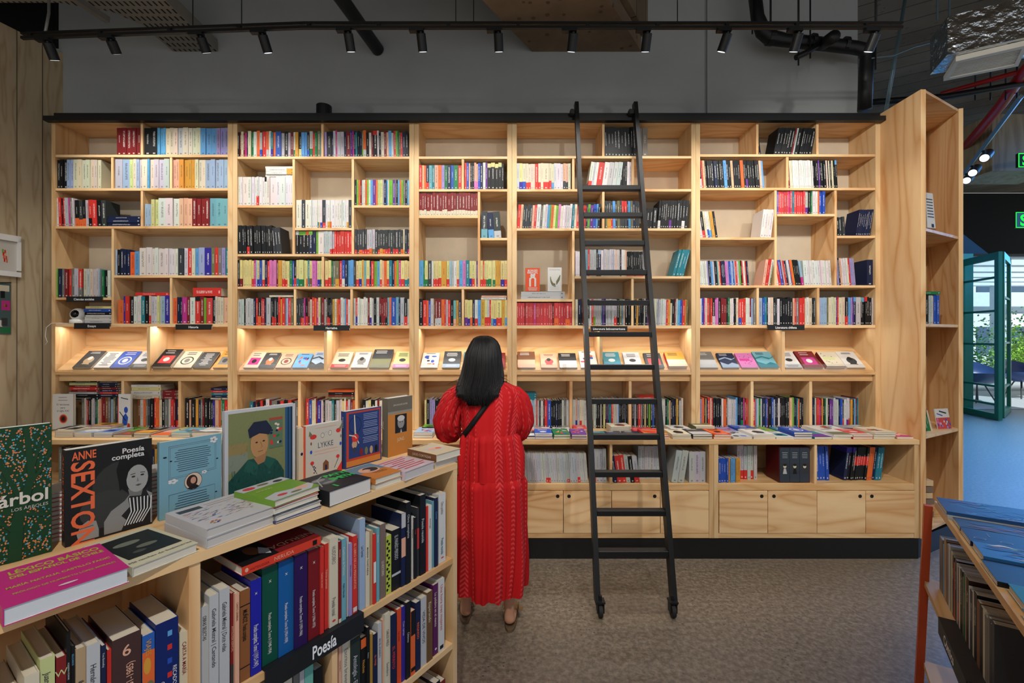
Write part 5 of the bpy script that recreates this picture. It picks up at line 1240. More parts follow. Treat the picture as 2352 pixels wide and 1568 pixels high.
shelfbook(257, 326, 1459, (74, 50, 48), Z2, 'thick brown book numbered 6 in the left bay of front island', [('t', '6', .5, .83, .03, 0, 'c', 0, .01, 'P'), ('S', 'OBRA REUNIDA (1981-1985)', .24, .95, 'P', u_(up=True, size=.016, x=.6))])
shelfbook(327, 356, 1456, (40, 100, 190), Z2, 'book with orange and blue painted spine in the left bay of front island', [('r', 0, .35, 1, .84, 'o'), ('e', .4, .7, .3, .08, 'Y'), ('e', .6, .5, .35, .05, 'v'), ('r', 0, .12, 1, .4, 't'), ('e', .4, .34, .4, .03, 'G'), ('S', 'VIAJES', .05, .2, 'Y')])
shelfbook(357, 411, 1425, (16, 40, 112), Z2, 'dark blue book with red and blue squares on spine, left bay of front island',
  [('r', .52, .72 - k * .13, .72, .77 - k * .13, ('r', 'b')[k % 2]) for k in range(5)] + [('r', .52, .85, .72, .9, 'B'), ('S', 'RECADOS COMPLETOS', .45, .95, 'w', u_(up=False, size=.010, x=.84)), ('S', 'GABRIELA MISTRAL', .55, .98, 'w', u_(size=.010, x=.3))])
shelfbook(413, 434, 1450, 'c', Z2, 'cream book beside the divider, left bay of front island', [('S', 'CARTA A MARÍA', .12, .5, 'R')])
# upper shelf, right bay
UR = 'on upper shelf of front island'
Bk = [
 (460, 480, 1392, 'i', f'light grey book just right of the divider {UR}', [('S', 'OBRAS SELECTAS', .1, .35, 'd')]),
 (481, 503, 1366, 'i', f'first of two light grey books {UR}', [('S', 'Gabriela Mistral | Cantando', .13, .75, 'd')]),
 (504, 528, 1351, 'i', f'second of two light grey books {UR}', [('S', 'Gabriela Mistral | Doce vidas', .13, .6, 'd')]),
 (529, 539, 1362, 'R', f'thin dark red and black book {UR}', [('S', 'ANTOLOGÍA ESENCIAL', .35, .75, 'P'), ('r', 0, 0, 1, .24, 'd')]),
 (540, 550, 1362, 'P', f'thin salmon book {UR}', [('S', 'CANTO GENERAL', .1, .3, 'h')]),
 (551, 575, 1354, (150, 92, 46), f'brown book with black rules {UR}', [('l', [(0, .83), (1, .83)], .0012, 'k'), ('l', [(0, .15), (1, .15)], .0012, 'k'), ('S', 'MUÑOZ', .22, .36, 'k'), ('S', 'Poesía completa', .38, .56, 'k')]),
 (576, 601, 1330, (30, 36, 172), f'royal blue volume of the coloured poetry set {UR}', [('S', 'Poesía completa. Tomo I (1915-1947)', .48, .92, 'w'), ('t', 'x', .5, .84, .012, 0, 'c', 0, 0, 'w')]),
 (602, 639, 1305, (6, 84, 66), f'dark green volume of the coloured poetry set {UR}', [('S', 'Poesía completa. Tomo II (1948-1954)', .48, .9, 'w', u_(size=.011)), ('t', 'x', .5, .84, .014, 0, 'c', 0, 0, 'w')]),
 (640, 676, 1289, (8, 96, 168), f'mid blue volume of the coloured poetry set {UR}', [('S', 'Poesía completa. Tomo III (1954-1959)', .46, .88, 'w', u_(size=.011)), ('t', 'x', .5, .84, .014, 0, 'c', 0, 0, 'w')]),
 (677, 707, 1275, (48, 24, 88), f'dark purple volume of the coloured poetry set {UR}', [('S', 'Poesía completa. Tomo IV (1959-1966)', .46, .88, 'w', u_(size=.011)), ('t', 'x', .5, .84, .014, 0, 'c', 0, 0, 'w')]),
 (708, 735, 1264, (128, 22, 30), f'dark red volume of the coloured poetry set {UR}', [('S', 'Poesía completa. Tomo V (1966-1973)', .46, .88, 'w', u_(size=.011)), ('t', 'x', .5, .84, .014, 0, 'c', 0, 0, 'w')]),
 (736, 744, 1258, 'r', f'first of two thin red books right of coloured set {UR}', [('S', 'Cantos de amor', .3, .8, 'P')]),
 (745, 756, 1251, 'r', f'second of two thin red books right of coloured set {UR}', [('S', 'Veinte poemas', .3, .8, 'P')]),
 (757, 777, 1237, 'c', f'thick cream book right of the red pair {UR}', [('S', 'HUIDOBRO', .1, .3, 'g'), ('S', 'Poesía total', .68, .88, 'g'), ('e', .5, .06, .2, .012, 'r')]),
 (778, 784, 1246, 'R', f'thin dark red book with pale foot {UR}', [('S', 'Residencia', .1, .8, 'P'), ('r', 0, 0, 1, .05, 'c')]),
 (785, 795, 1240, 'T', f'light blue book with dark blue lettering {UR}', [('S', 'Pablo Neruda', .55, .72, 'n'), ('S', 'Cuadernos de Temuco', .1, .5, 'w')]),
 (796, 801, 1236, 'i', f'very thin grey book {UR}', []),
 (802, 809, 1250, 'l', f'thin lavender book {UR}', [('S', 'Obra poética', .3, .7, 'd')]),
 (810, 821, 1233, 'r', f'red book with white foot label {UR}', [('S', 'EL LIBRO DE LAS PREGUNTAS', .1, .85, 'P'), ('r', .1, .02, .9, .08, 'w')])]
for x0, x1, yt, c_, lb, pr in Bk: shelfbook(x0, x1, yt, c_, Z2, lb, pr)
Bk = [
 (826, 839, 1191, 's', f'tall pale blue-grey book right of the sign {UR}', [('S', 'Luis Oyarzún', .3, .42, 'd')]),
 (840, 849, 1223, 'c', f'cream book right of the tall pale blue one {UR}', [('S', 'MARINA TSVIETÁIEVA', .2, .7, 'd')]),
 (850, 857, 1218, 'z', f'thin beige book {UR}', []),
 (858, 864, 1226, 'r', f'thin red and white book {UR}', [('r', 0, .3, 1, .6, 'w')]),
 (865, 872, 1212, 'T', f'thin light teal book {UR}', [('S', 'Poemas', .1, .4, 'w')]),
 (873, 886, 1203, (128, 108, 98), f'taupe book left of the checkered one {UR}', [('S', 'LO NOCTURNO', .5, .7, 'c')]),
 (887, 899, 1229, (190, 206, 60), f'yellow-green and black checkered book {UR}', [('p', [(.2 + .3 * (k % 2), .04 + .06 * k), (.5 + .3 * (k % 2), .07 + .06 * k), (.2 + .3 * (k % 2), .1 + .06 * k), (-.0 + .3 * (k % 2), .07 + .06 * k)], 'k') for k in range(15)]),
 (900, 921, 1215, 'k', f'thick black book with a white cross band {UR}', [('r', 0, .24, 1, .28, 'i'), ('S', 'EL PARAÍSO PERDIDO', .1, .5, 'i')]),
 (922, 932, 1178, 'n', f'navy book with a pink panel {UR}', [('r', 0, .4, 1, .66, 'P'), ('r', 0, .8, 1, 1, 'i')]),
 (933, 944, 1153, 'k', f'tall black book right of the pink panelled one {UR}', [('S', 'Obra completa', .15, .6, 'i')]),
 (945, 951, 1186, 'w', f'thin white book {UR}', [('S', 'Aforismos', .2, .5, 'd')]),
 (952, 957, 1188, 'k', f'thin black book {UR}', [('S', 'Poesía', .2, .5, 'r')]),
 (958, 964, 1165, 'd', f'dark book with a crimson panel {UR}', [('r', 0, .4, 1, .7, 'x')]),
 (965, 978, 1136, 'k', f'tallest black book {UR}', [('S', 'Poesía reunida', .3, .6, 'i')]),
 (979, 984, 1162, 'r', f'thin red book near the end panel {UR}', []),
 (985, 992, 1160, 'w', f'white book near the end panel {UR}', [('S', 'Antología', .2, .4, 'd')]),
 (993, 998, 1150, 'T', f'thin pale blue book near the end panel {UR}', []),
 (999, 1006, 1143, 'n', f'navy book near the end panel {UR}', [('S', 'Cantos', .2, .6, 'B')]),
 (1008, 1024, 1133, 'w', f'large white book against the end panel {UR}', [('S', 'Obra poética', .12, .3, 'g'), ('S', 'Poesía reunida', .65, .88, 't'), ('e', .5, .07, .2, .01, 'x')])]
for x0, x1, yt, c_, lb, pr in Bk: shelfbook(x0, x1, yt, c_, Z2, lb, pr, lean=0)
# red book lying on the coloured volumes
zt = Z2 + .001 + iz(590, 1318) - Z2 + .002
a0, a1 = ia(556), ia(737)
zl = max(iz(576, 1326), iz(620, 1303), iz(660, 1288), iz(690, 1273), iz(720, 1262)) + .006
Mx = IW @ frame((a1, .0, zl), (0, 0, 1), (0, 1, 0), (-1, 0, 0))
bigbook(Mx, .021, .15, a1 - a0, (226, 56, 26), [], 'red book with dark photo cover lying on the coloured poetry set',
        [('t', 'NERUDA', .26, .5, .013, -90, 'c', 0, .0, 'P'), ('t', 'ANTOLOGÍA', .26, .8, .008, -90, 'c', 0, .0, 'R'), ('e', .5, .95, .25, .02, 'P'), ('r', .2, .06, .8, .12, 'k')],
        [('r', 0, .0, 1, 1, 'R'), ('r', 0, .56, 1, 1, 'k'), ('e', .45, .74, .2, .08, 'h'), ('e', .7, .8, .1, .06, 'd'), ('p', [(.1, .62), (.3, .58), (.5, .64), (.25, .72)], 'i'), ('t', 'NERUDA', .34, .3, .03, 90, 'c', 0, 0, 'P')])
# middle shelf
LR_ = 'on middle shelf of front island'
Bk = [
 (592, 622, 1572, 'i', f'grey book under the sign {LR_}, leftmost', []), (629, 672, 1552, 'c', f'thick cream book {LR_}, under the sign', [('S', 'Poemas', .3, .6, 'd')]),
 (674, 687, 1528, 'g', f'grey book left of the mint one {LR_}', [('e', .5, .6, .2, .03, 'k')]), (689, 699, 1534, 'i', f'slim light grey book left of the mint one {LR_}', []),
 (700, 720, 1513, (110, 190, 172), f'mint green book {LR_}', []), (722, 742, 1534, 'k', f'black book right of the mint one {LR_}', [('S', 'Cuentos', .3, .6, 'i')]),
 (778, 785, 1475, 'P', f'thin pink book right of the divider {LR_}', [('S', 'Tercer libro', .2, .8, 'h')]),
 (786, 805, 1468, 'c', f'cream book with a green foot {LR_}', [('S', 'Escritos breves', .1, .5, 'g'), ('r', 0, 0, 1, .4, (20, 130, 40))]),
 (806, 828, 1465, (44, 58, 54), f'dark green book {LR_}', [('S', 'Antología - El bosque', .2, .75, 'i')]),
 (829, 842, 1462, 'k', f'black book with an orange head label {LR_}', [('r', 0, .86, 1, .98, 'o'), ('S', 'Noches', .3, .9, 'Y')]),
 (843, 849, 1440, 'k', f'taller thin black book {LR_}', [('S', 'Relatos', .3, .6, 'i')]),
 (850, 857, 1455, (190, 146, 50), f'thin golden book {LR_}', []),
 (858, 867, 1455, 'n', f'first navy book with orange lettering {LR_}', [('S', 'EL VIAJE', .3, .7, 'o')]),
 (868, 877, 1430, 'i', f'light grey book with black lettering {LR_}', [('S', 'EN EL FONDO', .2, .7, 'k')]),
 (878, 883, 1422, 'P', f'very thin pinkish book {LR_}', []),
 (884, 897, 1408, 'c', f'cream pink book {LR_}', [('S', 'CARLOS WIELD', .2, .4, 'd'), ('S', 'Sombra', .6, .8, 'g')]),
 (898, 911, 1410, 'n', f'dark navy book with a red title {LR_}', [('S', 'EL PERRITO', .42, .75, 'r')]),
 (912, 922, 1398, (232, 72, 24), f'bright orange red book {LR_}', [('S', 'La casa', .3, .6, 'R')]),
 (923, 932, 1392, 'j', f'indigo book {LR_}', [('S', 'Cien cartas', .2, .7, 'i')]),
 (933, 943, 1382, 'k', f'black book right of the indigo one {LR_}', [('S', 'Último', .4, .6, 'i')]),
 (944, 954, 1402, 'o', f'orange and black book {LR_}', [('r', 0, .62, 1, 1, 'k'), ('r', 0, .06, 1, .12, 'k')]),
 (955, 966, 1382, 'n', f'second navy book with orange lettering {LR_}', [('S', 'REGRESO', .3, .75, 'o')]),
 (967, 980, 1371, 'i', f'thick light grey book {LR_}', [('S', 'VIDA DE VIVOS', .2, .75, 'd')]),
 (981, 994, 1358, (116, 82, 46), f'brown book {LR_}', [('S', 'Esperando', .15, .6, 'c')]),
 (995, 1007, 1341, (98, 26, 92), f'plum purple book {LR_}', [('S', 'La palabra en el viento', .12, .6, 'c'), ('e', .5, .08, .2, .015, 'w')]),
 (1008, 1021, 1329, 'w', f'white book with red lettering beside the end panel {LR_}', [('S', 'Una hora tres mujeres', .08, .8, 'x'), ('r', .2, .03, .8, .08, 'k')])]
for x0, x1, yt, c_, lb, pr in Bk: shelfbook(x0, x1, yt, c_, Z3, lb, pr)
for k, (x0, x1, h_, c_, nm) in enumerate([(962, 974, .20, 'c', 'cream book'), (975, 986, .19, 'c', 'second cream book'), (987, 998, .205, 'Y', 'yellow book'), (999, 1011, .215, 'k', 'black book'), (1012, 1023, .20, 'R', 'dark red book')]):
    shelfbook(x0, x1, 0, c_, Z4, f'{nm} on the lowest shelf of the foreground bookcase', [], h=h_)

# ------------------------------------------------------------------ books lying on top of the island
MFL = lambda a, s, z, rot=0: IW @ Matrix.Translation((a, s, z)) @ Matrix.Rotation(R_(rot), 4, 'Z') @ frame((0, 0, 0), (0, 0, 1), (1, 0, 0), (0, 1, 0))
TG = 'books lying on top of the foreground bookcase'
def topbook(px0, px1, s0, z, w, h, col, lab, art=(), rot=0.0, bands=(), pages=(206, 198, 180), a_=None, wd=None, spine=None):
    a = ia(px0, s0) if a_ is None else a_; d = (ia(px1, s0) - a) if wd is None else wd
    return bigbook(MFL(a, s0, z, rot), w, d, h, col, bands, lab, spine, list(art), group=TG, pages=pages)
E = 0.0006
# magenta book
dM = ia(297, -.03) - ia(6, -.03)
topbook(6, 297, -0.03, HT + E, .030, .178, (206, 30, 130), 'magenta book with lime lettering lying at the front left of the island top',
 [('t', 'LÉXICO BÁSICO', .56, .80, .026, 0, 'c', dM * .78, .03, (186, 190, 40)), ('t', 'DEL ESPAÑOL DE CHILE', .56, .68, .019, 0, 'c', dM * .8, .03, (186, 190, 40)),
  ('t', 'MARÍA NATALIA CASTILLO FADIC', .52, .42, .014, 0, 'c', dM * .86, .02, (186, 190, 40)), ('t', 'PRÓLOGO DE HUMBERTO LÓPEZ MORALES', .53, .24, .011, 0, 'c', dM * .84, .01, (186, 190, 40)), ('e', .5, .1, .08, .02, 'w')], pages=(196, 200, 204))
# cream book with dark picture, turned
topbook(304, 464, -0.014, HT + E, .020, .20, (214, 208, 176), 'cream book with a dark blurred picture lying second from left on the island top',
 [('r', .1, .2, .92, .9, (30, 36, 38)), ('e', .4, .66, .2, .06, (120, 126, 110)), ('e', .56, .46, .16, .05, (110, 116, 100)), ('e', .36, .34, .1, .04, (70, 76, 70)), ('t', 'Mil noches de Sudamérica', .5, .08, .011, 0, 'c', 0, 0, 'd')], rot=8)
# two map books
for k in range(2):
    topbook(474, 640, 0.0, HT + E + k * .0222, .022, .185, (202, 200, 202), ('lower' if k == 0 else 'upper') + ' of two thick white books printed with an old map, island top',
     [('r', .08, .78, .4, .9, (60, 74, 80))] + lines(.45, .95, .8, .88, 2, 'h', .012) + [('r', random.uniform(.05, .85), random.uniform(.1, .75), 0, 0, 'g')[:3] + (0, 0, 'g') for _ in range(0)] +
     [('l', [(x, y), (x + .06, y + .012)], .0006, random.choice(['h', 'g', 'b', 'o', 'd'])) for x, y in [(random.uniform(.05, .88), random.uniform(.22, .76)) for _ in range(90)]] +
     [('e', .2 + .05 * math.cos(q), .14 + .04 * math.sin(q), .02, .012, random.choice('oYbr')) for q in range(7)] if k else (), rot=5 - k * .6, pages=(186, 182, 176))
# stack with green cover
aS = ia(636, 0.0); wS = ia(743, 0.0) - aS
zz = HT + E
for k, (w_, c_, nm) in enumerate([(.006, (70, 70, 120), 'thin dark blue book at the bottom of the green topped pile'), (.013, 'i', 'white book second from the bottom of the green topped pile'), (.004, 'd', 'thin black and white book inside the green topped pile'), (.014, 'w', 'white book under the red one in the green topped pile'), (.005, 'r', 'thin red book under the green topped one on the island')]):
    topbook(0, 0, .005 + k * .001, zz, w_, .15, c_, nm, rot=2 + k, a_=aS + random.uniform(-.004, .004), wd=wS); zz += w_ + .0004
topbook(0, 0, .004, zz, .016, .16, (118, 166, 40), 'green book with a botanical cover on top of the island pile',
 [('p', [(0, 0), (.8, 0), (1, .16), (1, .3), (.6, .26), (.3, .34), (0, .24)], 'i'), ('e', .75, .2, .14, .07, 'P'), ('e', .3, .16, .1, .05, 'x'), ('e', .55, .1, .12, .04, 'v'), ('r', 0, .76, 1, 1, 'i'), ('e', .2, .88, .12, .07, 'x'), ('e', .5, .9, .12, .05, 'v'), ('e', .8, .86, .1, .06, 'd'), ('t', 'BONSÁI', .3, .58, .013, 0, 'c', 0, 0, 'q')], rot=8, a_=aS - .004, wd=wS + .01)
# thick black book with green letters
topbook(756, 857, -0.004, HT + E, .043, .165, (34, 36, 40), 'thick black book with bright green lettering lying on the island top',
 [('e', .35, .56, .24, .22, (90, 92, 94)), ('e', .3, .66, .14, .07, (150, 150, 150)), ('e', .36, .44, .14, .05, (140, 140, 140)), ('l', [(.1, .3), (.3, .7), (.5, .82)], .002, (170, 170, 170))] +
 [('t', 'PATTI', .76, .68, .032, -6, 'c', .075, .05, (20, 200, 80)), ('t', 'SMITH', .72, .44, .034, -4, 'c', .08, .05, (20, 200, 80)), ('t', 'i', .3, .12, .035, 0, 'c', 0, .06, (20, 200, 80))], rot=3, pages=(206, 202, 196))
# orange and blue pair
aS = ia(862, .004); wS = ia(923, .004) - aS
topbook(0, 0, .004, HT + E, .017, .15, 'c', 'book under the orange and blue one on the island top', a_=aS, wd=wS)
topbook(0, 0, .002, HT + E + .0175, .018, .155, (216, 128, 40), 'orange and blue book with a curled animal drawing on the island top',
 [('r', 0, .5, 1, 1, (110, 140, 160)), ('e', .5, .6, .34, .2, 'P'), ('e', .56, .62, .24, .15, (70, 52, 44)), ('e', .4, .6, .12, .08, 'P'), ('t', 'TITO', .6, .28, .026, 0, 'c', .05, 0, 'h')], rot=1, a_=aS - .002, wd=wS)
# wrapped pink book
aS = ia(930, -.006); wS = ia(1003, -.006) - aS
topbook(0, 0, -.006, HT + E, .030, .15, (214, 190, 200), 'shrink wrapped white and pink book with red lettering on the island top',
 lines(.05, .95, .15, .9, 7, 'x', .04, .3), rot=4, a_=aS, wd=wS, pages=(190, 184, 180))
aS = ia(1006, 0.0); 
topbook(0, 0, 0.012, HT + E, .024, .15, 'c', 'lower of two cream books at the right end of the island top', a_=aS, wd=-.002 - aS + .02, pages=(196, 190, 178))
topbook(0, 0, 0.004, HT + E + .0245, .026, .155, (216, 196, 156), 'upper of two wrapped cream books at the right end of island top',
 [('e', .5, .5, .3, .22, 'i'), ('e', .45, .5, .2, .12, 'P'), ('e', .62, .46, .1, .08, 'o')] + lines(.2, .8, .85, .92, 1, 'h', .03), rot=-3, a_=aS - .004, wd=-.002 - aS + .024,
 spine=[('r', 0, 0, 1, 1, 'h'), ('t', 'JULIO CORTÁZAR', .32, .5, .012, -90, 'c', .1, 0, 'c')])

# ------------------------------------------------------------------ books standing cover-out on the island
def upbook(px0, px1, ytop, s0, w, col, lab, art, spine=None, cat='book', z=HT, pages=(214, 208, 196), bands=(), c=.002, back=0.0):
    a, b = ia(px0, s0), ia(px1, s0); d = b - a
    h = iz(px0, ytop, s0) - z
    Mx = IW @ Matrix.Translation((a, s0 + w, z + E)) @ Matrix.Rotation(R_(-back), 4, 'X') @ frame((0, 0, 0), (0, -1, 0), (1, 0, 0), (0, 0, 1))
    return bigbook(Mx, w, d, h, col, bands, lab, spine, art, group='books standing cover-out on the foreground bookcase', pages=pages, c=c), d, h
S0 = .27
# green tree cover
GR = (22, 66, 38)
art = []
random.seed(11)
cells = []
for q in range(1500):
    x, y = random.uniform(.01, .98), random.uniform(.01, .985)
    n1 = math.sin(x * 17 + 3 * math.sin(y * 9)) * math.cos(y * 14 + 2 * math.sin(x * 11))
    if abs(n1) > .16 and not (.37 < y < .51 and x > .3): art.append(('e', x, y, .013, .0055, random.choice([(226, 128, 66), (226, 128, 66), (206, 148, 90), (96, 176, 196), (60, 150, 180)])))
trunk = [('l', [(.45, -.0), (.5, .3), (.7, .62), (.62, .99)], [.011, .009, .006, .004], GR), ('l', [(.6, .5), (.9, .7), (.99, .8)], .003, GR), ('l', [(.5, .35), (.95, .3)], .004, GR), ('l', [(.55, .45), (.2, .8), (.1, .98)], .004, GR), ('l', [(.66, .6), (.86, .92)], .003, GR), ('l', [(.5, .2), (.2, .34)], .003, GR)]
art = [q for q in art] + trunk + [('t', 'árbol', .94, .42, .036, 0, 'r', 0, .02, (220, 214, 200)), ('t', 'LOS ÁRBOLES', .94, .375, .009, 0, 'r', 0, 0, (200, 196, 184))]
upbook(-46, 119, 990, S0, .018, GR, 'dark green book with orange and blue leaf pattern standing at the far left', art)
# black and white portrait cover with orange lettering
BK = (30, 31, 33); GY = (128, 128, 126); LG = (186, 186, 182); OR = (240, 104, 52)
def serif(s, x, y, hgt, wd_, rot=-90, col=OR): return ('t', s, x, y, hgt, rot, 'l', wd_, .02, col)
P = [('e', .62, .5, .34, .3, (52, 54, 52)), ('e', .45, .3, .3, .2, (58, 60, 58)),
 ('p', [(.62, .86), (.78, .9), (.95, .84), (1, .7), (1, .5), (.9, .38), (.72, .4), (.6, .5), (.56, .7)], (22, 22, 24)),
 ('p', [(.42, .02), (.42, .16), (.5, .26), (.66, .34), (.74, .42), (.9, .42), (1, .36), (1, .02)], (142, 142, 138)),
 ('p', [(.70, .36), (.78, .44), (.92, .42), (.98, .30), (.98, .02), (.62, .02), (.68, .12), (.62, .18), (.72, .26)], (34, 34, 36))]
for q in range(7): P.append(('l', [(.66 + q * .035, .06), (.74 + q * .04, .2), (.72 + q * .045, .36 - q * .004)], .0012, (224, 224, 220)))
P += [('p', [(.7, .46), (.72, .38), (.86, .36), (.9, .48)], (118, 118, 114)),
 ('e', .815, .565, .135, .155, (162, 162, 158)), ('p', [(.67, .64), (.74, .72), (.88, .72), (.96, .64), (.98, .78), (.84, .84), (.7, .8)], (22, 22, 24)),
 ('p', [(.66, .5), (.7, .64), (.66, .74), (.58, .64), (.6, .46)], (22, 22, 24)),
 ('e', .765, .592, .024, .01, (40, 40, 40)), ('e', .876, .596, .024, .01, (40, 40, 40)), ('l', [(.73, .62), (.79, .626)], .0008, (50, 50, 50)), ('l', [(.85, .628), (.91, .622)], .0008, (50, 50, 50)),
 ('p', [(.815, .58), (.835, .53), (.805, .528)], (126, 126, 122)), ('p', [(.785, .49), (.825, .5), (.87, .492), (.826, .476)], (80, 78, 76)),
 ('p', [(.14, .02), (.12, .1), (.16, .18), (.24, .22), (.33, .2), (.36, .1), (.36, .02)], (150, 150, 146)), ('l', [(.15, .15), (.3, .16)], .001, (90, 90, 88)), ('l', [(.15, .12), (.3, .125)], .001, (90, 90, 88)),
 ('t', 'ANNE', .07, .885, .026, 0, 'l', .042, .02, OR),
 ('t', 'SEXTON', .07, .86, .056, -90, 'l', .19, .02, OR),
 ('t', 'Poesía', .9, .875, .017, 0, 'r', 0, .02, 'w'), ('t', 'completa', .9, .815, .017, 0, 'r', 0, .02, 'w')]
upbook(149, 349, 1036, S0, .026, BK, 'black book with a grey portrait photo and orange vertical lettering standing on the island', P, spine=[('t', 'ANNE SEXTON', .3, .95, .014, -90, 'l', .17, .01, OR)])
# light blue back cover
LBL = (120, 172, 190)
P = [('l', [(.14, .93), (.14, .5), (.9, .52), (.9, .94), (.14, .93)], .0004, 'd'), ('l', [(.16, .91), (.16, .52), (.88, .54), (.88, .92), (.16, .91)], .0003, 'd')] + lines(.22, .82, .58, .86, 11, (52, 70, 84), .008, .12) + \
 [('e', .52, .42, .145, .115, (60, 50, 48)), ('e', .52, .42, .138, .108, (222, 196, 170)), ('e', .5, .42, .09, .085, (58, 34, 26)), ('e', .52, .43, .045, .045, (206, 150, 124)), ('p', [(.42, .33), (.5, .37), (.58, .36), (.62, .33), (.55, .315), (.47, .315)], (34, 30, 34)),
  ('l', [(.14, .3), (.14, .06), (.88, .08), (.88, .31), (.14, .3)], .0004, 'd')] + lines(.22, .8, .1, .26, 6, (52, 70, 84), .008, .12) + \
 [('e', .86 + .04 * math.cos(q * 1.25), .93 + .03 * math.sin(q * 1.25), .03, .016, 'w') for q in range(5)] + [('e', .2 + .05 * math.cos(q * 1.25), .47 + .02 * math.sin(q * 1.25), .03, .014, 'w') for q in range(5)] + [('e', .7 + .03 * math.cos(q * 1.25), .51 + .016 * math.sin(q * 1.25), .018, .01, 'w') for q in range(5)] + [('e', .08, .8, .03, .01, 'k'), ('e', .17, .74, .02, .008, 'k'), ('e', .92, .66, .02, .008, 'k'), ('e', .9, .2, .02, .008, 'k')]
upbook(366, 509, 1018, S0, .014, LBL, 'light blue book with small round portrait standing on the island', P, c=.003)
# framed picture book: plain painted stand-in for a known portrait
OL = (128, 134, 84); TG_ = (24, 78, 70)
P = [('r', .045, .0, .955, .965, OL), ('r', .045, .5, .3, .62, (150, 130, 80)), ('r', .045, .3, .3, .5, (130, 140, 120)), ('r', .84, .0, .955, .965, (40, 88, 130)), ('r', .88, .0, .9, .965, (20, 50, 80)), ('r', .93, .0, .955, .965, (24, 44, 60))]
random.seed(5)
for q in range(120):
    x, y = random.uniform(.06, .82), random.uniform(.3, .95); P.append(('l', [(x, y), (x + .012, y + .02)], .0005, random.choice([(112, 122, 72), (142, 146, 94), (150, 140, 86)])))
P += [('r', .6, .5, .8, .85, (96, 120, 92)), ('r', .6, .83, .8, .86, (176, 70, 50))] + [('e', random.uniform(.62, .78), random.uniform(.52, .8), .02, .014, random.choice(['r', 'e', 'c', 'n'])) for _ in range(18)]
P += [('p', [(.045, .0), (.045, .22), (.2, .34), (.3, .42), (.56, .42), (.72, .34), (.82, .2), (.82, 0)], TG_), ('e', .46, .58, .125, .165, (190, 140, 88)), ('p', [(.38, .42), (.44, .34), (.54, .36), (.56, .46)], (170, 120, 76)),
  ('p', [(.32, .66), (.3, .76), (.38, .84), (.56, .84), (.64, .74), (.6, .67), (.46, .7)], (34, 42, 66)), ('e', .42, .6, .018, .009, (60, 40, 30)), ('e', .52, .605, .018, .009, (60, 40, 30)), ('l', [(.475, .6), (.5, .54), (.475, .53)], .0006, (130, 84, 50)), ('l', [(.44, .49), (.51, .495)], .0008, (120, 60, 44)),
  ('p', [(.3, .42), (.24, .3), (.42, .22), (.44, .34)], (30, 92, 78)), ('p', [(.56, .42), (.7, .36), (.6, .26), (.52, .34)], (30, 92, 78)), ('e', .6, .22, .022, .016, (30, 96, 92))]
for q in range(110):
    x, y = random.uniform(.06, .8), random.uniform(.01, .3); P.append(('l', [(x, y), (x + .004, y + .03)], .0005, random.choice([(18, 62, 58), (36, 98, 84), (14, 50, 54)])))
upbook(516, 678, 946, S0, .016, (198, 200, 204), 'large white bordered book with a painted portrait cover standing tallest on the island', P, c=.003)
# lykke
P = [('t', 'LYKKE', .54, .55, .026, 0, 'c', .058, 0, (44, 66, 86)), ('e', .2, .78, .09, .045, 'r'), ('e', .9, .82, .07, .045, 'r'), ('p', [(.08, .8), (.2, .8), (.1, .9)], 'v'), ('p', [(.98, .84), (.9, .84), (1, .95)], 'v'),
  ('e', .45, .78, .05, .05, 'g'), ('e', .45, .78, .04, .04, 'c'), ('e', .66, .8, .05, .05, 'g'), ('e', .66, .8, .04, .04, 'c'), ('l', [(.45, .79), (.55, .84), (.66, .8)], .0008, 's'), ('p', [(.46, .1), (.62, .1), (.62, .24), (.54, .3), (.46, .24)], 'h'), ('r', .52, .1, .57, .2, 'n'),
  ('p', [(.8, .0), (1, .0), (1, .2)], 'r')] + lines(.2, .9, .43, .49, 2, 'P', .014, .05) + lines(.2, .9, .9, .93, 1, 'P', .01) + [('l', [(.3, .06), (.16, .26)], .0008, 'n'), ('l', [(.78, .1), (.9, .28)], .0008, 'n'), ('e', .17, .29, .05, .035, 'r'), ('e', .88, .31, .05, .035, 'r'), ('e', .14, .5, .03, .035, 'b'), ('e', .96, .55, .03, .035, 'b'), ('e', .14, .66, .02, .03, 'h'), ('e', .97, .7, .02, .03, 'v')] + [('e', .22 + .03 * (q % 2), .1 + q * .03, .02, .01, 'n') for q in range(5)]
upbook(702, 785, 980, S0, .022, (206, 198, 182), 'cream book titled Lykke with red birds and a bicycle standing on the island', P, spine=[('r', 0, 0, 1, 1, (232, 84, 48)), ('t', 'LYKKE', .3, .6, .01, -90, 'l', 0, 0, 'c')])
upbook(686, 700, 984, S0 + .012, .02, 'c', 'pale book edge standing between the white bordered book and Lykke', [('e', .5, .5, .2, .03, 'n')])
P = [('r', .03, .02, .97, .98, (196, 62, 34)), ('r', .09, .16, .94, .95, (38, 62, 122)), ('r', .03, .02, .97, .12, (216, 130, 40)), ('e', .26, .74, .17, .15, (24, 34, 70)), ('e', .26, .74, .155, .138, (38, 62, 122)),
  ('l', [(.24, .92), (.26, .6), (.3, .52)], [.002, .003, .004], 'c'), ('e', .26, .52, .09, .06, 'r'), ('e', .24, .4, .07, .07, (200, 160, 120)), ('e', .24, .3, .04, .05, 'd'), ('l', [(.1, .58), (.26, .54), (.36, .4)], .002, 'c'), ('e', .26, .47, .08, .03, 'r')] + \
  [z for k in range(4) for z in lines(.46, .9, .9 - k * .14 - .09, .9 - k * .14, 4, (150, 164, 200), .01, .1)] + [('e', .42 + k * .14, .24, .045, .07, ('R', 'v', 'z', 'k')[k]) for k in range(4)]
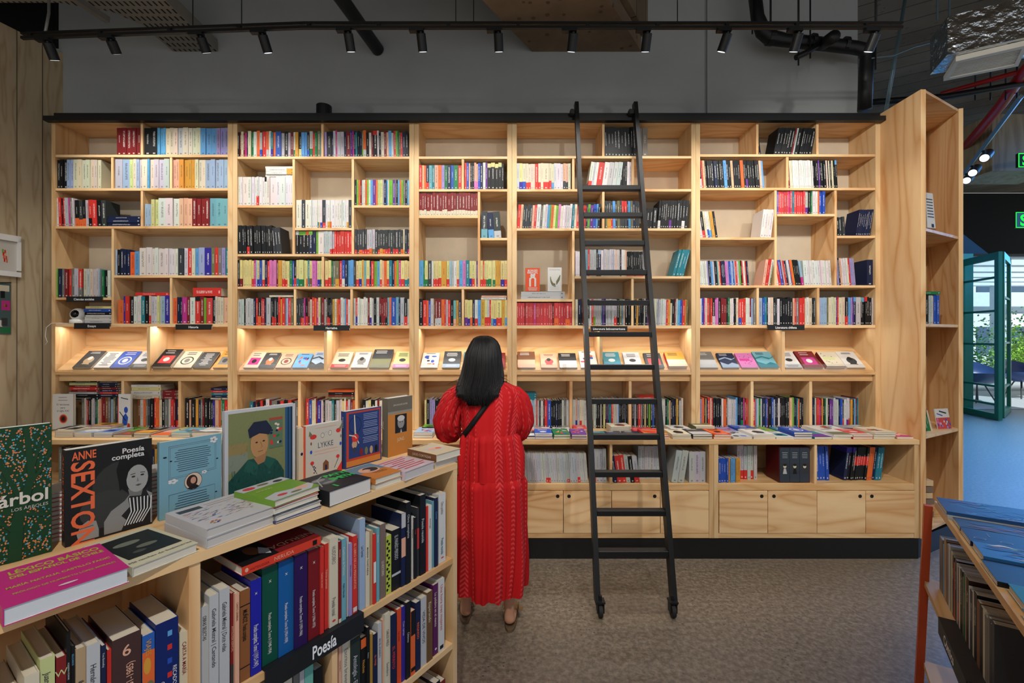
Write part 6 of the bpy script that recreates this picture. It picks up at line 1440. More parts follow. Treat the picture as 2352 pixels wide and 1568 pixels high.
upbook(793, 876, 946, S0, .024, (48, 70, 128), 'blue book with a red border and a circus acrobat drawing standing on the island', P, spine=[('t', 'BARBARIE', .3, .9, .009, -90, 'l', 0, 0, 'i')])
P = [('r', 0, .0, 1, .72, (206, 128, 36)), ('r', 0, .72, 1, .765, (150, 142, 124)), ('r', .28, .38, .76, .7, (30, 28, 28)), ('e', .52, .56, .14, .11, (150, 148, 144)), ('e', .52, .63, .15, .05, (206, 204, 200)), ('p', [(.36, .38), (.44, .46), (.6, .46), (.68, .38)], (40, 40, 42)), ('p', [(.49, .38), (.52, .45), (.56, .38)], 'i'), ('e', .48, .565, .02, .01, 'd'), ('e', .57, .565, .02, .01, 'd'),
  ('t', 'JUNG', .5, .24, .019, 0, 'c', .036, 0, (230, 210, 170)), ('t', 'JEAN JACQUES ANTIER', .5, .86, .009, 0, 'c', .075, 0, (214, 206, 190))]
upbook(891, 947, 916, S0, .034, (112, 104, 90), 'grey and orange book with portrait photo, rightmost standing on the island', P, spine=[('t', 'JUNG', .3, .6, .012, 90, 'r', 0, 0, 'c')])
# red and white striped pile behind the standing books
for k in range(11):
    a = ia(126, .38) - .02
    Mx = MFL(a, .325, HT + E + k * .0102, random.uniform(-1, 1))
    Y_ = .22
    bigbook(Mx, .010, .26, .10, ('w', 'r', 'i', 'x')[k % 4], [], f'thin red and white booklet, {ordn(k + 1)} from bottom of pile behind black portrait book', group='booklets piled behind the standing books', pages=(226, 220, 214))
# ------------------------------------------------------------------ second low bookcase at the lower right
Q0 = Vector((1.72, 1.85, 0)); DB = -DU; NB = Vector((0.829, -0.559, 0)).normalized(); HB = 0.886
TW = frame(tuple(Q0), DB, NB, (0, 0, 1))               # x towards the camera, y into the case
tb = thing('display_bookcase', tuple(Q0), 'low pine bookcase with an orange steel leg at the lower right corner', 'bookcase')
def tbp(name, mat, *q, M2=None, parent=tb):
    m = MB()
    for b in q: m.box(*b)
    o = m.build(name, mat, None); o.parent = parent; o.matrix_parent_inverse = Matrix.Identity(4); o.matrix_local = Matrix.Translation(-Vector(tb.location)) @ TW
    return o
tbp('top_board', WEX, (0.0, 1.7, 0, .62, HB - .024, HB))
ZB2, ZB3 = .548, .206
for z in (ZB2, ZB3): tbp('shelf', WEX, (-.035, 1.68, -.03, .6, z - .022, z))
tbp('back_panel', WX, (.0, 1.68, .33, .342, ZB2 + .001, HB - .0245)); tbp('back_panel', WX, (.0, 1.68, .33, .342, ZB3 + .001, ZB2 - .0225))
MOR = plain('orange_steel_paint', (186, 74, 34), 0.4)
for a, s, nm in ((.02, .012, 'leg'), (.02, .57, 'leg'), (1.66, .012, 'leg')):
    m = MB(); P = []
    for z, k in ((0.0, 1), (HB - .0245, 0)):
        ox = -.03 * k if a < 1 else .03 * k; oy = -.028 * k if s < .3 else 0
        for dx, dy in ((-.013, -.013), (.013, -.013), (.013, .013), (-.013, .013)): P.append((a - .03 + dx + ox, s - .03 + dy + oy, z))
    m.add(P, [(3, 2, 1, 0), (4, 5, 6, 7), (0, 1, 5, 4), (1, 2, 6, 5), (2, 3, 7, 6), (3, 0, 4, 7)])
    o = m.build('leg', MOR); o.parent = tb; o.matrix_local = Matrix.Translation(-Vector(tb.location)) @ TW
def child2(o, th): o.parent = th; o.matrix_parent_inverse = Matrix.Identity(4); o.matrix_local = Matrix.Translation(-Vector(th.location)) @ TW
sg = thing('shelf_sign', tuple(Q0 + DB * .3 + Vector((0, 0, ZB2))), 'black shelf sign with slanting white lettering on the lower right bookcase', 'sign')
o = MB().box(.29, .66, -.036, -.032, ZB2 - .055, ZB2 + .004).box(.29, .66, -.032, .13, ZB2 + .0012, ZB2 + .004).build('plate', MSIGN); child2(o, sg)
vs, fs, tw = text_mesh('Cómics', 0.02)
o = MB().add([(.38 + a * .045, -.0366, ZB2 - .040 + b * .045) for a, b in vs], fs).build('lettering', MTXT); child2(o, sg)
def tshelf(a, w, h, col, z, lab, prints=(), d=.2, s0=.01, bands=()):
    Mx = TW @ Matrix.Translation((a, s0, z + .0012))
    pr = []
    for p in prints: pr.append(sp_text(p[1], w, h, p[2], p[3], p[4]) if p[0] == 'S' else p)
    return bigbook(Mx, w, d, h, col, [(q[0], q[1], C(q[2])) for q in bands], lab, pr, group='books on the shelf of the lower right bookcase')
RB = 'in the lower right bookcase'
a = .03
for w, h, c_, nm, pr, gap in [
 (.052, .21, 'g', 'thick grey book, first on the shelf', [], .01), (.016, .20, 'B', 'blue edged book behind the orange leg', [], .002), (.03, .235, 'z', 'tall beige book right of the orange leg', [], 0), (.012, .23, 'h', 'thin brown book right of the tall beige one', [], 0), (.024, .225, 'g', 'mid grey book left of the tall white edged one', [], .004),
 (.03, .235, 'i', 'light grey book on the open part of the shelf', [], .002), (.012, .22, 'e', 'thin green book left of the sign', [], 0), (.016, .225, 'c', 'thin cream book left of the sign', [], .002), (.022, .215, 'k', 'black book at the left end of the sign', [('S', 'Diseño', .2, .5, 'c')], .001), (.01, .2, 'r', 'thin red book above the sign', [], .001),
 (.026, .215, 'k', 'thick black book above the sign', [('S', 'Fotografía', .2, .6, 'i')], .001), (.014, .21, 'i', 'light grey book between black ones', [], .001), (.012, .2, 'd', 'thin dark grey book with red foot', [('r', 0, .1, 1, .4, 'r')], .001), (.018, .21, 'c', 'cream edged book above the sign', [], .001), (.03, .21, 'k', 'black book with slanting white lettering', [('S', 'Arquitectura', .1, .7, 'i')], .001),
 (.01, .195, 'v', 'thin olive book', [], .001), (.022, .215, (10, 110, 88), 'teal green book with a white title', [('S', 'Interiores', .3, .9, 'i')], .001), (.01, .215, 'z', 'thin beige book right of the teal green one', [], .001), (.03, .215, (58, 40, 30), 'dark brown book', [('S', 'Arte', .2, .6, 'c')], .001), (.012, .2, 'w', 'thin white book right of the dark brown one', [], .001),
 (.03, .195, (52, 60, 78), 'slate book right of the dark brown one', [('S', 'Museos', .2, .6, 'i')], .001), (.014, .2, 'c', 'cream book near the right edge', [], .001), (.03, .21, 'k', 'black book at the right edge of the picture', [('S', 'Jardines', .2, .6, 'i')], .001), (.03, .2, 'h', 'brown book cut by the right edge', [], .001)] + [(random.uniform(.014, .03), random.uniform(.19, .22), random.choice('kgcidnz'), f'{ordn(q_ + 1)} book beyond the right edge of the picture', [], .001) for q_ in range(6)]:
    zz_ = ZB2 + (.003 if a > .27 else 0)
    tshelf(a, w, h, c_, zz_, f'{nm} {RB}', pr); a += w + gap
# covers lying on top
MFB = lambda a, s, z, rot=0: TW @ Matrix.Translation((a, s, z)) @ Matrix.Rotation(R_(rot), 4, 'Z') @ frame((0, 0, 0), (0, 0, 1), (0, -1, 0), (1, 0, 0))
def tb_top(a, s, z, w, wd, h, col, lab, art, rot=0):
    # cover up, spine on the far side, head of the cover towards the room
    Mx = TW @ Matrix.Translation((a, s, z)) @ Matrix.Rotation(R_(rot), 4, 'Z') @ frame((0, h * 0, 0), (0, 0, 1), (-1, 0, 0), (0, -1, 0)) if False else TW @ Matrix.Translation((a + wd, s, z)) @ Matrix.Rotation(R_(rot), 4, 'Z') @ frame((0, 0, 0), (0, 0, 1), (-1, 0, 0), (0, -1, 0))
    Mx = Mx @ Matrix.Translation((0, 0, -h))
    return bigbook(Mx, w, wd, h, col, [], lab, None, art, group='large books lying on the lower right bookcase')
def swirl(cs, n_=26, sd=3):
    random.seed(sd); o = []
    for q in range(n_):
        x, y = (q % 7) / 7 + random.uniform(0, .12), random.uniform(.02, .7); ph = random.uniform(0, 6); le = random.uniform(.12, .3); am = random.uniform(.01, .03)
        w_ = random.uniform(.002, .007); o.append(('l', [(min(.97, max(.03, x + am * math.sin(ph + i * .9) * 2)), min(.98, y + le * i / 8)) for i in range(9)], [.0004 + w_ * math.sin(math.pi * i / 8) for i in range(9)], random.choice(cs)))
    return o
TR = 'on the lower right bookcase'
z = HB + .0006
tb_top(.035, .0, z, .012, .19, .27, 'i', f'pale book at the bottom of the corner pile {TR}', [])
tb_top(.03, .0, z + .0125, .012, .18, .27, (34, 84, 140), f'blue and pink sea cover lying at the far corner {TR}', swirl([(120, 90, 160), (30, 70, 130), (60, 130, 180)], 22, 2))
tb_top(.235, .012, z, .014, .10, .30, 'd', f'dark book with reddish pattern lying {TR}, first below the sea cover', swirl(['h', 'R', (30, 70, 140)], 26, 4))
tb_top(.345, .01, z, .016, .13, .30, (16, 30, 66), f'navy book with white rings lying {TR}', [('e', .3, .3 + .2 * q, .09, .05, (120, 140, 170)) for q in range(4)] + [('e', .3, .3 + .2 * q, .075, .04, (16, 30, 66)) for q in range(4)] + lines(.5, .8, .2, .8, 3, (120, 140, 170), .01))
tb_top(.485, .012, z, .020, .12, .31, (40, 110, 170), f'blue and white comic cover lying {TR}', swirl(['w', 'B', 'G', (20, 60, 140), 'h'], 60, 6))
tb_top(.615, .004, z, .014, .15, .27, 'k', f'black and dark red book lying {TR}', [('r', .1, .3, .9, .42, 'R')] + lines(.2, .8, .5, .7, 4, 'h', .02))
tb_top(.78, .02, z, .02, .13, .25, (20, 110, 90), f'green and blue landscape cover near the right edge {TR}', swirl(['G', 'w', 'B', 'e'], 40, 8))
tb_top(.92, .01, z, .02, .16, .25, (30, 80, 130), f'blue book cut by the right edge {TR}', swirl(['B', 'n'], 10, 9))
tb_top(.07, .33, z, .014, .14, .26, 'c', f'cream edged book under the olive and magenta one {TR}', [])
tb_top(.07, .33, z + .0145, .012, .14, .26, (120, 110, 30), f'olive and magenta book lying at the far side {TR}', [('r', 0, 0, .36, 1, (170, 60, 130)), ('r', .36, 0, .42, 1, 'r')] + lines(.6, .8, .3, .6, 2, 'k', .01))
tb_top(.30, .34, z, .014, .16, .25, (24, 50, 100), f'dark blue book lying at the far side {TR}', swirl(['B', 'i', 'n'], 20, 12))
random.seed(21)
# ------------------------------------------------------------------ woman in a red dress
PY = 2.44
def pxx(x): return (x - CX) / F * PY
def pzz(y): return CH - (y - CY) / F * PY
MSKIN = plain('skin', (198, 146, 118), 0.5, noise=0.03)
PC = Vector((pxx(1128), PY, 0))
wm = thing('person', tuple(PC), 'woman with long black hair in a red patterned dress, seen from behind', 'person')
cx = PC.x; cy = PC.y
# body: one skinned surface over a skeleton
V_ = []; E_s = []; R__ = []
def bone(p, r, par=None):
    V_.append(p); R__.append(r)
    if par is not None: E_s.append((par, len(V_) - 1))
    return len(V_) - 1
hips = bone((cx, cy, .82), .12)
waist = bone((cx, cy, .98), .105, hips); chest = bone((cx, cy, 1.14), .12, waist); upc = bone((cx, cy, 1.24), .1, chest)
nk = bone((cx, cy, 1.31), .05, upc); nk2 = bone((pxx(1118), cy + .01, 1.36), .046, nk)
hx = pxx(1111)
hd = bone((hx, cy + .015, 1.43), .074, nk2); hd2 = bone((hx, cy + .01, 1.48), .076, hd)
def hand(side, wrist, par):
    """palm, five unequal bent fingers and a thumb from the side of the palm"""
    palm = bone((wrist[0] - side * .015, wrist[1] + .05, wrist[2] + .005), .021, par)
    kn = bone((wrist[0] - side * .025, wrist[1] + .08, wrist[2] + .01), .019, palm)
    for k, (o_, l_) in enumerate(((-.03, .052), (-.01, .062), (.01, .058), (.03, .045))):
        a = bone((wrist[0] - side * .03, wrist[1] + .085 - abs(k - 1.5) * .004, wrist[2] + .012 - o_), .009, kn)
        b = bone((wrist[0] - side * (.03 + l_ * .55), wrist[1] + .10, wrist[2] + .012 - o_ * 1.1), .008, a)
        bone((wrist[0] - side * (.03 + l_), wrist[1] + .085, wrist[2] + .012 - o_ * 1.1), .007, b)
    t1 = bone((wrist[0] + side * .0 - side * .02, wrist[1] + .04, wrist[2] + .035), .011, palm)
    bone((wrist[0] - side * .045, wrist[1] + .055, wrist[2] + .052), .009, t1)
for sd in (-1, 1):
    sh = bone((pxx(1176) if sd > 0 else pxx(1066), cy + .01, 1.245), .048, upc)
    el = bone((pxx(1190) if sd > 0 else pxx(1028), cy + .04, 1.055), .036, sh)
    wx = cx + (.09 if sd > 0 else -.13)
    wr = bone((wx, cy + .21, 1.09), .024, el)
    hand(sd, (wx, cy + .21, 1.09), wr)
    hp = bone((cx + sd * .085, cy, .74), .085, hips)
    kx = pxx(1170) if sd > 0 else pxx(1068)
    kn_ = bone((cx + sd * .085, cy + .02, .46), .052, hp)
    fy = 2.40 if sd > 0 else 2.47
    cf = bone((kx + 0.0, fy + .05, .28), .05, kn_)
    an = bone((kx, fy + .035, .085), .028, cf)
    he = bone((kx, fy + .018, .044), .031, an)
    bl = bone((kx + sd * .015, fy + .12, .038), .034, he)
    tb2 = bone((kx + sd * .02, fy + .18, .028), .034, bl)
    for k in range(5):
        bone((kx + sd * .02 + (k - 2) * .016, fy + .225 - abs(k - (2 - sd)) * .008, .024), .010, tb2)
me = bpy.data.meshes.new('body'); me.from_pydata([tuple(Vector(v) - PC) for v in V_], E_s, [])
import bmesh
bm = bmesh.new(); bm.from_mesh(me); ly = bm.verts.layers.skin.verify(); bm.verts.ensure_lookup_table()
for v, r in zip(bm.verts, R__): v[ly].radius = (r, r); v[ly].use_root = v.index == 0
bm.to_mesh(me); bm.free(); me.materials.append(MSKIN)
bo = bpy.data.objects.new('body', me); COL.objects.link(bo); bo.parent = wm
sk = bo.modifiers.new('Skin', 'SKIN'); sk.use_smooth_shade = True; sk.branch_smoothing = .6
sb = bo.modifiers.new('Subdivision', 'SUBSURF'); sb.levels = 2; sb.render_levels = 2
# face (turned to the shelves)
hc = Vector((hx, cy + .015, 1.455))
m = MB(); m.loft([[(hc.x + s * .012, hc.y + .078, hc.z - .03), (hc.x, hc.y + .104 if 1 else 0, hc.z - .03), (hc.x - s * .012, hc.y + .078, hc.z - .03), (hc.x, hc.y + .07, hc.z + .02)] for s in (1,)] + [[(hc.x + .004, hc.y + .08, hc.z + .02), (hc.x, hc.y + .086, hc.z + .02), (hc.x - .004, hc.y + .08, hc.z + .02), (hc.x, hc.y + .075, hc.z + .024)]])
m.build('nose', MSKIN, wm, smooth=True)
MEYE = plain('eye_white', (230, 228, 222), 0.3); MLIP = plain('lips', (176, 90, 82), 0.5)
for s in (-1, 1):
    ball(MB(), (hc.x + s * .032, hc.y + .068, hc.z + .008), .013).build('eye', MEYE, wm, smooth=True)
    ball(MB(), (hc.x + s * .074, hc.y + .0, hc.z - .005), .022, sx=.4, sz=1.3).build('ear', MSKIN, wm, smooth=True)
ball(MB(), (hc.x, hc.y + .074, hc.z - .055), .022, sz=.3).build('mouth', MLIP, wm, smooth=True)

# dress cloth
def dress_mat():
    m = bpy.data.materials.new('red_woven_cotton'); n = nt(m)
    b = pbsdf(n, 0.75, 0, 0.2)
    uv = N(n, 'ShaderNodeUVMap'); uv.uv_map = 'UVMap'; s = N(n, 'ShaderNodeSeparateXYZ'); L(n, uv.outputs[0], s.inputs[0])
    u = M_(n, 'MULTIPLY', s.outputs[0], 17.0); fr = M_(n, 'FRACT', u); idx = M_(n, 'FLOOR', u)
    tri = M_(n, 'ABSOLUTE', M_(n, 'SUBTRACT', fr, 0.5))
    rnd = N(n, 'ShaderNodeTexWhiteNoise'); rnd.noise_dimensions = '1D'; L(n, idx, rnd.inputs['W'])
    wid = M_(n, 'ADD', M_(n, 'MULTIPLY', M_(n, 'SUBTRACT', rnd.outputs[0], 0.35), 0.62), 0.02)
    inb = M_(n, 'LESS_THAN', tri, wid)
    chev = M_(n, 'FRACT', M_(n, 'ADD', M_(n, 'MULTIPLY', s.outputs[1], 42.0), M_(n, 'MULTIPLY', tri, 3.4)))
    pat = M_(n, 'MULTIPLY', inb, M_(n, 'LESS_THAN', chev, 0.42))
    ns = N(n, 'ShaderNodeTexNoise'); ns.inputs['Scale'].default_value = 3; tc = N(n, 'ShaderNodeTexCoord'); L(n, tc.outputs['Object'], ns.inputs['Vector'])
    base = mix(n, ns.outputs[0], lin((158, 14, 20)), lin((196, 24, 28)))
    L(n, mix(n, M_(n, 'MULTIPLY', pat, 0.42), base, lin((216, 92, 94))), b.inputs['Base Color'])
    out(n, b)
    return m
MDR = dress_mat()
NS = 160
def shell(name, prof, folds, parent, x_off=None, seed=0, cap_bot=False):
    """prof: (z, centre x, centre y, half width, half depth, fold amplitude)"""
    rr = random.Random(seed); ph = [rr.uniform(0, 6.28) for _ in range(6)]
    m = MB(); rings = []; P = []
    # densify the profile
    Q = []
    for a, b in zip(prof, prof[1:]):
        k = max(2, int(abs(a[0] - b[0]) / .012))
        for i in range(k):
            f = i / k; f2 = f * f * (3 - 2 * f) * .5 + f * .5
            Q.append(tuple(x + (y - x) * (f if j == 0 else f2) for j, (x, y) in enumerate(zip(a, b))))
    Q.append(prof[-1])
    for z, ox, oy, hw, hdp, am in Q:
        r = []
        for k in range(NS):
            th = 2 * math.pi * k / NS
            w = am * (math.sin(folds * th + ph[0] + z * 1.5) * .5 + math.sin(folds * 1.7 * th + ph[1] - z * 2) * .3 + math.sin(folds * .55 * th + ph[2] + z * 3) * .4)
            w += am * .25 * math.sin(folds * 3.1 * th + ph[3])
            c_, s_ = math.cos(th), math.sin(th)
            r.append((ox + (hw + w) * c_, oy + (hdp + w) * s_, z))
        P.append(r)
    uvs = []; fc = []
    n_ = len(P)
    for i in range(n_ - 1):
        for k in range(NS):
            fc.append((i * NS + k, i * NS + (k + 1) % NS, (i + 1) * NS + (k + 1) % NS, (i + 1) * NS + k))
            uvs.append([((k) / NS, P[i][0][2]), ((k + 1) / NS, P[i][0][2]), ((k + 1) / NS, P[i + 1][0][2]), ((k) / NS, P[i + 1][0][2])])
    m.add([p for r in P for p in r], fc, uvs=uvs)
    return m, P
drs = bpy.data.objects.new('dress', None)
def cl(mb, name, mat=MDR, parent=None, smooth=True):
    return mb.build(name, mat, parent or wm, origin=tuple(PC) if parent is None else (0, 0, 0), smooth=smooth, attrs=True)
# a single garment with its three tiers
def pz(y): return CH - (y - CY) / F * 2.31
prof = [(1.325, cx - .005, cy + .0, .055, .052, .0), (1.31, cx, cy, .085, .062, .001), (1.288, cx, cy, .135, .078, .002), (1.255, cx, cy, .166, .088, .003), (1.20, cx, cy, .168, .098, .004), (1.12, cx - .003, cy, .155, .104, .006), (1.05, cx - .006, cy, .148, .108, .006), (pz(1006), cx - .008, cy, .146, .11, .004)]
top_mb, TP = shell('bodice', prof, 7, wm, seed=3)
o = top_mb.build('dress', MDR, wm, smooth=True, attrs=True)
prof = [(pz(1006) + .004, cx - .006, cy, .147, .111, .002), (pz(1016), cx - .004, cy, .16, .124, .010), (pz(1060), cx - .002, cy + .002, .173, .136, .014), (pz(1110) - .002, cx + .0, cy + .004, .177, .14, .007)]
m, P2 = shell('tier', prof, 13, wm, seed=5); m.build('dress_middle_tier', MDR, o, origin=(0, 0, 0), smooth=True, attrs=True).location = -PC
prof = [(pz(1110) + .004, cx, cy + .004, .178, .142, .003), (pz(1122), cx, cy + .004, .187, .153, .015), (pz(1200), cx + .002, cy + .006, .187, .158, .020), (pz(1300), cx + .003, cy + .006, .186, .162, .024), (pz(1352), cx - .0, cy + .006, .183, .165, .026), (pz(1379), cx - .002, cy + .006, .178, .166, .026)]
m, P3 = shell('tier', prof, 10, wm, seed=8); m.build('dress_skirt', MDR, o, origin=(0, 0, 0), smooth=True, attrs=True).location = -PC
# puffed sleeves
def sleeve(sd):
    rr = random.Random(20 + sd); m = MB(); P = []; uvs = []; fc = []
    # path from the shoulder down to the gathered cuff, then the forearm cuff pointing forward
    if sd < 0: path = [(1086, 903, 0, .024), (1070, 903, 0, .036), (1054, 908, .0, .049), (1042, 920, .0, .058), (1032, 944, .005, .066), (1024, 970, .02, .073), (1026, 994, .05, .066), (1036, 1003, .09, .048), (1046, 1003, .125, .032)]
    else: path = [(1158, 902, 0, .024), (1169, 902, 0, .036), (1180, 907, .0, .048), (1188, 920, .0, .056), (1193, 944, .005, .061), (1196, 970, .02, .063), (1192, 992, .05, .058), (1186, 1000, .09, .045), (1178, 1000, .125, .032)]
    pts = [(Vector((pxx(a), cy + dy, pzz(b_))), r) for a, b_, dy, r in path]
    Q = []
    for (a, ra), (b_, rb) in zip(pts, pts[1:]):
        for i in range(5): Q.append((a.lerp(b_, i / 5), ra + (rb - ra) * i / 5))
    Q.append(pts[-1]); n2 = 72; ph = [rr.uniform(0, 6) for _ in range(4)]
    up = Vector((0, 1, 0))
    for i, (p, r) in enumerate(Q):
        d = (Q[min(i + 1, len(Q) - 1)][0] - Q[max(i - 1, 0)][0]).normalized()
        a = d.cross(up).normalized(); b_ = a.cross(d).normalized()
        am = .004 + .006 * math.sin(math.pi * min(1, i / len(Q)))
        ring_ = []
        for k in range(n2):
            th = 2 * math.pi * k / n2
            w = am * (math.sin(7 * th + ph[0]) * .5 + math.sin(12 * th + ph[1] + i * .15) * .4 + math.sin(3 * th + ph[2] + i * .2) * .5)
            ring_.append(p + a * math.cos(th) * (r + w) + b_ * math.sin(th) * (r * .9 + w))
        P.append(ring_)
    for i in range(len(P) - 1):
        for k in range(n2):
            fc.append((i * n2 + k, i * n2 + (k + 1) % n2, (i + 1) * n2 + (k + 1) % n2, (i + 1) * n2 + k))
            v0, v1 = 1.3 - i * .009, 1.3 - (i + 1) * .009
            uvs.append([(k / n2 * .7, v0), ((k + 1) / n2 * .7, v0), ((k + 1) / n2 * .7, v1), (k / n2 * .7, v1)])
    m.add([p for r in P for p in r], fc, uvs=uvs)
    m.build('sleeve', MDR, o, origin=(0, 0, 0), smooth=True, attrs=True).location = -PC
sleeve(-1); sleeve(1)
# strap running over the back
MSTR = plain('black_webbing', (16, 16, 18), 0.6)
m = MB(); P = []
def backpt(xx, z, off=.008):
    # point on the back of the dress at height z
    best = min(TP, key=lambda r: abs(r[0][2] - z))
    q = [p for p in best if p[1] < cy]
    p = min(q, key=lambda p: abs(p[0] - xx))
    return Vector((xx, p[1] - off, z))
A0, B0 = (pxx(1147), pzz(886)), (pxx(1061), pzz(1002))
nn = 26; dx_, dz_ = B0[0] - A0[0], B0[1] - A0[1]; l_ = math.hypot(dx_, dz_); px_, pz_ = -dz_ / l_ * .0125, dx_ / l_ * .0125
for i in range(nn + 1):
    f = i / nn; x, z = A0[0] + dx_ * f, A0[1] + dz_ * f
    for sgn in (1, -1): P.append(backpt(x + px_ * sgn, z + pz_ * sgn))
for i in range(nn + 1):
    f = i / nn; x, z = A0[0] + dx_ * f, A0[1] + dz_ * f
    for sgn in (1, -1): P.append(backpt(x + px_ * sgn, z + pz_ * sgn, .005))
N2 = 2 * (nn + 1)
m.add(P, [(2 * i, 2 * i + 1, 2 * i + 3, 2 * i + 2) for i in range(nn)] + [(N2 + 2 * i, N2 + 2 * i + 2, N2 + 2 * i + 3, N2 + 2 * i + 1) for i in range(nn)] + [(2 * i, 2 * i + 2, N2 + 2 * i + 2, N2 + 2 * i) for i in range(nn)] + [(2 * i + 1, N2 + 2 * i + 1, N2 + 2 * i + 3, 2 * i + 3) for i in range(nn)])
m.build('shoulder_strap', MSTR, wm, smooth=True)
# hair: grooved mass plus loose strands
MHAIR = bpy.data.materials.new('black_hair'); n = nt(MHAIR); b = pbsdf(n, 0.38, 0, 0.28)
tc = N(n, 'ShaderNodeTexCoord'); mp = N(n, 'ShaderNodeMapping'); mp.inputs['Scale'].default_value = (160, 160, 3); ns = N(n, 'ShaderNodeTexNoise'); ns.inputs['Scale'].default_value = 1; ns.inputs['Detail'].default_value = 2
L(n, tc.outputs['Object'], mp.inputs[0]); L(n, mp.outputs[0], ns.inputs['Vector'])
L(n, mix(n, ns.outputs[0], (0.002, 0.002, 0.0025), (0.010, 0.009, 0.009)), b.inputs['Base Color']); out(n, b)
def pzh(y): return CH - (y - CY) / F * 2.37
HP = [(770, 1111, 2, .004, .012), (770.8, 1111, 9, .02, .014), (773, 1111, 17, .04, .018), (777, 1111, 24, .058, .02), (784, 1112, 30, .074, .02), (795, 1112, 35.5, .088, .02), (812, 1110, 41, .10, .015), (835, 1109, 44, .104, .005), (860, 1108, 48, .098, -.01), (880, 1105, 51, .082, -.035), (892, 1101, 49, .056, -.066), (902, 1100, 44, .034, -.09), (911, 1100, 34, .016, -.102), (918, 1101, 20, .006, -.108)]
P = []; nh = 96; rh = random.Random(4); gr_ = [rh.uniform(-1, 1) for _ in range(nh)]
Q = []
for a, b_ in zip(HP, HP[1:]):
    for i in range(4): Q.append(tuple(x + (y - x) * i / 4 for x, y in zip(a, b_)))
Q.append(HP[-1])
for i, (y, xc, hw, hd_, oy) in enumerate(Q):
    z = pzh(y); w = hw / F * PY
    ring_ = []
    for k in range(nh):
        th = 2 * math.pi * k / nh
        g_ = 1 + .035 * gr_[k] * min(1, i / 8) + .02 * math.sin(9 * th + i * .12)
        zz_ = z - (abs(gr_[(k * 7) % nh]) * .03 if y > 915 else 0)
        ring_.append((pxx(xc) + w * math.cos(th) * g_, cy + .005 + oy + hd_ * math.sin(th) * g_, zz_))
    P.append(ring_)
hair = MB().loft(P).build('hair', MHAIR, wm, smooth=True)
m = MB()
for k in range(700):
    th = math.pi + rh.uniform(.02, .98) * math.pi                     # back half
    j = rh.uniform(-.004, .004); dj = rh.uniform(0, .004); pts = []
    i0 = rh.choice((1, 2, 3, 4))
    for (y, xc, hw, hd_, oy) in HP[i0:rh.choice((11, 12, 12, 13))]:
        w = hw / F * PY
        pts.append((pxx(xc) + w * math.cos(th) * 1.01 + j * (y - 770) / 120, cy + .005 + oy + (hd_ * 1.01 + dj) * math.sin(th), pzh(y)))
    lx = CX + pts[-1][0] * F / PY; ey = 934 - ((lx - 1103) / 50) ** 2 * 34 - rh.uniform(0, 12) ** 1.2
    yl = CY + (CH - pts[-1][2]) * F / 2.37
    if ey < yl + 4: ey = yl + rh.uniform(2, 13)
    dr_ = rh.uniform(-.010, .010)
    pts.append((pts[-1][0] + dr_ * .5, pts[-1][1] - .003, pzh((ey + CY + (pts[-1][2] - CH) / 2.37 * -F) / 2)))
    pts.append((pts[-1][0] + dr_ * .5, pts[-1][1] + .002, pzh(ey)))
    m.tube(pts, [.0010] * (len(pts) - 1) + [.0002], 5, cap=False)
for x0_, y0_, x1_, y1_ in ((1066, 880, 1036, 892), (1060, 868, 1034, 878), (1156, 872, 1178, 880), (1154, 864, 1172, 872), (1058, 890, 1040, 915)):
    m.tube([(pxx(x0_), cy - .08, pzz(y0_)), (pxx((x0_ + x1_) / 2), cy - .1, pzz((y0_ + y1_) / 2) + .004), (pxx(x1_), cy - .1, pzz(y1_))], [.002, .0012, .0004], 4)
m.build('hair_strands', MHAIR, hair, origin=(0, 0, 0), smooth=True).location = -PC
# sandals with a bow
MSD = plain('tan_leather', (142, 112, 72), 0.5); MSOLE = plain('dark_sole', (92, 74, 54), 0.7)
for sd in (-1, 1):
    kx = pxx(1170) if sd > 0 else pxx(1068); fy = 2.40 if sd > 0 else 2.47
    kx += sd * .008
    outl = []
    for k in range(28):
        th = 2 * math.pi * k / 28; c_, s_ = math.cos(th), math.sin(th); yy = fy + .113 + .125 * math.copysign(abs(s_) ** .75, s_); wid = .036 + .009 * s_
        outl.append((kx + sd * .006 * s_ + wid * math.copysign(abs(c_) ** .65, c_), yy))
    sdl = MB().prism(outl, 0.0005, .014).build('sandal', MSOLE, wm)
    m = MB()
    for y_, h_, w_ in ((.125, .07, .048), (.165, .06, .052)):
        pts = [(kx + (w_) * math.cos(a), fy + y_, .012 + h_ * math.sin(a)) for a in [math.pi * q / 10 for q in range(11)]]
        for i in range(10):
            (x1_, yy, z1_), (x2_, _, z2_) = pts[i], pts[i + 1]
            m.add([(x1_, yy - .014, z1_), (x2_, yy - .014, z2_), (x2_, yy + .014, z2_), (x1_, yy + .014, z1_)], [(0, 1, 2, 3)])
    m.build('sandal_strap', MSD, sdl, origin=(0, 0, 0)).location = -PC
    m = MB(); bx_, by_, bz_ = kx + sd * .034, fy + .10, .062
    for q in range(5):
        a = q * 1.25; c_ = Vector((bx_, by_, bz_)); e1 = c_ + Vector((math.cos(a) * .030, math.sin(a) * .016, abs(math.sin(a * .7)) * .024 + .004))
        s_ = Vector((0, .012, .006)); m.add([c_, e1 - s_, e1 + Vector((math.cos(a) * .006, 0, .006)), e1 + s_], [(0, 1, 2, 3)])
        m.add([c_ + Vector((0, 0, -.002)), e1 - s_ + Vector((0, 0, -.003)), e1 + s_ + Vector((0, 0, -.003))], [(0, 1, 2)])
    m.build('sandal_bow', MSD, sdl, origin=(0, 0, 0)).location = -PC
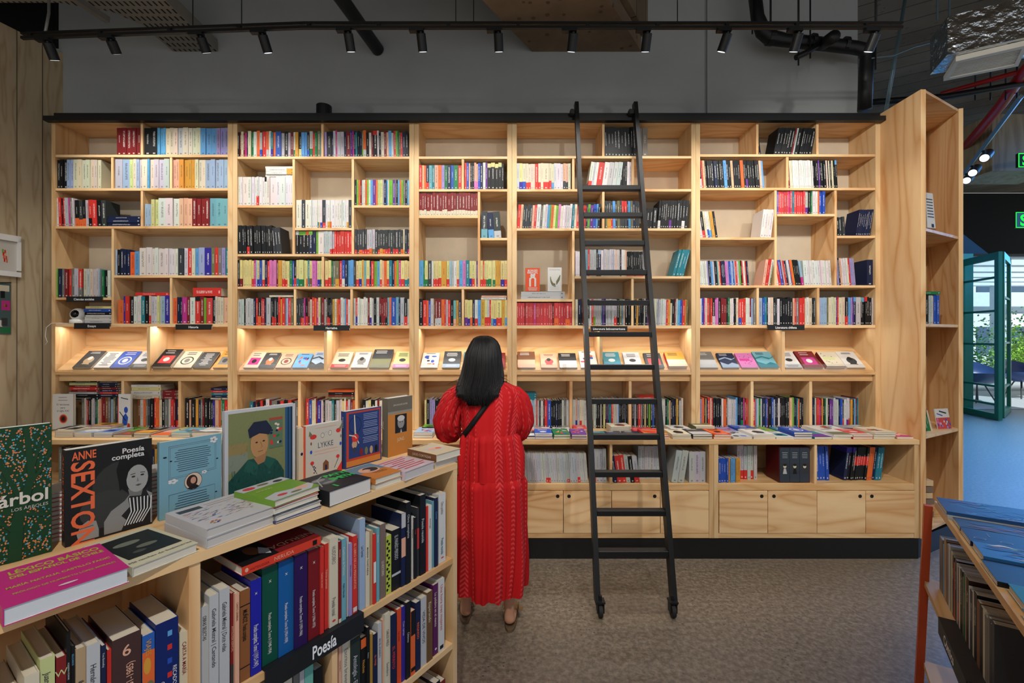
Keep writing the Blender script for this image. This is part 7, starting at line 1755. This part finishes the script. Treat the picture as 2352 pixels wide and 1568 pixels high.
# the book she reads, held in both hands
Mx = Matrix.Translation((cx - .105, cy + .335, 1.055)) @ Matrix.Rotation(R_(-50), 4, 'X') @ frame((0, 0, 0), (0, -1, 0), (1, 0, 0), (0, 0, 1))
bigbook(Mx, .014, .21, .15, 'c', [], 'open book held in front of the woman in red', group='book in hand')
# ------------------------------------------------------------------ doorway and terrace at the far right
MTEAL = plain('teal_door_paint', (22, 104, 72), 0.4)
MGLS = bpy.data.materials.new('door_glass'); n = nt(MGLS)
tr = N(n, 'ShaderNodeBsdfTransparent'); tr.inputs[0].default_value = (.93, .98, .99, 1); gl = N(n, 'ShaderNodeBsdfGlossy'); gl.inputs['Roughness'].default_value = .02
fz = N(n, 'ShaderNodeFresnel'); fz.inputs[0].default_value = 1.45; mx_ = N(n, 'ShaderNodeMixShader')
mx_.inputs[0].default_value = 0.07; L(n, tr.outputs[0], mx_.inputs[1]); L(n, gl.outputs[0], mx_.inputs[2]); out(n, mx_)
def leaf(ax, ay, bx, by, zt, nm, lab, bars=(.06, .17, .42, .62, .82)):
    """glazed door leaf standing between two floor points"""
    a, b_ = Vector((ax, ay, 0)), Vector((bx, by, 0)); ln_ = (b_ - a).length; d = (b_ - a).normalized(); nn_ = Vector((-d.y, d.x, 0))
    Mx = frame(tuple(a), d, nn_, (0, 0, 1))
    t = thing(nm, tuple(a), lab, 'door', 'teal glazed folding doors'); t['kind'] = 'structure'
    def part(name, mat, *q):
        m = MB()
        for k in q: m.box(*k)
        oo = m.build(name, mat); oo.parent = t; oo.matrix_local = Matrix.Translation(-a) @ Mx
    part('door_frame', MTEAL, (0, .12, -.03, .03, .01, zt), (ln_ - .1, ln_, -.03, .03, .01, zt), (.12, ln_ - .1, -.03, .03, .01, .12), (.12, ln_ - .1, -.03, .03, zt - .13, zt))
    for f_ in bars: part('glazing_bar', MTEAL, (.121, ln_ - .101, -.02, .02, zt * f_ - .02 + .1, zt * f_ + .02 + .1))
    part('glass_pane', MGLS, (.1, ln_ - .09, -.004, .004, .1, zt - .1))
leaf(PX(2203, 9.5), 9.5, PX(2298, 8.45), 8.45, 3.15, 'door_1', 'nearer teal glazed door leaf folded open beside the end bookcase')
leaf(PX(2318, 9.55), 9.55, PX(2302, 8.75), 8.75, 3.2, 'door_2', 'second teal glazed door leaf folded open further right', bars=(.15, .42, .7))
struct('door_jamb', MB().box(PX(2203, 9.6) - .35, PX(2203, 9.6) + .3, 9.6, 9.75, 0, 3.32), MTEAL)
# far wall left of the doors
struct('wall_end', MB().box(2.95, PX(2203, 9.6) - .351, 9.62, 9.8, 0, 3.32), MW)
MDK = plain('terrace_deck', (150, 156, 158), 0.6)
struct('terrace_floor', MB().box(7, 24, 9.8, 20, -.04, .012), MDK, )
# slatted roof and beams over the terrace
MBW = plain('white_steel', (196, 214, 226), 0.4)
for k in range(6):
    tag(MB().box(8, 22, 10.2 + k * 1.1, 10.5 + k * 1.1, 3.35 + .0 * k, 3.5).build('pergola_beam', MBW, origin=(12, 10.3 + k * 1.1, 3.4)), f'{ordn(k + 1)} white beam of the terrace roof counting away from the doors', 'beam', 'terrace roof beams')
tag(MB().box(8, 24, 16.6, 16.8, 2.5, 3.2).build('pergola_fascia', MBW, origin=(12, 16.6, 2.5)), 'pale blue fascia board at the far edge of the terrace roof', 'beam')
for k, x in enumerate((13.7, 16.6)):
    tag(MB().box(x, x + .3, 15.5, 15.8, 0, 3.34).build('terrace_post', MBW, origin=(x, 15.5, 0)), ('left', 'right')[k] + ' pale post carrying the terrace roof', 'post', 'terrace posts')
# building across the terrace
MB_ = plain('pale_render', (206, 214, 218), 0.8)
bd = thing('exterior_building', (26, 19, 0), 'pale building beyond the terrace garden', 'building')
MB().box(15, 50, 19, 20, 0, 7).build('facade', MB_, bd)
MWD = plain('window_glass_dark', (70, 90, 110), 0.2)
for k in range(10):
    for j in range(2): MB().box(15.5 + k * 1.3, 16.2 + k * 1.3, 18.96, 18.99, .9 + j * 1.7, 2.0 + j * 1.7).build('window', MWD, bd)
# planting
def leafmat(nm, a, b2):
    m = bpy.data.materials.new(nm); n = nt(m); b = pbsdf(n, .5, 0, .3); oi = N(n, 'ShaderNodeTexCoord'); ns = N(n, 'ShaderNodeTexNoise'); ns.inputs['Scale'].default_value = 6
    L(n, oi.outputs['Object'], ns.inputs['Vector']); L(n, mix(n, ns.outputs[0], lin(a), lin(b2)), b.inputs['Base Color']); out(n, b); return m
MLF = [leafmat('bright_leaf', (60, 130, 30), (170, 210, 90)), leafmat('dark_leaf', (20, 80, 40), (70, 140, 60))]
rl = random.Random(9)
for k, (x, y, h, w) in enumerate([(13.4, 14.6, 1.5, .8), (14.8, 14.9, 1.9, .9), (16.0, 14.5, 1.6, .8), (17.2, 15.2, 2.2, .9), (15.4, 13.6, 1.1, .7), (12.3, 15.0, 1.7, .8)]):
    nm = ('leafy shrub at the left of the terrace bed', 'tall leafy shrub behind the door bars', 'leafy shrub in the middle of the terrace bed', 'tallest leafy shrub at the right edge', 'low front shrub of the terrace bed', 'shrub mostly hidden by the end bookcase')[k]
    t = thing('garden_shrub', (x, y, 0), nm, 'shrub', 'shrubs on the terrace')
    m = MB()
    for q in range(1500):
        c_ = Vector((x + rl.gauss(0, w * .5), y + rl.gauss(0, .3), .35 + abs(rl.gauss(0, .5)) * h * .9))
        if c_.z > h + .4: continue
        a = rl.uniform(0, 6.28); l2 = rl.uniform(.05, .13); u1 = Vector((math.cos(a), math.sin(a) * .6, rl.uniform(-.5, .8))).normalized() * l2; v1 = u1.cross(Vector((rl.uniform(-1, 1), 1, .2))).normalized() * l2 * .28
        m.add([c_, c_ + u1 * .5 + v1, c_ + u1, c_ + u1 * .5 - v1], [(0, 1, 2, 3)])
    m.build('foliage', MLF[k % 2], t)
    MB().tube([(x, y, 0.3), (x + .05, y, h * .8)], [.03, .012], 6).build('stem', MPLY, t)
tag(MB().box(11.2, 19, 13.2, 15.4, .013, .42).build('planter_bed', plain('planter_concrete', (170, 176, 178), .7), origin=(15, 13.4, .013)), 'low pale planter bed holding the terrace shrubs', 'planter')
# round dark table and lounge chair outside
MNV = plain('navy_shell', (40, 66, 118), 0.3)
t = thing('lounge_chair', (11.1, 10.9, 0), 'dark blue round shell chair just outside the teal doors', 'chair', 'outdoor shell chairs')
def shellchair(t, x, y, r):
    P = []
    for i in range(9):
        a = i / 8 * math.pi * .5; rr_ = r * math.sin(a) + .02
        P.append([(x + rr_ * math.cos(th), y + rr_ * math.sin(th) * .8, .42 + r * .55 * (1 - math.cos(a)) + (.28 * max(0, math.sin(th)) * (i / 8) ** 2)) for th in [2 * math.pi * k / 24 for k in range(24)]])
    MB().loft(P, cap=False).build('seat_shell', MNV, t, smooth=True)
    for k in range(4):
        a = math.pi / 4 + k * math.pi / 2
        MB().tube([(x + .12 * math.cos(a), y + .12 * math.sin(a), .44), (x + .34 * math.cos(a), y + .3 * math.sin(a), .012)], .014, 8).build('leg', MBLK, t)
shellchair(t, 11.15, 10.9, .55)
t = thing('lounge_chair', (13.0, 11.6, 0), 'dark shell chair cut by the right edge, outside the open doorway', 'chair', 'outdoor shell chairs')
shellchair(t, 13.0, 11.6, .5)
# wooden toys stacked in the end bookcase
t = thing('toy_stack', (2.99, 3.34, .23), 'stack of small pale wooden puzzle toys on the bottom shelf of the end bookcase', 'toys')
z = PZ(1215, 3.2) + .001
rt = random.Random(3)
MTOY = plain('raw_birch', (206, 176, 134), .6)
for k in range(7):
    h = .045
    MB().box(2.94 + rt.uniform(0, .012), 3.06 + rt.uniform(-.01, .01), 3.30, 3.42, z, z + h - .006).build('toy_box', MTOY if k % 2 == 0 else plain('printed_card', (120, 100, 86), .6), t)
    z += h
# ------------------------------------------------------------------ print the books: the 300 largest each an object, the rest one mass
BOOKS.sort(key=lambda b: -b['area'])
N_OWN = max(0, 300 - BIG)
FILM = {'row': 'from the left', 'stack': 'from the bottom'}
rest = MB()
for i, b in enumerate(BOOKS):
    own = i < N_OWN
    mb = MB() if own else rest
    Mx = None if own else b['M']
    cover_mesh(mb, b['w'], b['d'], b['h'], b['col'], b['bands'], Mx, b['ink'], b['rnd'], b['pages'], text=b['text'])
    if b['art']:
        w = b['w']
        fr = (lambda a, c, k, w=w: (w + k, a, c)) if own else (lambda a, c, k, w=w, Mx=Mx: Mx @ Vector((w + k, a, c)))
        art_faces(mb, b['art'], fr, b['d'], b['h'])
    if own:
        ob = mb.build('book', MBK, matrix=b['M'])
        lb = b['lab']
        if isinstance(lb, str): ob['label'] = lb
        else:
            ck, idx, kind, place, tk = lb
            cname = PAL[ck][1]
            extra = f' with {PAL[tk[2]][1]} foot band' if tk[2] else (f' with {PAL[tk[3]][1]} head band' if tk[3] else '')
            ob['label'] = f'{cname} book{extra}, {ordn(idx)} {FILM[kind]}, {place}'
            if len(ob['label'].split()) > 16: ob['label'] = f'{cname} book, {ordn(idx)} {FILM[kind]}, {place}'
        ob['category'] = 'book'
        ob['group'] = b['group']
tag(rest.build('shelved_books', MBK), 'rows of smaller books filling the rest of the shelves', 'books', 'smaller shelved books', 'stuff')
print('BOOKS total', len(BOOKS), 'own', N_OWN, 'big', BIG)
